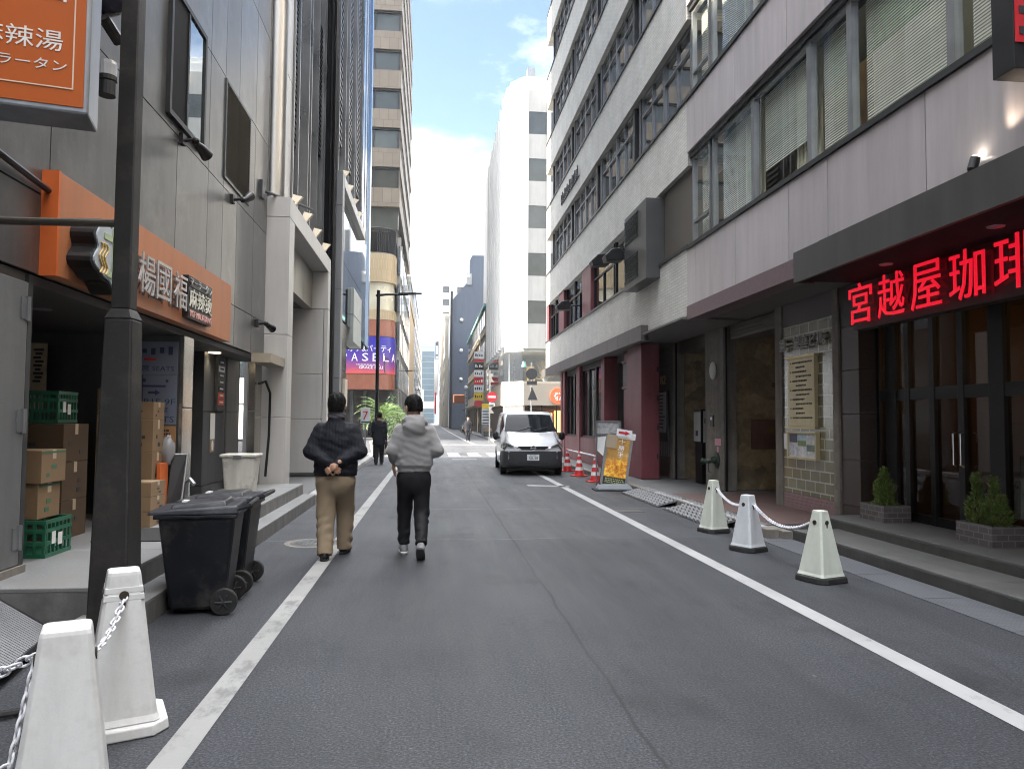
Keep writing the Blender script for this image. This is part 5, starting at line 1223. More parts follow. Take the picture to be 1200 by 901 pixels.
mb = MB()
for k in range(9): mb.box(4.4, 5.05, 75 + k * 4, 78.6 + k * 4, 2.95, 3.1)
mb.build('awning', mat('brown_awning', (.06, .05, .045), .6, 0, .5, .3), ol)
bw = thing('slate_building', 'blue grey windowless building with a stepped roof far down the right side', 'building', (7, 125, 0))
slate = mat('slate_blue', (.075, .095, .135), .5, .1, .12, .12, streak=.15)
MB().prism([(3.0, .1), (3.0, 20.8), (3.6, 21.6), (5.3, 23.6), (5.6, 23.6), (5.6, 27.2), (6.0, 28), (16, 28.2), (16, .1)], 118, 150, 'y').build('wall', slate, bw)
B(5.2, 6.0, 117.8, 118.2, 23.2, 25).build('vent', M['alu'], bw); mb = MB()
for z in (24.6, 17.5, 12.6, 8): mb.ball((5.5 if z > 20 else 4.4, 117.9, z), .3, n=8)
mb.build('wall_light', M['wht'], bw)
mb = MB().box(8.5, 9.3, 120, 123, 28, 32).tube([(8.3, 120, 28), (8.3, 120, 33)], .2); mb.build('roof_tank', M['darkalu'], bw)
mb = MB().box(2.6, 2.98, 117.5, 118.0, .1, 22); mb.build('corner_pipe', M['black'], bw)
def block(name, label, cat, x0, x1, y0, y1, z, c, nw=(4, 8), side=-1, m=None, ww=.5, wh=.5):
    t = thing(name, label, cat, ((x0 + x1) / 2, (y0 + y1) / 2, 0)); q = m or mat(name + '_wall', c, .6, 0, .1, .2, streak=.12)
    B(x0, x1, y0, y1, .1, z).build('wall', q, t)
    B(x0 - .1, x1 + .1, y0 - .1, y1 + .1, z + .001, z + .8).build('parapet', q, t)
    xs = x0 if side < 0 else x1
    if nw: wins('window', M['farwin'], t, 'x', xs, y0 + 1, y1 - 1, 4, z - 1, nw[0], nw[1], (y1 - y0 - 2) / nw[0] * ww, (z - 5) / nw[1] * wh, .06, side); wins('front_window', M['farwin'], t, 'y', y0, x0 + .3, x1 - .3, 4, z - 1, max(1, int((x1 - x0) / 4)), nw[1], (x1 - x0) / max(1, int((x1 - x0) / 4)) * .45, (z - 5) / nw[1] * wh, .06)
    return t
block('narrow_building', 'narrow beige building with balconies beyond the slate building', 'building', 2.3, 9, 151, 168, 22, (.40, .36, .29), (3, 6))
block('narrow_building', 'pale cream slim building farther along the right side of the street', 'building', 1.7, 8, 169, 200, 25, (.55, .50, .42), (3, 7))
block('white_tower', 'tall pale office tower above the slate building in the distance', 'building', 1.2, 20, 235, 270, 46, (.70, .71, .73), (4, 10), ww=.4)
sg_ = thing('vertical_sign', 'tall black vertical sign on the distant pale tower', 'sign', (1, 232, 15)); B(.6, 1.6, 232, 233, 12, 26).build('board', M['ink'], sg_); MB().box(.8, 1.4, 231.9, 231.98, 22, 24.6).box(.8, 1.4, 231.9, 231.98, 20.6, 21.4).build('mark', M['signw'], sg_)
sg2 = thing('vertical_sign', 'slim red and white vertical sign far down the street', 'sign', (.7, 190, 4)); B(.4, .9, 190, 190.4, 3, 8.5).build('board', M['red'], sg2); B(.3, 1.2, 190.5, 190.8, 8, 17).build('upper_board', M['signw'], sg2)
# ahead: distant towers
gt = thing('glass_tower', 'dark teal glass tower at the far end of the street', 'building', (-2, 330, 0)); B(-5, .5, 330, 350, 0, 32).build('wall', mat('teal_glass', (.075, .12, .15), .2, .3, .2, .1), gt)
for k in range(12): B(-5.05, .55, 329.8, 329.99, 2 + k * 2.5, 2.25 + k * 2.5).build('floor_line', mat('pale_line', (.16, .22, .26), .5) if k == 0 else bpy.data.materials['pale_line'], gt)
bt = thing('blue_tower', 'wide blue glass tower coloured pale with haze, closing the far end of the street', 'building', (-6, 520, 0)); B(-30, 4, 520, 545, 0, 56).build('wall', mat('hazed_blue_glass', (.29, .38, .50), .3, .2, .08, .05), bt)  # distance haze is mixed into the wall colour as pale blue
for k in range(9): B(-30, 4, 519.8, 519.99, 4 + k * 6, 4.5 + k * 6).build('floor_line', bpy.data.materials['pale_line'], bt)
block('pale_block', 'pale grey stepped block left of the teal glass tower', 'building', -9.2, -5.2, 360, 380, 31, (.55, .57, .6), (2, 8))
block('white_block', 'small white block low at the far end of the street', 'building', -11, -4, 300, 318, 13, (.75, .75, .75), (3, 3))
fb = thing('footbridge', 'pale elevated footbridge across the far end of the street', 'bridge', (-2, 240, 0)); B(-9, 5, 240, 244, 5.2, 7.4).build('deck', M['wht2'], fb); B(-4, -3, 241, 243, 0, 5.2).build('pier', M['concrete'], fb); B(2, 3, 241, 243, 0, 5.2).build('pier', M['concrete'], fb)
dm = thing('dome_roof', 'pale blue dome roof low between the distant towers', 'roof', (-8, 290, 13)); MB().ball((-8, 292, 13.9), 3.2, 3.2, 4.2, 20).build('dome', mat('dome_blue', (.4, .6, .75), .3), dm, smooth=True); B(-10.8, -5.2, 289, 295, .1, 14).build('drum', M['wht2'], dm)
# far left row
block('tan_building', 'plain tan building beyond the tan tiled tower on the left', 'building', -14, -2.9, 85, 112, 15.5, (.45, .32, .19), None, 1)
block('grey_building', 'white and grey office block farther along the left side', 'building', -14, -2.9, 113, 140, 20.5, (.55, .56, .58), (5, 7), 1)
block('far_building', 'darker office block behind the white and grey one on the left', 'building', -16, -3.2, 142, 200, 17, (.3, .3, .31), (6, 6), 1)
block('roof_block', 'dark roof block set back above the plain tan building', 'building', -12, -3.2, 100, 112.9, 20, (.2, .22, .22), None, 1)

# ------------------------------------------------------------------ stacked shop signs and street clutter, right beyond the crossing
ss = thing('shop_sign_stack', 'vertical stack of white red black and yellow shop sign panels on the old building', 'sign', (4.8, 74, 7))
MB().box(4.68, 4.74, 73.9, 74.0, 4.2, 9.8).build('post', M['alu'], ss)
zt = 8.35
for i, (h, q) in enumerate(((.75, 'signw'), (.3, 'redsign'), (.75, 'ink'), (.7, 'signw'), (.75, 'redsign'), (.75, 'signw'), (.75, 'yellow'))):
    B(4.05, 5.0, 73.6, 73.85, zt - h + .04, zt).build('panel', M[q], ss); mb = MB(); r2 = random.Random(i)
    if h > .5:
        for k in range(4): mb.box(4.15 + k * .2, 4.25 + k * .2 + r2.uniform(-.03, .05), 73.58, 73.599, zt - h * .65, zt - h * .65 + r2.uniform(.12, .3))
        mb.build('panel_mark', M['signw'] if q in ('redsign', 'ink') else M['ink'], ss)
    zt -= h + .02
MB().at((4.5, 73.6, zt - .3), rx=R(90)).lathe([(.36, 0), (.36, .06)], 20, 1.2, .9).build('oval_panel', M['redsign'], ss)
def pole_sign(x, y, h, label, r=.045): 
    t = thing('sign_pole', label, 'road sign', (x, y, 0)); MB().tube([(x, y, 0), (x, y, h)], r, 10).build('pole', M['steel'], t); return t
ne = pole_sign(4.0, 52.2, 5.0, 'no entry sign with two plates on a pale pole at the corner')
MB().at((4.15, 52.1, 3.15), rx=R(90)).lathe([(.36, 0), (.36, .03)], 28).build('disc', M['redsign'], ne); B(3.90, 4.40, 52.04, 52.066, 3.08, 3.22).build('bar', M['signw'], ne)
B(3.95, 4.35, 52.1, 52.13, 2.5, 2.72).build('plate', M['signw'], ne)
for z in (2.0, 4.2): MB().prism([(3.95, z), (4.3, z), (4.1, z + .3), (4.3, z + .6), (3.95, z + .6)], 52.1, 52.13, 'y').build('plate_back', mat('plate_back', (.4, .37, .3), .5), ne)
ob_ = pole_sign(6.2, 46.5, 5.2, 'pole carrying the dark backs of road signs behind the van')
MB().at((6.2, 46.4, 4.45), rx=R(90)).lathe([(.36, 0), (.36, .03)], 24).build('disc_back', M['darkalu'], ob_); B(5.9, 6.55, 46.4, 46.43, 3.75, 4.0).build('plate_back', M['darkalu'], ob_); MB().prism([(5.95, 2.8), (6.6, 2.8), (6.25, 3.6)], 46.4, 46.43, 'y').build('triangle_back', M['darkalu'], ob_)
tp = pole_sign(3.0, 68, 4.4, 'thin pale pole with a white lamp on top beyond the crossing', .06); MB().ball((3.0, 68, 4.5), .18, n=10).build('lamp', M['wht'], tp)
tag(B(2.3, 3.6, 84, 84.2, 3.4, 4.4).build('orange_board', mat('orange_brown', (.26, .08, .03), .5), bevel=.3), 'orange brown oval sign board hanging over the far pavement', 'sign')
bs = thing('banner_sign', 'white sign boards with a yellow header standing by the old building', 'sign', (4.7, 66, 0)); B(4.35, 5.05, 66, 66.1, 1.1, 3.0).build('board', M['signw'], bs); B(4.35, 5.05, 65.95, 65.999, 2.55, 3.0).build('header', M['yellow'], bs)
mb = MB()
for k in range(5): mb.box(4.42, 4.98, 65.97, 65.998, 1.2 + k * .26, 1.3 + k * .26)
mb.build('text_line', M['ink'], bs); MB().tube([(4.4, 66.05, .1), (4.4, 66.05, 1.1)], .03).tube([(5, 66.05, .1), (5, 66.05, 1.1)], .03).build('leg', M['alu'], bs)
def bike(x, y, rz, label, c):
    b_ = thing('bicycle', label, 'bicycle', (x, y, .12), rz, 'bicycles parked on the far right pavement')
    for d in (-.52, .52): MB().at((d, 0, .33), rx=R(90)).tube([(.33 * math.cos(a), .33 * math.sin(a), 0) for a in np.linspace(0, 2 * PI, 18)], .025, 5).build('wheel', M['rubber'], b_, world=False)
    MB().tube([(-.52, 0, .33), (-.1, 0, .35), (.4, 0, .8), (-.15, 0, .82), (-.1, 0, .35)], .025, 6).tube([(.52, 0, .33), (.38, 0, .95)], .022, 6).tube([(-.52, 0, .33), (-.15, 0, .82)], .02, 6).build('frame', c, b_, world=False)
    MB().tube([(.38, -.28, 1.0), (.36, 0, .97), (.38, .28, 1.0)], .02, 6).build('handlebar', M['black'], b_, world=False); MB().ball((-.17, 0, .93), .13, .08, .05, 10).build('saddle', M['black'], b_, world=False); B(.5, .75, -.15, .15, .75, .98).build('basket', M['black'], b_, world=False)
bc = [M['red'], M['darkalu'], mat('blue_frame', (.03, .1, .3), .4), M['black'], M['alu'], M['green']]
for i in range(6): bike(3.4 + .12 * (i % 2), 72 + i * 3.1, R(60 + 12 * (i % 3)), ['nearest bicycle, red framed, on the far right pavement', 'second parked bicycle, grey framed, past the thin pale pole', 'blue framed bicycle in the middle of the parked row', 'black framed bicycle after the blue one', 'silver bicycle near the end of the parked row', 'green framed bicycle, farthest of the parked row'][i], bc[i])
for i, (x, y, h) in enumerate(((4.6, 62, .5), (4.7, 63.2, .7), (4.9, 69, .9))): tag(B(x - .35, x + .35, y - .3, y + .3, .12, .12 + h).build('crate', [M['darkalu'], M['card'], M['alu']][i], bevel=.02), ['low grey crate by the far corner', 'cardboard crate beside the low grey crate', 'tall metal bin by the old building'][i], ['crate', 'box', 'bin'][i])
# ------------------------------------------------------------------ street lamps, left
def lamp(x, y, label):
    l = thing('street_lamp', label, 'street lamp', (x, y, .1), 0, 'dark street lamps along the left pavement')
    MB().tube([(0, 0, 0), (0, 0, 1.0), (0, 0, 1.01), (0, 0, 6.25)], [.12, .12, .075, .065], 14).build('pole', M['black'], l, world=False)
    MB().tube([(-.1, 0, 6.05), (.3, 0, 6.1), (1.1, 0, 6.12)], [.05, .045, .04], 10).build('arm', M['black'], l, world=False)
    MB().hexa([(.75, -.09, 6.10), (1.62, -.09, 6.13), (1.62, .09, 6.13), (.75, .09, 6.10)], [(.75, -.09, 6.17), (1.62, -.09, 6.19), (1.62, .09, 6.19), (.75, .09, 6.17)]).build('lamp_head', M['black'], l, world=False)
lamp(-2.08, 28.0, 'nearest tall dark street lamp with a flat arm over the street')
lamp(-3.1, 72, 'second street lamp, seen beyond the tan tiled tower corner')
lamp(-3.3, 118, 'third street lamp, small in the distance on the left')
# palm, bush, small sign
pl = thing('palm', 'short date palm in a planter on the left pavement beyond the walkers', 'palm', (-2.15, 32.5, .1))
MB().at((-2.15, 32.5, 0)).lathe([(.45, 0), (.55, .55), (.5, .6)], 20).build('tub', M['concrete'], pl)
MB().tube([(-2.15, 32.5, .5), (-2.13, 32.5, 1.0), (-2.15, 32.5, 1.55)], [.16, .18, .14], 12).build('trunk', M['bark'], pl)
r2 = random.Random(21); fr = MB()
for k in range(34):
    a = r2.uniform(0, 2 * PI); el = r2.uniform(.1, 1.35); L_ = r2.uniform(1.0, 1.55); p = Vector((-2.15, 32.5, 1.55)); pts = [p.copy()]
    for j in range(9):
        e2 = el - 1.35 * (j / 8) ** 1.4; p = p + Vector((math.cos(a) * math.cos(e2), math.sin(a) * math.cos(e2), math.sin(e2))) * L_ / 9; pts.append(p.copy())
    fr.tube(pts, [.014] * 5 + [.01] * 5, 4)
    sdv = Vector((-math.sin(a), math.cos(a), 0))
    for j in range(1, 10):
        for s_ in (-1, 1):
            for q in (0, .5):
                P = pts[j] if q == 0 or j == 9 else pts[j].lerp(pts[j + 1], q); dd = (pts[j] - pts[j - 1]).normalized(); ll = .36 * (1 - abs(j - 5) / 8) * r2.uniform(.8, 1.1); t = (sdv * s_ * .8 + dd * .75 + Vector((0, 0, r2.uniform(-.25, .15)))).normalized() * ll
                fr.add([tuple(P), tuple(P + t * .4 + dd * .016), tuple(P + t), tuple(P + t * .4 - dd * .016)], [(0, 1, 2, 3)])
fr.build('frond', mat('palm_leaf', (.13, .22, .045), .5, 0, .3, 2, isl=.4), pl)
def bush(x, y, z, rx, rz, n_, label, s_, cat='shrub', m=None, nm='shrub'):
    t = thing(nm, label, cat, (x, y, .1)); r = random.Random(s_); mb = MB()
    MB().tube([(x, y, .1), (x + .05, y, z)], [.05, .02], 6).build('stem', M['bark'], t)
    lobes = [(x + r.uniform(-.5, .5) * rx, y + r.uniform(-.4, .4) * rx, z + r.uniform(-.55, .6) * rz, r.uniform(.35, .6)) for _ in range(9)]
    for k in range(n_):
        lx, ly, lz, lr = r.choice(lobes); d = Vector((r.gauss(0, 1), r.gauss(0, 1), r.gauss(0, 1))).normalized() * lr * r.uniform(.5, 1) ** .4
        P = Vector((lx + d.x * rx, ly + d.y * rx, lz + d.z * rz)); a = Vector((r.gauss(0, 1), r.gauss(0, 1), r.gauss(0, .6))).normalized(); b_ = a.cross(Vector((r.gauss(0, 1), r.gauss(0, 1), r.gauss(0, 1)))).normalized(); l_ = r.uniform(.05, .10)
        mb.add([tuple(P), tuple(P + a * l_ * .5 + b_ * l_ * .28), tuple(P + a * l_), tuple(P + a * l_ * .5 - b_ * l_ * .28)], [(0, 1, 2, 3)])
    mb.build('foliage', m or M['leaf'], t)
bush(-1.55, 34.5, 1.5, .75, 1.2, 2600, 'dense green shrub to the right of the palm', 31)
bush(-1.7, 37.5, 1.2, .6, .9, 1300, 'darker low shrub behind the dense one by the palm', 33, m=M['conifer'])
sv = thing('shop_sign', 'small white shop sign with a green and red numeral on the left pavement', 'sign', (-2.55, 29.3, 1.5))
B(-2.78, -2.42, 29.2, 29.25, 1.35, 1.95).build('board', M['signw'], sv); text('numeral', '7', M['redsign'], sv, (-2.70, 29.198, 1.48), UX, UZ, .2, .34, .003); B(-2.76, -2.44, 29.195, 29.199, 1.37, 1.43).build('green_stripe', M['green'], sv); B(-2.63, -2.57, 29.21, 29.24, .1, 1.349).build('post', M['alu'], sv)
# ================================================================== dark foreground pole
fp_ = thing('street_pole', 'dark square street pole with a thick lower sleeve in the left foreground', 'pole', (-1.835, 4.60, 0))
q4 = lambda a, z: [(-a, -a, z), (a, -a, z), (a, a, z), (-a, a, z)]
M['pole'] = mat('pole_paint', (.028, .026, .025), .5, .2, .25, 3, bs=35, bst=.12, streak=.2, grime=(.05, .045, .04), gs=5)
MB().hexa(q4(.118, -.05), q4(.078, 2.08)).build('sleeve', M['pole'], fp_, world=False, bevel=.012)
MB().hexa(q4(.080, 2.081), q4(.056, 2.14)).build('collar', M['pole'], fp_, world=False, bevel=.006)
MB().hexa(q4(.054, 2.141), q4(.050, 5.8)).build('shaft', M['pole'], fp_, world=False, bevel=.008)
MB().tube([(-2.2, .05, 2.66), (-.06, .0, 2.66)], .024, 12).build('arm', mat('arm_brown', (.10, .085, .07), .5, .4), fp_, world=False)
MB().box(-.10, .10, -.14, -.125, .05, .2).build('access_plate', M['pole'], fp_, world=False)
fp_.rotation_euler.z = R(-1)
# ------------------------------------------------------------------ chained pyramid cones
def chain(name, pts, sag, label, group, r=.0052, link=.056):
    mb = MB(); P = []
    for (a, b_), s_ in zip(zip(pts, pts[1:]), sag):
        a, b_ = Vector(a), Vector(b_)
        for k in range(60): t = k / 60; P.append(a.lerp(b_, t) - Vector((0, 0, 4 * s_ * t * (1 - t))))
    P.append(Vector(pts[-1])); acc = 0; i = 0; flip = 0; last = P[0]
    step = link * .68
    pos = [P[0]]
    for p in P[1:]:
        while (p - pos[-1]).length > step: pos.append(pos[-1] + (p - pos[-1]).normalized() * step)
    for a, b_ in zip(pos, pos[1:]):
        t = (b_ - a).normalized(); u = Vector((0, 0, 1)).cross(t).normalized(); w_ = t.cross(u)
        if flip: u, w_ = w_, u
        u = (u + w_ * .5).normalized(); flip ^= 1; c = (a + b_) / 2; ring = []
        for k in range(11):
            an = 2 * PI * k / 10; ring.append(c + t * (link * .5) * math.cos(an) + u * (link * .36) * math.sin(an))
        mb.tube(ring, r, 5, False)
    return tag(mb.build(name, M['chain'], smooth=True), label, 'chain', group)
def pyramid(x, y, rz, h, b_, t, label, m, base, group, slot=True):
    c = thing('pyramid_cone', label, 'cone', (x, y, .002), rz, group)
    z0 = .055
    def ring(a, ch, z): return [(-a + ch, -a, z), (a - ch, -a, z), (a, -a + ch, z), (a, a - ch, z), (a - ch, a, z), (-a + ch, a, z), (-a, a - ch, z), (-a, -a + ch, z)]
    rs = [ring(b_ * .80, .022, z0), ring(b_ * .74, .020, z0 + .03), ring(t * 1.02, .014, h - .018), ring(t * .97, .014, h - .004), ring(t * .9, .013, h)]
    mb = MB(); vs = [p for q in rs for p in q]; fs = [(i * 8 + k, i * 8 + (k + 1) % 8, i * 8 + 8 + (k + 1) % 8, i * 8 + 8 + k) for i in range(len(rs) - 1) for k in range(8)] + [tuple(range(8))[::-1], tuple(range(32, 40))]
    mb.add(vs, fs); mb.build('body', m, c, world=False, bevel=.003)
    mb = MB(); r0 = ring(b_, .07, 0); r1 = ring(b_ * .97, .07, z0 - .003)
    mb.add(r0 + r1, [(k, (k + 1) % 8, 8 + (k + 1) % 8, 8 + k) for k in range(8)] + [tuple(range(8))[::-1], tuple(range(8, 16))]); mb.build('base', base, c, world=False, bevel=.008)
    hz_ = h - .11; a = t + (b_ * .74 - t) * (.11 / (h - .09))
    for s_ in (-1, 1):
        mb = MB().at((0, s_ * (a + .0022), hz_), rx=R(90 * s_ + 0)); mb.lathe([(.022, -.004), (.022, .001)], 16)
        if slot: mb.at((0, s_ * (a + .0025), hz_ - .03)).box(-.007, .007, -.004, .004, -.03, .015); mb.build('chain_hole', M['hole'], c, world=False)
    for sx in (-1, 1): MB().at((sx * (a + .0022), 0, hz_), ry=R(90)).lathe([(.022, -.004), (.022, .004)], 16).build('chain_hole', M['hole'], c, world=False)
    return c
gl = 'white chained cones in the left foreground'; gr = 'chained cones on dark bases before the coffee shop'
pyramid(-1.31, 2.88, R(22), .745, .215, .080, 'nearest white pyramid cone, cut by the bottom left corner of the picture', M['cone'], M['cone'], gl, False)
c2 = pyramid(-1.50, 3.86, R(24), .755, .21, .072, 'white pyramid cone with tape round its top beside the dark pole', M['cone'], M['cone'], gl)
tp_ = MB()
for z, a in ((.655, .0845), (.62, .0895)): tp_.hexa(q4(a, z), q4(a - .0028, z + .028))
tp_.build('tape_band', mat('grey_tape', (.58, .58, .57), .4), c2, world=False, bevel=.003)
chain('plastic_chain', [(-1.47, 3.80, .64), (-1.36, 2.98, .64)], [.13], 'white plastic chain hanging between the two foreground cones', 'white plastic chains')
chain('plastic_chain', [(-1.40, 2.88, .65), (-2.1, 2.80, .50)], [.06], 'white plastic chain running from the nearest cone out of the picture', 'white plastic chains')
chain('plastic_chain', [(-1.405, 2.86, .63), (-1.44, 2.78, .28), (-1.8, 2.6, .24)], [.0, .0], 'loose white chain end dangling down the side of the nearest cone', 'white plastic chains')
pyramid(3.70, 6.78, R(20), .66, .20, .056, 'greenish white pyramid cone nearest the shop step', M['cone2'], M['rubber'], gr)
pyramid(3.70, 8.42, R(28), .645, .19, .062, 'bluish white pyramid cone in the middle of the three', M['cone3'], M['rubber'], gr)
pyramid(3.84, 9.85, R(15), .70, .19, .055, 'slim greenish pyramid cone beside the tilted metal ramps', M['cone2'], M['rubber'], gr)
chain('plastic_chain', [(3.85, 9.74, .60), (3.74, 8.52, .54)], [.10], 'thin white chain between the slim cone and the bluish cone', 'white plastic chains', .005, .04)
chain('plastic_chain', [(3.73, 8.33, .55), (3.70, 6.88, .56)], [.16], 'thin white chain between the bluish cone and the nearest greenish cone', 'white plastic chains', .005, .04)
# ------------------------------------------------------------------ ramps
M['rib'] = mat('worn_rib', (.125, .125, .13), .5, .25, .3, 5)
ptn = brick('ramp_plate', (.20, .20, .205), (.17, .17, .175), (.05, .05, .05), 'z', .16, .032, .012, .38, .9, .3, .5, .6)
m, n, b = nt_new('ribbed_plate'); v = coords(n); wv = n.nodes.new('ShaderNodeTexWave'); wv.inputs['Scale'].default_value = 13; wv.bands_direction = 'X'; n.links.new(v, wv.inputs[0])
w2 = n.nodes.new('ShaderNodeTexWave'); w2.inputs['Scale'].default_value = 4; w2.bands_direction = 'Y'; n.links.new(v, w2.inputs[0])
hh = n.nodes.new('ShaderNodeMath'); hh.operation = 'MULTIPLY'; n.links.new(wv.outputs[1], hh.inputs[0]); n.links.new(w2.outputs[1], hh.inputs[1])
n.links.new(ramp(n, hh.outputs[0], [(.1, (.018, .018, .019)), (.5, (.035, .035, .036))]), b.inputs['Base Color']); b.inputs['Metallic'].default_value = .2; b.inputs['Roughness'].default_value = .6; bump(n, b, hh.outputs[0], .8, .012)
def ramp_plate(A, Bp, C, D, th, label, m, group, lines=False):
    t = thing('metal_ramp', label, 'ramp', A, 0, group)
    P = [Vector(q) for q in (A, Bp, C, D)]; nn = (P[1] - P[0]).cross(P[3] - P[0]).normalized()
    if nn.z < 0: nn = -nn
    lo_ = [tuple(p - nn * th) for p in P]; hi = [tuple(p) for p in P]
    MB().hexa(lo_, hi).build('plate', m, t, bevel=.004)
    mb = MB()
    for i in range(4): a, b_ = P[i], P[(i + 1) % 4]; mb.tube([a - nn * th * .5, b_ - nn * th * .5], th * .62, 6)
    mb.build('edge', M['darkalu'], t)
    rb = MB(); ax_ = P[3] - P[0]; nr = int(ax_.length / (.03 if lines else .085))
    for i in range(1, nr):
        a, b_ = P[0].lerp(P[3], i / nr), P[1].lerp(P[2], i / nr)
        for k in range(1 if lines else 6):
            if lines: p, q = a.lerp(b_, .02), a.lerp(b_, .98); w_ = ax_.normalized() * .006; rb.add([tuple(p - w_), tuple(q - w_), tuple(q + w_), tuple(p + w_), tuple(p + nn * .007), tuple(q + nn * .007)], [(0, 1, 5, 4), (1, 2, 5), (2, 3, 4, 5), (3, 0, 4)]); continue
            u0_, u1_ = (k + .08 + .25 * (i % 2)) / 6.3, (k + .80 + .25 * (i % 2)) / 6.3; p, q = a.lerp(b_, u0_), a.lerp(b_, u1_); w_ = ax_.normalized() * .022
            rb.add([tuple(p - w_), tuple(q - w_), tuple(q + w_), tuple(p + w_), tuple(p + nn * .018), tuple(q + nn * .018)], [(0, 1, 5, 4), (1, 2, 5), (2, 3, 4, 5), (3, 0, 4)])
    rb.build('tread_pattern', mat('dark_rib', (.10, .10, .105), .35, .6, .3, 4) if lines else M['rib'], t)
ramp_plate((-2.9, 5.27, .345), (-2.48, 5.27, .09), (-2.30, 4.15, .09), (-2.72, 4.15, .345), .03, 'grey ribbed metal ramp leaning on the step in the left foreground', m, 'ribbed metal ramps', True)
ramp_plate((4.45, 15.2, .14), (3.93, 15.2, .015), (3.93, 12.75, .015), (4.45, 12.75, .14), .02, 'farther tilted metal kerb ramp below the parking entrance', m, 'ribbed metal ramps')
ramp_plate((4.45, 12.35, .14), (3.93, 12.35, .015), (3.93, 10.2, .015), (4.45, 10.2, .14), .02, 'nearer tilted metal kerb ramp beside the slim cone', m, 'ribbed metal ramps')
tag(MB().box(-2.35, -2.1, 3.15, 3.4, .006, .04).build('litter', M['red']), 'scrap of red plastic on the ground behind the nearest cone', 'litter')
tag(MB().hexa([(-2.7, 4.3, .005), (-2.58, 4.3, .005), (-2.56, 4.38, .005), (-2.7, 4.38, .005)], [(-2.7, 4.3, .02), (-2.58, 4.3, .03), (-2.56, 4.38, .02), (-2.7, 4.38, .025)]).build('litter', M['card']), 'crumpled brown scrap under the left ramp', 'litter')
tag(MB().tube([(-2.6, 3.9, .02), (-2.2, 3.95, .03), (-1.9, 4.1, .02)], .02).build('cable', M['rubber']), 'dark cable lying on the ground under the left ramp', 'cable')
# ------------------------------------------------------------------ wheelie bins
def bin_(x, y, rz, label):
    b_ = thing('wheelie_bin', label, 'bin', (x, y, 0), rz, 'black wheelie bins on the left kerb')
    # local x: handle side +, y: width
    MB().hexa([(-.20, -.21, .03), (.20, -.21, .03), (.20, .21, .03), (-.20, .21, .03)], [(-.29, -.26, .74), (.27, -.26, .74), (.27, .26, .74), (-.29, .26, .74)]).build('body', M['blackplastic'], b_, world=False, bevel=.03)
    MB().box(-.315, .29, -.285, .285, .735, .765).build('rim', M['blackplastic'], b_, world=False, bevel=.008)
    mb = MB().hexa([(-.36, -.29, .766), (.30, -.29, .766), (.30, .29, .766), (-.36, .29, .766)], [(-.34, -.27, .80), (.28, -.27, .83), (.28, .27, .83), (-.34, .27, .80)]).hexa([(-.22, -.2, .80), (.2, -.2, .82), (.2, .2, .82), (-.22, .2, .80)], [(-.2, -.17, .835), (.18, -.17, .865), (.18, .17, .865), (-.2, .17, .835)])
    l_ = mb.build('lid', mat('lid_plastic', (.013, .015, .022), .35, 0, .2, 5, bs=30, bst=.06, grime=(.06, .06, .065), gs=4), b_, world=False, bevel=.012)
    MB().box(-.16, -.12, -.05, .05, .836, .85).build('lid_clip', M['signw'], l_, world=False)
    MB().tube([(.28, -.25, .80), (.37, -.25, .83), (.37, .25, .83), (.28, .25, .80)], .018, 8).build('handle', M['blackplastic'], b_, world=False)
    mb = MB()
    for yy in (-.12, 0, .12): mb.hexa([(-.21, yy - .012, .06), (-.2, yy - .012, .06), (-.2, yy + .012, .06), (-.21, yy + .012, .06)], [(-.296, yy - .012, .72), (-.28, yy - .012, .72), (-.28, yy + .012, .72), (-.296, yy + .012, .72)])
    mb.build('rib', M['blackplastic'], b_, world=False)
    for s_ in (-1, 1):
        w_ = MB().at((.20, s_ * .245, .10), rx=R(90)).lathe([(.055, -.028), (.095, -.028), (.10, -.02), (.10, .02), (.095, .028), (.055, .028)], 24).build('wheel', M['rubber'], b_, world=False, smooth=False)
        mb = MB().at((.20, s_ * .245, .10), rx=R(90)); mb.lathe([(.018, -.034), (.018, .034)], 12)
        for k in range(6): a = k * PI / 3; mb.tube([(0, 0, 0.03), (.06 * math.cos(a), .06 * math.sin(a), .03)], .007, 5); mb.tube([(0, 0, -.03), (.06 * math.cos(a), .06 * math.sin(a), -.03)], .007, 5)
        mb.build('wheel_hub', M['darkalu'], w_, world=False)
    MB().tube([(.20, -.22, .10), (.20, .22, .10)], .012, 8).build('axle', M['steel'], b_, world=False)
bin_(-1.80, 6.17, R(6), 'black wheelie bin in front, nearest the dark pole')
bin_(-1.83, 6.88, R(2), 'black wheelie bin behind the front one, mostly hidden by it')
# ------------------------------------------------------------------ red traffic cones and bars
def tcone(x, y, label):
    c = thing('traffic_cone', label, 'traffic cone', (x, y, .002), rnd.uniform(0, 1), 'red traffic cones beside the van')
    MB().box(-.18, .18, -.18, .18, 0, .03).build('base', M['red'], c, world=False, bevel=.01)
    def r_(z): return .135 - .115 * z / .68
    cuts = [(.031, .16, 'red'), (.16, .25, 'w'), (.25, .36, 'red'), (.36, .44, 'w'), (.44, .54, 'red'), (.54, .60, 'w'), (.60, .69, 'red')]
    for a, e, q in cuts: MB().lathe([(r_(a), a), (r_(e), e)], 20).build('red_section' if q == 'red' else 'white_band', M['red'] if q == 'red' else M['signw'], c, world=False)
tcone(4.02, 21.9, 'red and white traffic cone nearest the van'); tcone(3.98, 19.9, 'red and white traffic cone in the middle of the row'); tcone(4.0, 18.0, 'red and white traffic cone half hidden by the lit food sign')
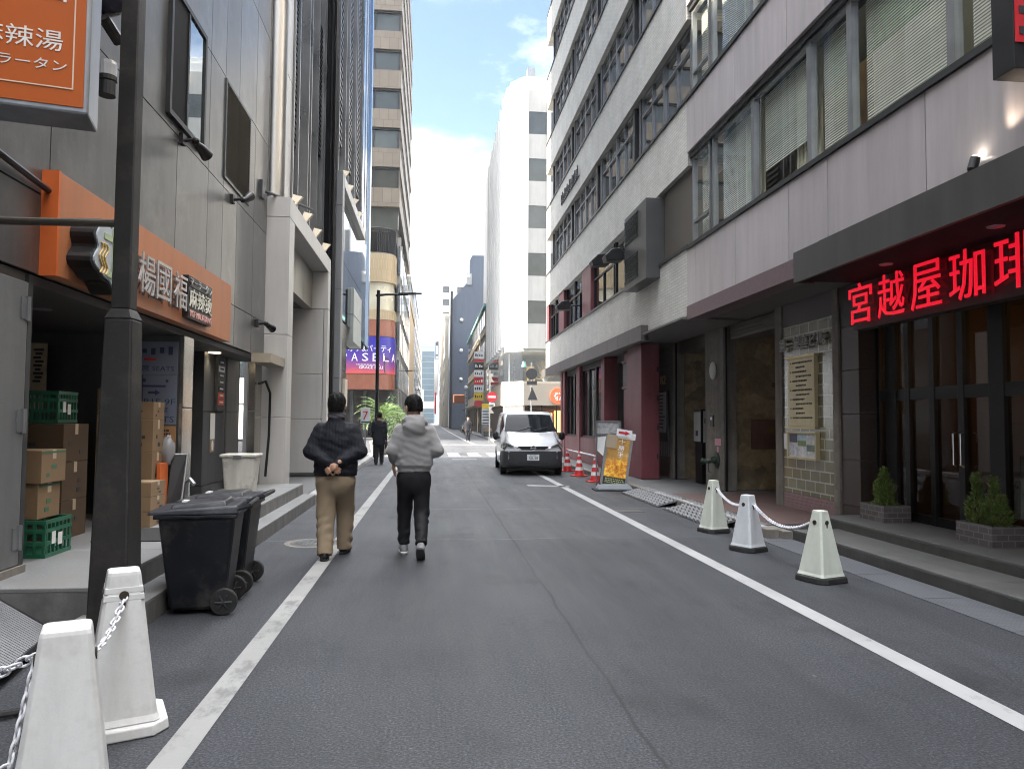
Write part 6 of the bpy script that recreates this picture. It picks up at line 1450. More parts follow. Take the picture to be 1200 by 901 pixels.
for (a, b_), l_ in (((21.9, 19.9), 'white bar resting between the two farther red cones'), ((19.9, 18.0), 'white bar resting between the two nearer red cones')): tag(MB().tube([(4.02, a + .1, .64), (3.99, b_ - .1, .64)], .02, 8).build('cone_bar', M['signw']), l_, 'bar')
# ------------------------------------------------------------------ food sign stand
fs_ = thing('sign_stand', 'tilted food photo sign stand with paper notices stuck on it at the kerb', 'sign', (3.92, 15.9, 0), R(-4))
tl = MB().at((0, 0, .08), ry=R(9), rx=R(-5))
tl.box(-.30, .30, -.05, .05, .0, 1.12); core = tl.build('case', M['black'], fs_, world=False, bevel=.008)
def tilt(): return MB().at((0, 0, .08), ry=R(9), rx=R(-5))
tilt().box(-.30, -.245, -.062, -.0505, .02, 1.11).box(.245, .30, -.062, -.0505, .02, 1.11).build('side_rail', M['alu'], fs_, world=False)
m, n, b = nt_new('food_photo'); v = coords(n); s = n.nodes.new('ShaderNodeSeparateXYZ'); n.links.new(v, s.inputs[0])
mpz = n.nodes.new('ShaderNodeMapRange'); mpz.inputs[1].default_value = .15; mpz.inputs[2].default_value = 1.2; n.links.new(s.outputs[2], mpz.inputs[0])
fo = ramp(n, noise(n, v, 9, 6, .7), [(.3, (.10, .03, .01)), (.5, (.55, .22, .03)), (.62, (.85, .55, .08)), (.75, (.8, .75, .6))])
sk = ramp(n, noise(n, v, 3.5, 4), [(.3, (.18, .09, .02)), (.6, (.42, .24, .07)), (.8, (.6, .5, .3))])
k = ramp(n, mpz.outputs[0], [(.44, (0, 0, 0)), (.52, (1, 1, 1))])
n.links.new(mixc(n, k, fo, sk), b.inputs['Base Color']); b.inputs['Roughness'].default_value = .25; b.inputs['Emission Strength'].default_value = .05
n.links.new(mixc(n, k, fo, sk), b.inputs['Emission Color'])
tilt().box(-.244, .244, -.056, -.0505, .20, 1.09).build('photo', m, fs_, world=False)
tilt().box(-.244, .244, -.056, -.0505, .03, .199).build('lower_strip', mat('dark_strip', (.03, .035, .025), .3), fs_, world=False)
mm = Matrix.Translation((0, 0, .08)) @ Matrix.Rotation(R(9), 4, 'Y') @ Matrix.Rotation(R(-5), 4, 'X')
for ch_, z in (('十', .93), ('勝', .79), ('手', .65)):
    q = text('character', ch_, M['signw'], fs_, (0.0, -.057, z), UX, UZ, .13, .12, .003, world=False); q.data.transform(mm)
mb = tilt(); r2 = random.Random(12)
for z in (.15, .11, .07):
    x = -.2
    while x < .18: l_ = r2.uniform(.02, .06); mb.box(x, x + l_, -.060, -.057, z, z + .018); x += l_ + .015
mb.build('small_print', mat('pale_green_print', (.5, .55, .3), .4), fs_, world=False)
mb = tilt(); mb.box(-.28, -.05, -.078, -.064, .82, 1.12); o = mb.build('cardboard_flap', mat('flap', (.38, .30, .21), .8, 0, .1, 30), fs_, world=False)
mb = tilt(); mb.box(-.09, .25, -.09, -.08, 1.10, 1.26); mb.build('paper', M['signw'], fs_, world=False); mb = tilt(); mb.box(-.04, .34, -.075, -.065, 1.06, 1.2); mb.build('paper', M['paper'], fs_, world=False)
mb = tilt(); mb.prism([(-.05, 1.16), (.10, 1.16), (.10, 1.135), (.20, 1.185), (.10, 1.235), (.10, 1.21), (-.05, 1.21)], -.094, -.0905, 'y'); mb.build('red_arrow', M['redsign'], fs_, world=False)
mb = tilt(); mb.hexa([(-.45, -.02, .72), (-.3, -.02, .62), (-.3, -.01, .62), (-.45, -.01, .72)], [(-.48, -.05, 1.0), (-.3, -.02, 1.06), (-.3, -.01, 1.06), (-.48, -.04, 1.0)]); mb.build('paper', M['paper'], fs_, world=False)
MB().at((0, 0, .0)).hexa([(-.36, -.24, .02), (.42, -.24, .02), (.42, .24, .02), (-.36, .24, .02)], [(-.28, -.17, .14), (.34, -.17, .14), (.34, .17, .14), (-.28, .17, .14)]).build('base', mat('water_base', (.20, .22, .24), .45, 0, .15, 5), fs_, world=False, bevel=.03)
MB().box(-.42, .40, -.27, .27, .0, .025).build('base_tray', M['rubber'], fs_, world=False)
rk = thing('wire_rack', 'grey wire rack with printed sheets standing behind the tilted food sign', 'rack', (4.0, 16.6, 0))
mb = MB()
for x in (-.3, .26): mb.box(x, x + .03, -.02, .01, 0, 1.52)
for z in (.9, 1.18, 1.48): mb.box(-.3, .29, -.02, .01, z, z + .03)
mb.build('frame', M['alu'], rk, world=False); MB().box(-.26, .25, -.005, .005, 1.22, 1.46).box(-.26, .0, -.005, .005, .94, 1.16).build('sheet', mat('grey_sheet', (.38, .38, .38), .6, 0, .5, 12), rk, world=False)
# ------------------------------------------------------------------ van
def lerp_tab(tab, x):
    xs = [t[0] for t in tab]; return [float(np.interp(x, xs, [t[i] for t in tab])) for i in range(1, len(tab[0]))]
VT = [  # y, zbottom, ztop, halfwidth, roof halfwidth, corner radius
    (0.00, .30, .74, .56, .50, .05), (.03, .26, .80, .66, .58, .06), (.10, .23, .88, .755, .66, .08), (.22, .21, .95, .81, .70, .10), (.45, .20, 1.04, .838, .72, .12), (.80, .20, 1.14, .845, .725, .12),
    (1.10, .20, 1.36, .847, .70, .12), (1.45, .20, 1.60, .847, .715, .11), (1.62, .20, 1.70, .847, .72, .10), (1.9, .20, 1.755, .847, .73, .10), (2.6, .2, 1.775, .847, .735, .10), (4.1, .22, 1.76, .842, .725, .10), (4.34, .26, 1.70, .82, .66, .12), (4.4, .32, 1.64, .78, .62, .14)]
NS = 15
def vsec(y, off=0.):
    zb, zt, w_, wr, rc = lerp_tab(VT, y); zbelt = min(1.06, zb + (zt - zb) * .72); w_ += off; wr += off; zt += off
    P = [(0, zb), (w_ * .8, zb), (w_ - .03, zb + .02), (w_, zb + .10), (w_ + .004, zb + (zbelt - zb) * .55), (w_, zbelt)]
    for t in (.25, .5, .75): P.append((w_ + (wr - w_) * t, zbelt + (zt - rc - zbelt) * t))
    for k in range(5): a = PI / 2 * k / 4; P.append((wr - rc + rc * math.cos(a), zt - rc + rc * math.sin(a)))
    P.append((0, zt + .018)); return P
def vbody(off=0., ystep=.07):
    ys_ = sorted(set([0, .03, .06, .1, .15, .22, .3] + list(np.arange(.4, 4.3, ystep)) + [4.34, 4.4])); V = []; F = []; secs = []
    for y in ys_:
        h = vsec(y, off); full = h + [(-x, z) for x, z in h[::-1][1:-1]]; secs.append(len(full)); V += [(x, y, z) for x, z in full]
    k = secs[0]
    for i in range(len(ys_) - 1):
        for j in range(k): F.append((i * k + j, i * k + (j + 1) % k, (i + 1) * k + (j + 1) % k, (i + 1) * k + j))
    F.append(tuple(range(k))); F.append(tuple(range((len(ys_) - 1) * k, len(ys_) * k))[::-1]); return V, F
def smooth_by_angle(o, a=35):
    me = o.data; me.polygons.foreach_set('use_smooth', [True] * len(me.polygons)); me.set_sharp_from_angle(angle=R(a))
van = thing('parked_van', 'white and dark grey delivery van parked facing the camera on the right', 'van', (2.74, 20.1, 0), R(-2.2))
vp = mat('van_paint', (.62, .63, .66), .22, .15, .02, 1, coat=.6); vg = mat('van_bumper', (.035, .037, .04), .55, 0, .1, 4)
mb = MB(); mb.v, mb.f = vbody(); o = mb.build('body', vp, van, world=False); bm = bmesh.new(); bm.from_mesh(o.data); bmesh.ops.recalc_face_normals(bm, faces=bm.faces); bm.to_mesh(o.data); bm.free(); smooth_by_angle(o, 40)
def vtop(x, y, off=.004):
    h = vsec(y, off); xs = [p[0] for p in h[9:]][::-1]; zs = [p[1] for p in h[9:]][::-1]; return float(np.interp(abs(x), xs, zs))
def vside(y, z, off=.004):
    h = vsec(y, off)[1:11]; return float(np.interp(z, [p[1] for p in h], [p[0] for p in h]))
def grid_patch(fn, nu, nv):
    V = [fn(i / nu, j / nv) for j in range(nv + 1) for i in range(nu + 1)]; F = [(j * (nu + 1) + i, j * (nu + 1) + i + 1, (j + 1) * (nu + 1) + i + 1, (j + 1) * (nu + 1) + i) for j in range(nv) for i in range(nu)]
    return MB().add(V, F)
vgl = mat('van_glass', (.012, .014, .017), .03, 0, .05, spec=.06)
def ws(u, v):
    y = .90 + .66 * v; hw = .735 - .10 * v; return ((2 * u - 1) * hw, y - .10 * (1 - (2 * u - 1) ** 2) * (1 - v), vtop((2 * u - 1) * hw * .93, y - .10 * (1 - (2 * u - 1) ** 2) * (1 - v), .008))
o = grid_patch(ws, 16, 8).build('windscreen', vgl, van, world=False, smooth=True)
for s_ in (-1, 1):
    def sg(u, v, s_=s_, y0=1.25, y1=2.15):
        y = y0 + (y1 - y0) * u; zt = min(1.62, lerp_tab(VT, y)[1] - .13); z = 1.03 + (zt - 1.03) * v; return (s_ * vside(y, z, .006), y, z)
    f_ = grid_patch(sg, 8, 6).build('door_window', vgl, van, world=False, smooth=True)
    def sg2(u, v, s_=s_): return sg(u, v, s_, 2.28, 4.15)
    grid_patch(sg2, 8, 6).build('rear_side_window', mat('white_blank_glass', (.30, .31, .32), .1, .2), van, world=False, smooth=True)
    mb = MB().ball((s_ * .965, 1.28, 1.06), .085, .06, .13, 12); mb.tube([(s_ * .85, 1.3, 1.0), (s_ * .93, 1.3, 1.02)], .03); mb.build('wing_mirror', M['blackplastic'], van, world=False, smooth=True)
    def hl(u, v, s_=s_):
        y = .10 + .42 * u ** 1.3; z = (.70 + .05 * u) + (.13 + .10 * u) * v; return (s_ * vside(y, z, .022), y - .006, z)
    h_ = grid_patch(hl, 10, 5).build('headlight', mat('headlight_glass', (.09, .095, .10), .1, .4, .5, 9, coat=1), van, world=False, smooth=True)
    def hl2(u, v, s_=s_):
        x = .40 + .30 * u; z = (.735 + .05 * u) + .085 * (.4 + .6 * u) * v; return (s_ * x, .0 - .012 + .10 * max(0, (x - .46) / .28) ** 2 + .02 * v, z)
    grid_patch(hl2, 8, 4).build('headlight_inner', mat('headlight_lens', (.14, .145, .15), .08, .6, .5, 20, coat=1), h_, world=False, smooth=True)
    MB().at((s_ * .60, .045, .42), rx=R(90)).lathe([(.07, 0), (.07, .05)], 16).build('fog_lamp', M['ink'], van, world=False)
    for y in (.78, 3.55):
        w_ = MB().at((s_ * .775, y, .30), rx=0, ry=R(90)).lathe([(.17, -.085), (.28, -.085), (.30, -.06), (.30, .06), (.28, .085), (.17, .085)], 28).build('wheel', M['rubber'], van, world=False)
        MB().at((s_ * .775, y, .30), ry=R(90)).lathe([(.05, -.088), (.17, -.08), (.172, 0), (.17, .08), (.05, .088)], 20).build('rim', M['steel'], w_, world=False)
        MB().at((s_ * .835, y, .31), ry=R(90)).lathe([(.35, -.02), (.35, .02)], 24).build('wheel_arch', M['black'], van, world=False)
    def oi(u, v, s_=s_): y = 2.9 + .2 * u; z = .9 + .15 * v; return (s_ * vside(y, z, .008), y, z)
    grid_patch(oi, 3, 3).build('side_marker', mat('amber', (.75, .25, .03), .3), van, world=False)
    for y in (1.18, 2.21, 4.0):
        def sm(u, v, s_=s_, y=y): z = .38 + 1.15 * v; return (s_ * vside(y + .008 * u, z, .003), y + .010 * u, z)
        grid_patch(sm, 1, 14).build('door_seam', M['black'], van, world=False)
    def dh(u, v, s_=s_): y = 1.98 + .14 * u; z = .93 + .035 * v; return (s_ * vside(y, z, .018), y, z)
    grid_patch(dh, 3, 2).build('door_handle', M['blackplastic'], van, world=False)
def hs_(u, v): x = (2 * u - 1) * .74; y = .80 + .012 * v - .10 * (1 - (2 * u - 1) ** 2); return (x, y, vtop(x * .93, y, .005))
grid_patch(hs_, 18, 1).build('bonnet_seam', M['black'], van, world=False)
MB().box(-.70, .70, .55, 4.2, .10, .2).build('underbody', M['black'], van, world=False)
# bumper: lower front shell
ysb = [-.012, 0, .02, .05, .10, .16, .22, .32, .44]; V = []; F = []
for y in ysb:
    zb, zt, w_, wr, rc = lerp_tab(VT, max(0, y)); w_ += .014; zt2 = .665
    half = [(0, zb - .03), (w_ * .75, zb - .03), (w_ - .02, zb), (w_, zb + .08), (w_, zt2 - .05), (w_ - .012, zt2)] if y >= 0 else [(0, zb + .0), (.4, zb + .0), (.46, zb + .04), (.48, zb + .09), (.48, zt2 - .06), (.45, zt2 - .01)]
    V += [(x, y, z) for x, z in half] + [(-x, y, z) for x, z in half[::-1][:-1]]
k = 11
for i in range(len(ysb) - 1):
    for j in range(k): F.append((i * k + j, i * k + (j + 1) % k, (i + 1) * k + (j + 1) % k, (i + 1) * k + j))
F.append(tuple(range(k))); F.append(tuple(range((len(ysb) - 1) * k, len(ysb) * k))[::-1])
o = MB().add(V, F).build('bumper', vg, van, world=False); bm = bmesh.new(); bm.from_mesh(o.data); bmesh.ops.recalc_face_normals(bm, faces=bm.faces); bm.to_mesh(o.data); bm.free(); smooth_by_angle(o, 45)
MB().box(-.42, .42, -.016, -.0125, .27, .36).build('lower_grille', M['black'], van, world=False)
mb = MB()
for k in range(3): mb.box(-.42, .42, -.02, -.0165, .285 + k * .028, .295 + k * .028)
mb.build('grille_bar', vg, van, world=False)
MB().prism([(-.40, .76), (-.30, .70), (.30, .70), (.40, .76), (.42, .80), (-.42, .80)], -.018, .05, 'y').build('grille', M['black'], van, world=False)
MB().box(-.42, .42, -.022, -.0185, .692, .704).build('chrome_strip', M['steel'], van, world=False)
mb = MB().at((0, -.022, .752), rx=R(90)).tube([(.062 * math.cos(a), .062 * math.sin(a), 0) for a in np.linspace(0, 2 * PI, 24)], .011, 8).at().box(-.085, .085, -.036, -.024, .74, .765); mb.build('emblem', M['steel'], van, world=False)
pt = B(-.165, .165, -.03, -.0215, .415, .58).build('licence_plate', M['signw'], van, world=False); text('plate_number', '50-38', mat('plate_green', (.02, .10, .05), .5), pt, (-.11, -.0315, .435), UX, UZ, .24, .085, .002, world=False); text('plate_number', '品川400', bpy.data.materials['plate_green'], pt, (-.085, -.0315, .535), UX, UZ, .17, .035, .002, world=False)
for x in (-.35, .12): MB().tube([(x, .86, vtop(x, .86, .02)), (x + .40, 1.0, vtop(x + .4, 1.0, .02))], .009).build('wiper', M['black'], van, world=False)
B(-.5, -.1, 1.05, 1.2, 1.10, 1.13).build('dashboard_paper', M['paper'], van, world=False)
MB().tube([(.3, 2.0, 1.75), (.33, 2.2, 1.95)], .006).build('aerial', M['black'], van, world=False)
for s_ in (-1, 1): MB().tube([(s_ * .62, 1.9, 1.74), (s_ * .62, 3.9, 1.755)], .014).build('roof_rail', vp, van, world=False)
# ================================================================== people: one continuous body each, clothing as children
def V3(*a): return np.array(a, float)
class Grid:
    def __init__(s, lo, hi, h):
        s.h = h; s.ax = [np.arange(lo[i], hi[i] + h, h) for i in range(3)]; s.D = np.full([len(a) for a in s.ax], 1., np.float32)
    def sub(s, lo, hi):
        ix = [slice(max(0, int((lo[i] - s.ax[i][0]) / s.h) - 1), min(len(s.ax[i]), int((hi[i] - s.ax[i][0]) / s.h) + 3)) for i in range(3)]
        return tuple(ix), s.ax[0][ix[0]][:, None, None], s.ax[1][ix[1]][None, :, None], s.ax[2][ix[2]][None, None, :]
    def mix(s, ix, d, k):
        a = s.D[ix]
        if k <= 0: s.D[ix] = np.minimum(a, d); return
        t = np.clip(.5 + .5 * (d - a) / k, 0, 1); s.D[ix] = d * (1 - t) + a * t - k * t * (1 - t)
    def cap(s, a, b, ra, rb, k=.03, sy=1.):
        a, b = V3(*a), V3(*b); m = max(ra, rb) * max(1, 1 / sy) + k + .02
        ix, X, Y, Z = s.sub(np.minimum(a, b) - m, np.maximum(a, b) + m); d = b - a; L = d @ d
        t = np.clip(((X - a[0]) * d[0] + (Y - a[1]) * d[1] + (Z - a[2]) * d[2]) / L, 0, 1)
        q = np.sqrt((X - a[0] - t * d[0]) ** 2 + ((Y - a[1] - t * d[1]) * sy) ** 2 + (Z - a[2] - t * d[2]) ** 2) - (ra + (rb - ra) * t)
        s.mix(ix, q, k); return s
    def ell(s, c, r, k=.02, M=None, sub=False):
        c = V3(*c); m = max(r) + k + .02; ix, X, Y, Z = s.sub(c - m, c + m); x, y, z = X - c[0], Y - c[1], Z - c[2]
        if M is not None: x, y, z = [M[0][i] * x + M[1][i] * y + M[2][i] * z for i in range(3)]
        q = (np.sqrt((x / r[0]) ** 2 + (y / r[1]) ** 2 + (z / r[2]) ** 2) - 1) * min(r)
        if sub: s.D[ix] = np.maximum(s.D[ix], -q)
        else: s.mix(ix, q, k)
        return s
    def loft(s, st, k=.03, p=2.3):
        z = [t[0] for t in st]; m = max(max(t[3], t[4]) for t in st) + k + .03
        ix, X, Y, Z = s.sub(V3(min(t[1] for t in st) - m, min(t[2] for t in st) - m, z[0] - .06), V3(max(t[1] for t in st) + m, max(t[2] for t in st) + m, z[-1] + .06))
        f = lambda i: np.interp(Z, z, [t[i] for t in st])
        rx, ry = f(3), f(4); e = (np.abs((X - f(1)) / rx) ** p + np.abs((Y - f(2)) / ry) ** p) ** (1 / p)
        q = (e - 1) * np.minimum(rx, ry); q = np.maximum(q, np.maximum(z[0] - Z, Z - z[-1])); s.mix(ix, q, k); return s
    def full(s): return s.ax[0][:, None, None], s.ax[1][None, :, None], s.ax[2][None, None, :]
    def folds(s, amp, fn):
        X, Y, Z = s.full(); s.D = s.D + (amp * fn(X, Y, Z)).astype(np.float32); return s
    def cut(s, fn): X, Y, Z = s.full(); s.D = np.maximum(s.D, fn(X, Y, Z)); return s
    def mesh(s):
        D = np.pad(s.D, 1, constant_values=1.); sh = D.shape; h = s.h; o = np.array([a[0] - h for a in s.ax])
        ins = D < 0; cn = np.zeros([n - 1 for n in sh], np.int8)
        for i in (0, 1):
            for j in (0, 1):
                for k in (0, 1): cn += ins[i:sh[0] - 1 + i, j:sh[1] - 1 + j, k:sh[2] - 1 + k]
        act = (cn > 0) & (cn < 8); idx = np.full(act.shape, -1, np.int64); C = np.argwhere(act); idx[act] = np.arange(len(C))
        acc = np.zeros((len(C), 3)); cnt = np.zeros(len(C))
        for ax in range(3):
            o1, o2 = [q for q in range(3) if q != ax]
            for i in (0, 1):
                for j in (0, 1):
                    off = np.zeros(3, int); off[o1] = i; off[o2] = j; A = C + off; B_ = A.copy(); B_[:, ax] += 1
                    a = D[A[:, 0], A[:, 1], A[:, 2]]; b_ = D[B_[:, 0], B_[:, 1], B_[:, 2]]; m_ = (a < 0) != (b_ < 0)
                    t = np.where(m_, a / np.where(a - b_ == 0, 1, a - b_), 0); P = A.astype(float); P[:, ax] += t; acc[m_] += P[m_]; cnt[m_] += 1
        V = acc / cnt[:, None] * h + o; F = []
        for ax in range(3):
            o1, o2 = [(1, 2), (2, 0), (0, 1)][ax]; sl = [slice(None)] * 3; s2 = [slice(None)] * 3; sl[ax] = slice(0, -1); s2[ax] = slice(1, None)
            a = ins[tuple(sl)]; b_ = ins[tuple(s2)]
            for flip in (0, 1):
                E_ = np.argwhere((a & ~b_) if not flip else (~a & b_)); q = []
                for d1, d2 in ((0, 0), (-1, 0), (-1, -1), (0, -1)):
                    c = E_.copy(); c[:, o1] += d1; c[:, o2] += d2; q.append(idx[c[:, 0], c[:, 1], c[:, 2]])
                q = np.stack(q, 1); F.append(q if flip else q[:, ::-1])
        return V, np.concatenate(F)
    def build(s, name, m, parent):
        V, F = s.mesh(); me = bpy.data.meshes.new(name); me.from_pydata(V.tolist(), [], F.tolist()); me.update()
        bm = bmesh.new(); bm.from_mesh(me); bmesh.ops.recalc_face_normals(bm, faces=bm.faces); bmesh.ops.smooth_vert(bm, verts=bm.verts, factor=.4, use_axis_x=True, use_axis_y=True, use_axis_z=True); bm.to_mesh(me); bm.free()
        me.polygons.foreach_set('use_smooth', [True] * len(me.polygons)); me.materials.append(m)
        o = bpy.data.objects.new(name, me); col.objects.link(o); o.parent = parent; return o
def hand(g, w_, d, n_, curl, ts):
    w_, d, n_ = V3(*w_), V3(*d), V3(*n_); d /= np.linalg.norm(d); n_ -= d * (d @ n_); n_ /= np.linalg.norm(n_); s_ = np.cross(d, n_) * ts
    g.cap(w_ - d * .05, w_ + d * .02, .026, .025, .02); M_ = np.stack([d, s_, n_]); g.ell(w_ + d * .048, (.05, .040, .016), .012, M_)
    for i, L in enumerate((.066, .076, .071, .056)):
        p = w_ + d * .085 + s_ * (.028 - .0185 * i); a = curl * .5
        for j, (q, r_) in enumerate(zip((.45, .32, .23), (.0092, .0085, .0075))):
            e = p + (d * math.cos(a) - n_ * math.sin(a)) * L * q * 1.15; g.cap(p, e, r_, r_ * .93, .004); p = e; a += curl * .8
    p = w_ + d * .022 + s_ * .034; e = p + (d * .6 + s_ * .65 - n_ * .3) * .045; g.cap(p, e, .013, .011, .01); g.cap(e, e + (d * .85 + s_ * .15 - n_ * .3) * .036, .0105, .009, .006)
def rotm(yaw, pitch): return np.array((Matrix.Rotation(yaw, 3, 'Z') @ Matrix.Rotation(pitch, 3, 'X')))
HS = 1.14
def head(g0, c, Mr):
    P = lambda *a: V3(*c) + Mr @ (V3(*a) * HS)
    class g:
        ell = staticmethod(lambda c_, r, k=.02, M=None, sub=False: g0.ell(c_, tuple(q * HS for q in r), k, M, sub)); cap = staticmethod(lambda a, b, ra, rb, k=.03: g0.cap(a, b, ra * HS, rb * HS, k))
    R_ = [[Mr[0][0], Mr[0][1], Mr[0][2]], [Mr[1][0], Mr[1][1], Mr[1][2]], [Mr[2][0], Mr[2][1], Mr[2][2]]]
    g.ell(P(0, -.008, .03), (.076, .096, .088), .02, R_); g.ell(P(0, .022, -.045), (.060, .072, .070), .03, R_); g.ell(P(0, .062, -.085), (.03, .025, .024), .02, R_)
    for s_ in (-1, 1):
        g.ell(P(s_ * .079, -.008, -.008), (.010, .022, .033), .006, R_); g.ell(P(s_ * .032, .094, .006), (.016, .012, .010), 0, R_, True); g.ell(P(s_ * .032, .080, .005), (.013, .013, .012), .002, R_)
    g.cap(P(0, .088, .012), P(0, .106, -.028), .009, .014, .01); g.cap(P(-.02, .088, -.062), P(.02, .088, -.062), .007, .007, .006); g.cap(P(-.02, .088, -.071), P(.02, .088, -.071), .006, .006, .005)
def hair_cap(c, Mr, parent, m, nape=-.06, h=.005):
    g = Grid(V3(*c) - .19, V3(*c) + .21, h); R_ = Mr.tolist(); P = lambda *a: V3(*c) + Mr @ (V3(*a) * HS)
    g.ell(P(0, -.012, .034), (.084 * HS, .103 * HS, .098 * HS), .02, R_); g.ell(P(0, -.05, -.025), (.070 * HS, .058 * HS, .075 * HS), .03, R_)
    def cutf(X, Y, Z):
        x, y, z = [(Mr[0][i] * (X - c[0]) + Mr[1][i] * (Y - c[1]) + Mr[2][i] * (Z - c[2])) / HS for i in range(3)]
        face = np.minimum(y - .045 - .0 * x, .062 - z) ; side = np.minimum(y + .018, .018 - z); low = nape - z
        return np.maximum(np.maximum(face, side), low)
    g.folds(.0035, lambda X, Y, Z: np.sin(X * 150 + Z * 60) * np.sin(Y * 130 - Z * 90) + .6 * np.sin(X * 310 - Y * 200 + Z * 170))
    g.cut(cutf); o = g.build('hair', m, parent); me = o.data; r = random.Random(5); vs = [tuple(v_.co) for v_ in me.vertices]; fs = [tuple(p.vertices) for p in me.polygons]; nv = len(vs)
    for _ in range(1500 if h < .007 else 0):
        v_ = me.vertices[r.randrange(nv)]; nn = v_.normal; d = (nn * .45 + Vector((r.uniform(-.5, .5), r.uniform(-.5, .3), r.uniform(-1., .25)))).normalized(); t = d.cross(nn)
        if t.length < .05: continue
        t = t.normalized() * .0016; P = Vector(v_.co) - nn * .002; L_ = r.uniform(.010, .026); b_ = len(vs); vs += [tuple(P - t), tuple(P + t), tuple(P + d * L_)]; fs.append((b_, b_ + 1, b_ + 2))
    m2 = bpy.data.meshes.new('hair'); m2.from_pydata(vs, [], fs); m2.polygons.foreach_set('use_smooth', [True] * len(fs)); m2.materials.append(m); o.data = m2; return o
def cloth(name, c, var=.12, vs=6, wave=None, rough=.85, sheen=0., ws=.25, fibre=0.):
    m, n, b = nt_new(name); v = coords(n); f = noise(n, v, vs, 5); out = ramp(n, f, [(.3, sc_(c, 1 - var)), (.7, sc_(c, 1 + var))])
    if fibre: out = mixc(n, 1., out, ramp(n, noise(n, v, 240, 2), [(.35, (1 - fibre,) * 3), (.65, (1.1,) * 3)]), 'MULTIPLY')
    n.links.new(out, b.inputs['Base Color']); b.inputs['Roughness'].default_value = rough; b.inputs['Specular IOR Level'].default_value = .25; b.inputs['Sheen Weight'].default_value = sheen
    if wave:
        w_ = n.nodes.new('ShaderNodeTexWave'); w_.wave_profile = 'SIN'; w_.bands_direction = wave[0]; w_.inputs['Scale'].default_value = wave[1]; w_.inputs['Distortion'].default_value = wave[2]; w_.inputs['Detail'].default_value = 2; n.links.new(v, w_.inputs[0]); bump(n, b, w_.outputs[1], ws, .012)
    else: bump(n, b, noise(n, v, 220, 3), .12, .004)
    return m
FO = lambda X, Y, Z: np.sin(X * 23 + Z * 31 + 2 * np.sin(Y * 17 + Z * 9)) * np.sin(Z * 37 - X * 14 + 1.5 * np.sin(X * 21)) + .5 * np.sin(Z * 71 + X * 33 - Y * 40) * np.sin(Y * 45 + Z * 20)
def trousers(p, m, hips, knees, ankles, r, zw, h=.008, cuff=.05, fam=.005):
    g = Grid((-.35, -.5, 0), (.35, .55, 1.1), h)
    g.ell((0, -.012, zw - .09), (r[0] * 1.66, r[0] * 1.22, .20), .05); g.cut(lambda X, Y, Z: Z - zw + 0 * X)
    for i in (0, 1): g.cap((hips[i][0], hips[i][1], hips[i][2] - .03), knees[i], r[0] * .93, r[1], .04); g.cap(knees[i], ankles[i], r[1], r[2], .03)
    lo_ = lambda Z: np.clip((.75 - Z) / .5, .25, 1.6)
    g.folds(fam, lambda X, Y, Z: lo_(Z) * (np.sin(Z * 34 + X * 26 * np.sign(X) + 2.6 * np.sin(Z * 11 + Y * 9 + 3 * np.sign(X))) * .8 + np.sin(Z * 57 - X * 38 + Y * 44 + 2 * np.sin(X * 31)) * .4) * (.6 + .5 * np.sin(X * 19 + Y * 23)))
    for i in (0, 1):
        a, k = V3(*ankles[i]), V3(*knees[i]); d = (a - k) / np.linalg.norm(a - k); e = a + d * cuff * 0
        X, Y, Z = g.full(); near = ((X - a[0]) ** 2 + (Y - a[1]) ** 2 + (Z - a[2]) ** 2) < .18 ** 2
        pl_ = (X - e[0]) * d[0] + (Y - e[1]) * d[1] + (Z - e[2]) * d[2]; g.D = np.where(near, np.maximum(g.D, pl_), g.D)
    return g.build('trousers', m, p)
def shoe(p, a, yaw, pitch, mu, ms, L=.28, w_=.05):
    """a = ankle point; the shoe points along +Y, pitched so that a raised heel is positive"""
    g = Grid((-.09, -.14, -.13), (.09, .25, .12), .005)
    g.cap((0, -.02, -.04), (0, .13, -.055), .048, .040, .03); g.cap((0, -.025, -.055), (0, -.01, .01), .044, .036, .02); g.ell((0, .16, -.06), (.045, .06, .032), .02); g.cut(lambda X, Y, Z: -.075 - Z + 0 * X); g.cut(lambda X, Y, Z: Z - .02 + 0 * X)
    o = g.build('shoe', mu, p); g = Grid((-.09, -.14, -.13), (.09, .26, 0), .005); g.loft([(-.098, 0, .045, .048, .145), (-.074, 0, .045, .050, .147)], .0, 2.6); q = g.build('sole', ms, o)
    o.location = a; o.rotation_euler = (-pitch, 0, yaw); return o
# ------------------------------------------------------------------ walker 1: quilted jacket, hands clasped behind the back
def body(p, c_head, Mr, sh_, el_, wr_, hp, kn, an, hands, h=.006, belly=.0):
    g = Grid((-.40, -.42, 0), (.40, .50, 1.85), h)
    g.loft([(.84, 0, 0, .15, .10), (1.0, 0, 0, .14, .095), (1.2, 0, 0, .155, .105), (1.36, 0, 0, .165, .10), (1.44, 0, -.005, .10, .07)], .04)
    g.cap((0, -.02, 1.42), (c_head[0] * .7, c_head[1] * .7 - .01, c_head[2] - .05), .062, .056, .03)
    for i in (0, 1):
        g.cap(sh_[i], el_[i], .052, .042, .03); g.cap(el_[i], wr_[i], .042, .027, .02); g.cap(hp[i], kn[i], .082, .055, .03); g.cap(kn[i], an[i], .052, .038, .02)
        f = V3(*an[i]); g.cap(f + V3(0, 0, -.03), f + V3(0, .12, -.055), .034, .026, .02)
    head(g, c_head, Mr)
    for hd in hands: hand(g, *hd)
    return g.build('body', M['skin'], p)
w1 = thing('person', 'person in a dark quilted jacket and khaki trousers walking away with hands clasped behind', 'person', (-1.05, 8.32, 0), R(-1), 'pedestrians')
I3 = rotm(0, R(-4)); hc = (0, .0, 1.648)
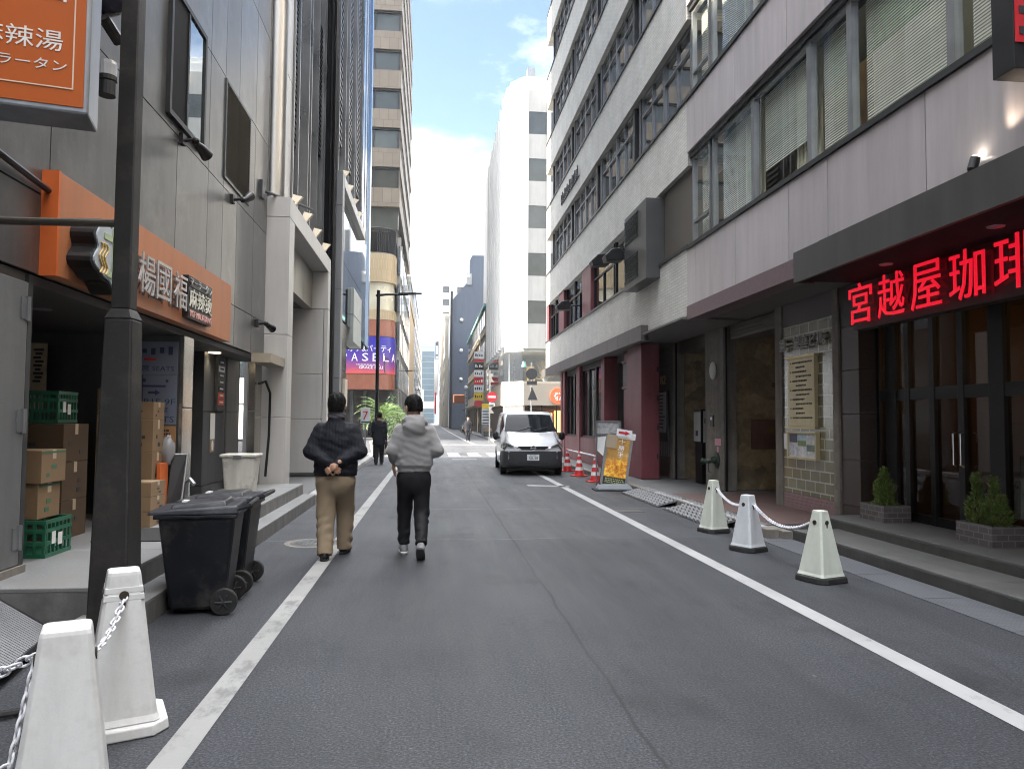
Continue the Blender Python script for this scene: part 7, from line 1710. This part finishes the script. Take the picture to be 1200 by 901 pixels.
sh_ = [(-.165, 0, 1.375), (.165, 0, 1.375)]; el_ = [(-.262, -.06, 1.15), (.262, -.06, 1.15)]; wr_ = [(-.055, -.195, 1.03), (.05, -.20, 1.035)]
hp = [(-.09, 0, .86), (.09, 0, .86)]; kn = [(-.095, -.02, .48), (.085, .19, .50)]; an = [(-.075, -.20, .085), (.075, .22, .085)]
body(w1, hc, I3, sh_, el_, wr_, hp, kn, an, [((-.035, -.205, 1.012), (.75, -.12, -.5), (.1, -1, .1), .9, 1), ((.03, -.225, 1.015), (-.7, -.1, -.55), (0, -1, .1), .8, -1)])
hair_cap(hc, I3, w1, M['hair'], -.065)
jk = cloth('quilted_jacket', (.010, .011, .016), .2, 5, ('X', 9., 3.), .75, .0, .14)
g = Grid((-.42, -.36, .8), (.42, .3, 1.62), .007)
g.loft([(.88, 0, -.005, .225, .155), (.93, 0, -.005, .238, .168), (1.02, 0, 0, .232, .165), (1.15, 0, 0, .222, .160), (1.28, 0, -.005, .215, .155), (1.37, 0, -.01, .185, .13), (1.43, 0, -.015, .14, .105), (1.475, 0, -.012, .098, .088), (1.50, 0, -.01, .084, .084), (1.515, 0, -.005, .082, .083)], .05)
for i in (0, 1): g.cap(sh_[i], el_[i], .088, .078, .05); g.cap(el_[i], wr_[i], .078, .050, .03)
g.folds(.0038, FO); g.folds(.0009, lambda X, Y, Z: np.sin(X * 95 + 2.5 * np.sin(Z * 34) + Y * 30) * np.sin(Z * 42 + X * 12)); g.cut(lambda X, Y, Z: .885 - Z + 0 * X)
X, Y, Z = g.full(); g.D = np.where((np.abs(X) < .09) & (Z > 1.44), np.maximum(g.D, -(np.sqrt(X ** 2 + (Y + .005) ** 2) - .066)), g.D)
g.build('jacket', jk, w1)
g = Grid((-.14, -.14, 1.46), (.14, .14, 1.62), .006); X, Y, Z = g.full(); q = np.sqrt((np.sqrt((X / 1.02) ** 2 + (Y + .0) ** 2) - .074) ** 2 + ((Z - 1.545) * .55) ** 2) - .021; g.D = q.astype(np.float32); g.folds(.004, lambda X, Y, Z: np.sin(Z * 190 + 4 * np.arctan2(Y, X))); g.build('scarf', cloth('grey_scarf', (.13, .12, .135), .2, 20), w1)
trousers(w1, cloth('khaki', (.26, .20, .135), .10, 3, None, .9), hp, kn, [(-.075, -.20, .055), (.075, .22, .055)], (.125, .10, .080), .93, .008, .05, .0075)
bs_ = mat('black_shoe', (.012, .011, .011), .35, 0, .2, 8); bso = mat('black_sole', (.01, .01, .01), .7)
shoe(w1, (-.075, -.20, .098), R(6), 0, bs_, bso); shoe(w1, (.075, .22, .098), R(-8), 0, bs_, bso)
# ------------------------------------------------------------------ walker 2: grey hoodie
w2 = thing('person', 'person in a light grey hoodie and black track trousers walking in mid stride', 'person', (-.2, 8.35, 0), R(1), 'pedestrians')
Mh = rotm(R(24), R(-14)); hc = (-.015, .035, 1.635)
sh_ = [(-.155, 0, 1.375), (.155, 0, 1.375)]; el_ = [(-.235, -.04, 1.16), (.255, -.05, 1.16)]; wr_ = [(-.225, .07, 1.03), (.17, .20, 1.12)]
hp = [(-.085, 0, .86), (.085, 0, .86)]; kn = [(-.10, .16, .50), (.09, -.0, .47)]; an = [(-.105, .16, .09), (.085, -.28, .15)]
body(w2, hc, Mh, sh_, el_, wr_, hp, kn, an, [((-.225, .075, 1.01), (-.02, .35, -1), (-1, 0, 0), .45, -1), ((.16, .215, 1.125), (-.5, .85, .1), (.6, .3, -.5), .9, 1)])
hair_cap(hc, Mh, w2, M['hair'], -.05)
hd_ = cloth('grey_hoodie', (.245, .24, .24), .07, 5, None, .95, .3, .25, .18)
g = Grid((-.40, -.34, .8), (.42, .34, 1.68), .007)
g.loft([(.925, 0, .0, .182, .135), (.965, 0, .0, .185, .140), (1.0, 0, 0, .208, .160), (1.12, 0, 0, .208, .158), (1.28, 0, -.005, .205, .148), (1.37, 0, -.01, .178, .125), (1.43, 0, -.01, .138, .105), (1.49, 0, -.005, .095, .092), (1.545, 0, .0, .086, .092)], .05)
for i in (0, 1):
    a, b_ = V3(*el_[i]), V3(*wr_[i]); m_ = a + (b_ - a) * .75
    g.cap(sh_[i], el_[i], .082, .070, .05); g.cap(el_[i], m_, .070, .056, .03); g.cap(m_ + (b_ - a) * .05, b_ - (b_ - a) * .02, .044, .042, .012)
g.cap((-.075, -.085, 1.50), (.075, -.085, 1.50), .05, .05, .03); g.ell((0, -.125, 1.415), (.125, .06, .095), .03); g.cap((-.105, -.05, 1.48), (-.06, .06, 1.47), .036, .03, .03); g.cap((.105, -.05, 1.48), (.06, .06, 1.47), .036, .03, .03)
g.folds(.0034, FO); g.folds(.0025, lambda X, Y, Z: np.sin(Z * 95 + 14 * X + 2 * np.sin(X * 30)) * np.clip((1.12 - Z) * 6, 0, 1.2)); g.cut(lambda X, Y, Z: .925 - Z + 0 * X)
X, Y, Z = g.full(); g.D = np.maximum(g.D, np.where(Z > 1.49, -(np.sqrt((X + .01) ** 2 + (Y - .01) ** 2) - .066), -1.))
g.build('hoodie', hd_, w2)
trousers(w2, cloth('black_track', (.013, .013, .015), .2, 6, None, .7), hp, kn, [(-.105, .16, .105), (.085, -.27, .165)], (.108, .083, .064), .945, .008, .05, .0075)
sn = mat('grey_sneaker', (.20, .20, .21), .6, 0, .35, 30); sns = mat('white_sole', (.62, .62, .60), .6); sdk = mat('dark_tread', (.06, .06, .06), .8)
shoe(w2, (-.105, .16, .10), R(6), 0, sn, sns); shoe(w2, (.085, -.29, .152), R(-4), R(38), sn, sdk)
ph = thing('phone', 'dark phone held in the hoodie wearer\'s right hand', 'phone', (-.08, 8.62, 1.16), R(20)); B(-.036, .036, -.005, .005, -.075, .075).build('case', M['black'], ph, world=False, bevel=.004); B(-.032, .032, -.0065, -.0051, -.07, .07).build('screen', M['ink'], ph, world=False)
# ------------------------------------------------------------------ walker 3 and the figure across the crossing
dark = cloth('dark_coat', (.016, .017, .022), .2, 5); dk2 = cloth('dark_wool', (.022, .022, .026), .2, 5)
def simple_person(p, coat_hem, face_up, dk, an, bag=None, s=1.):
    hc = (0, 0, 1.62); sh_ = [(-.165, 0, 1.38), (.165, 0, 1.38)]; el_ = [(-.215, -.03, 1.12), (.215, -.02, 1.12)]; wr_ = [(-.20, .05, .92), (.21, .03, .86)]
    hp = [(-.085, 0, .84), (.085, 0, .84)]; kn = [((hp[0][0]) * 1., an[0][1] * .45 + .04, .46), ((hp[1][0]), an[1][1] * .45 + .04, .46)]
    body(p, hc, rotm(0, 0), sh_, el_, wr_, hp, kn, an, [((-.20, .055, .89), (0, .2, -1), (-1, 0, 0), .5, -1), ((.21, .035, .83), (0, .1, -1), (1, 0, 0), .9, 1)], .009)
    hair_cap(hc, rotm(0, 0), p, M['hair'], -.06, .008)
    g = Grid((-.40, -.36, coat_hem - .05), (.42, .34, 1.6), .011); g.loft([(coat_hem, 0, 0, .215, .165), (.85, 0, 0, .205, .155), (1.08, 0, 0, .19, .14), (1.28, 0, -.005, .205, .14), (1.37, 0, -.01, .165, .115), (1.44, 0, -.01, .09, .08), (1.47, 0, 0, .075, .075)], .03)
    for i in (0, 1): g.cap(sh_[i], el_[i], .078, .066, .05); g.cap(el_[i], wr_[i], .066, .05, .03)
    g.folds(.005, FO); g.cut(lambda X, Y, Z: coat_hem + .005 - Z + 0 * X); g.build('coat', dk, p)
    trousers(p, dk2, hp, kn, [(a[0], a[1], .07) for a in an], (.10, .08, .068), .9, .012)
    for a in an: shoe(p, (a[0], a[1], .098), 0, 0, bs_, bso)
w3 = thing('person', 'person in a dark coat carrying two dark bags, walking away near the palm', 'person', (-1.78, 25.2, 0), 0, 'pedestrians')
simple_person(w3, .66, 0, dark, [(-.08, -.12, .085), (.085, .16, .085)])
def bag(x, y, z, w_, h, label):
    b_ = thing('bag', label, 'bag', (x, y, z), 0, 'bags of the person in the dark coat'); MB().hexa([(-.06, -w_ / 2, 0), (.06, -w_ / 2, 0), (.06, w_ / 2, 0), (-.06, w_ / 2, 0)], [(-.03, -w_ * .42, h), (.03, -w_ * .42, h), (.03, w_ * .42, h), (-.03, w_ * .42, h)]).build('body', M['blackplastic'], b_, world=False, bevel=.02)
    MB().tube([(0, -w_ * .3, h), (0, -w_ * .2, h + .2), (0, w_ * .2, h + .2), (0, w_ * .3, h)], .012, 6).build('strap', M['blackplastic'], b_, world=False)
bag(-2.08, 25.15, .98, .42, .28, 'dark shoulder bag on the left side of the person in the dark coat'); bag(-1.53, 25.25, .52, .34, .26, 'dark handbag hanging from the right hand of the person in the dark coat')
w4 = thing('person', 'dark dressed person standing by the far corner past the crossing', 'person', (2.55, 53.5, .0), R(170), 'pedestrians')
simple_person(w4, .72, 1, dark, [(-.09, 0, .085), (.09, .03, .085)])
# thin city air towards the far end of the street
hm = bpy.data.materials.new('haze'); hm.use_nodes = True; n = hm.node_tree
for q in list(n.nodes): n.nodes.remove(q)
o_ = n.nodes.new('ShaderNodeOutputMaterial'); pv = n.nodes.new('ShaderNodeVolumePrincipled')
pv.inputs['Density'].default_value = .0003; pv.inputs['Color'].default_value = (.86, .93, 1, 1); pv.inputs['Anisotropy'].default_value = .2
n.links.new(pv.outputs[0], o_.inputs['Volume'])
hz_ = B(-95, 125, -35, 905, -1.2, 62).build('haze', hm); hz_['kind'] = 'stuff'
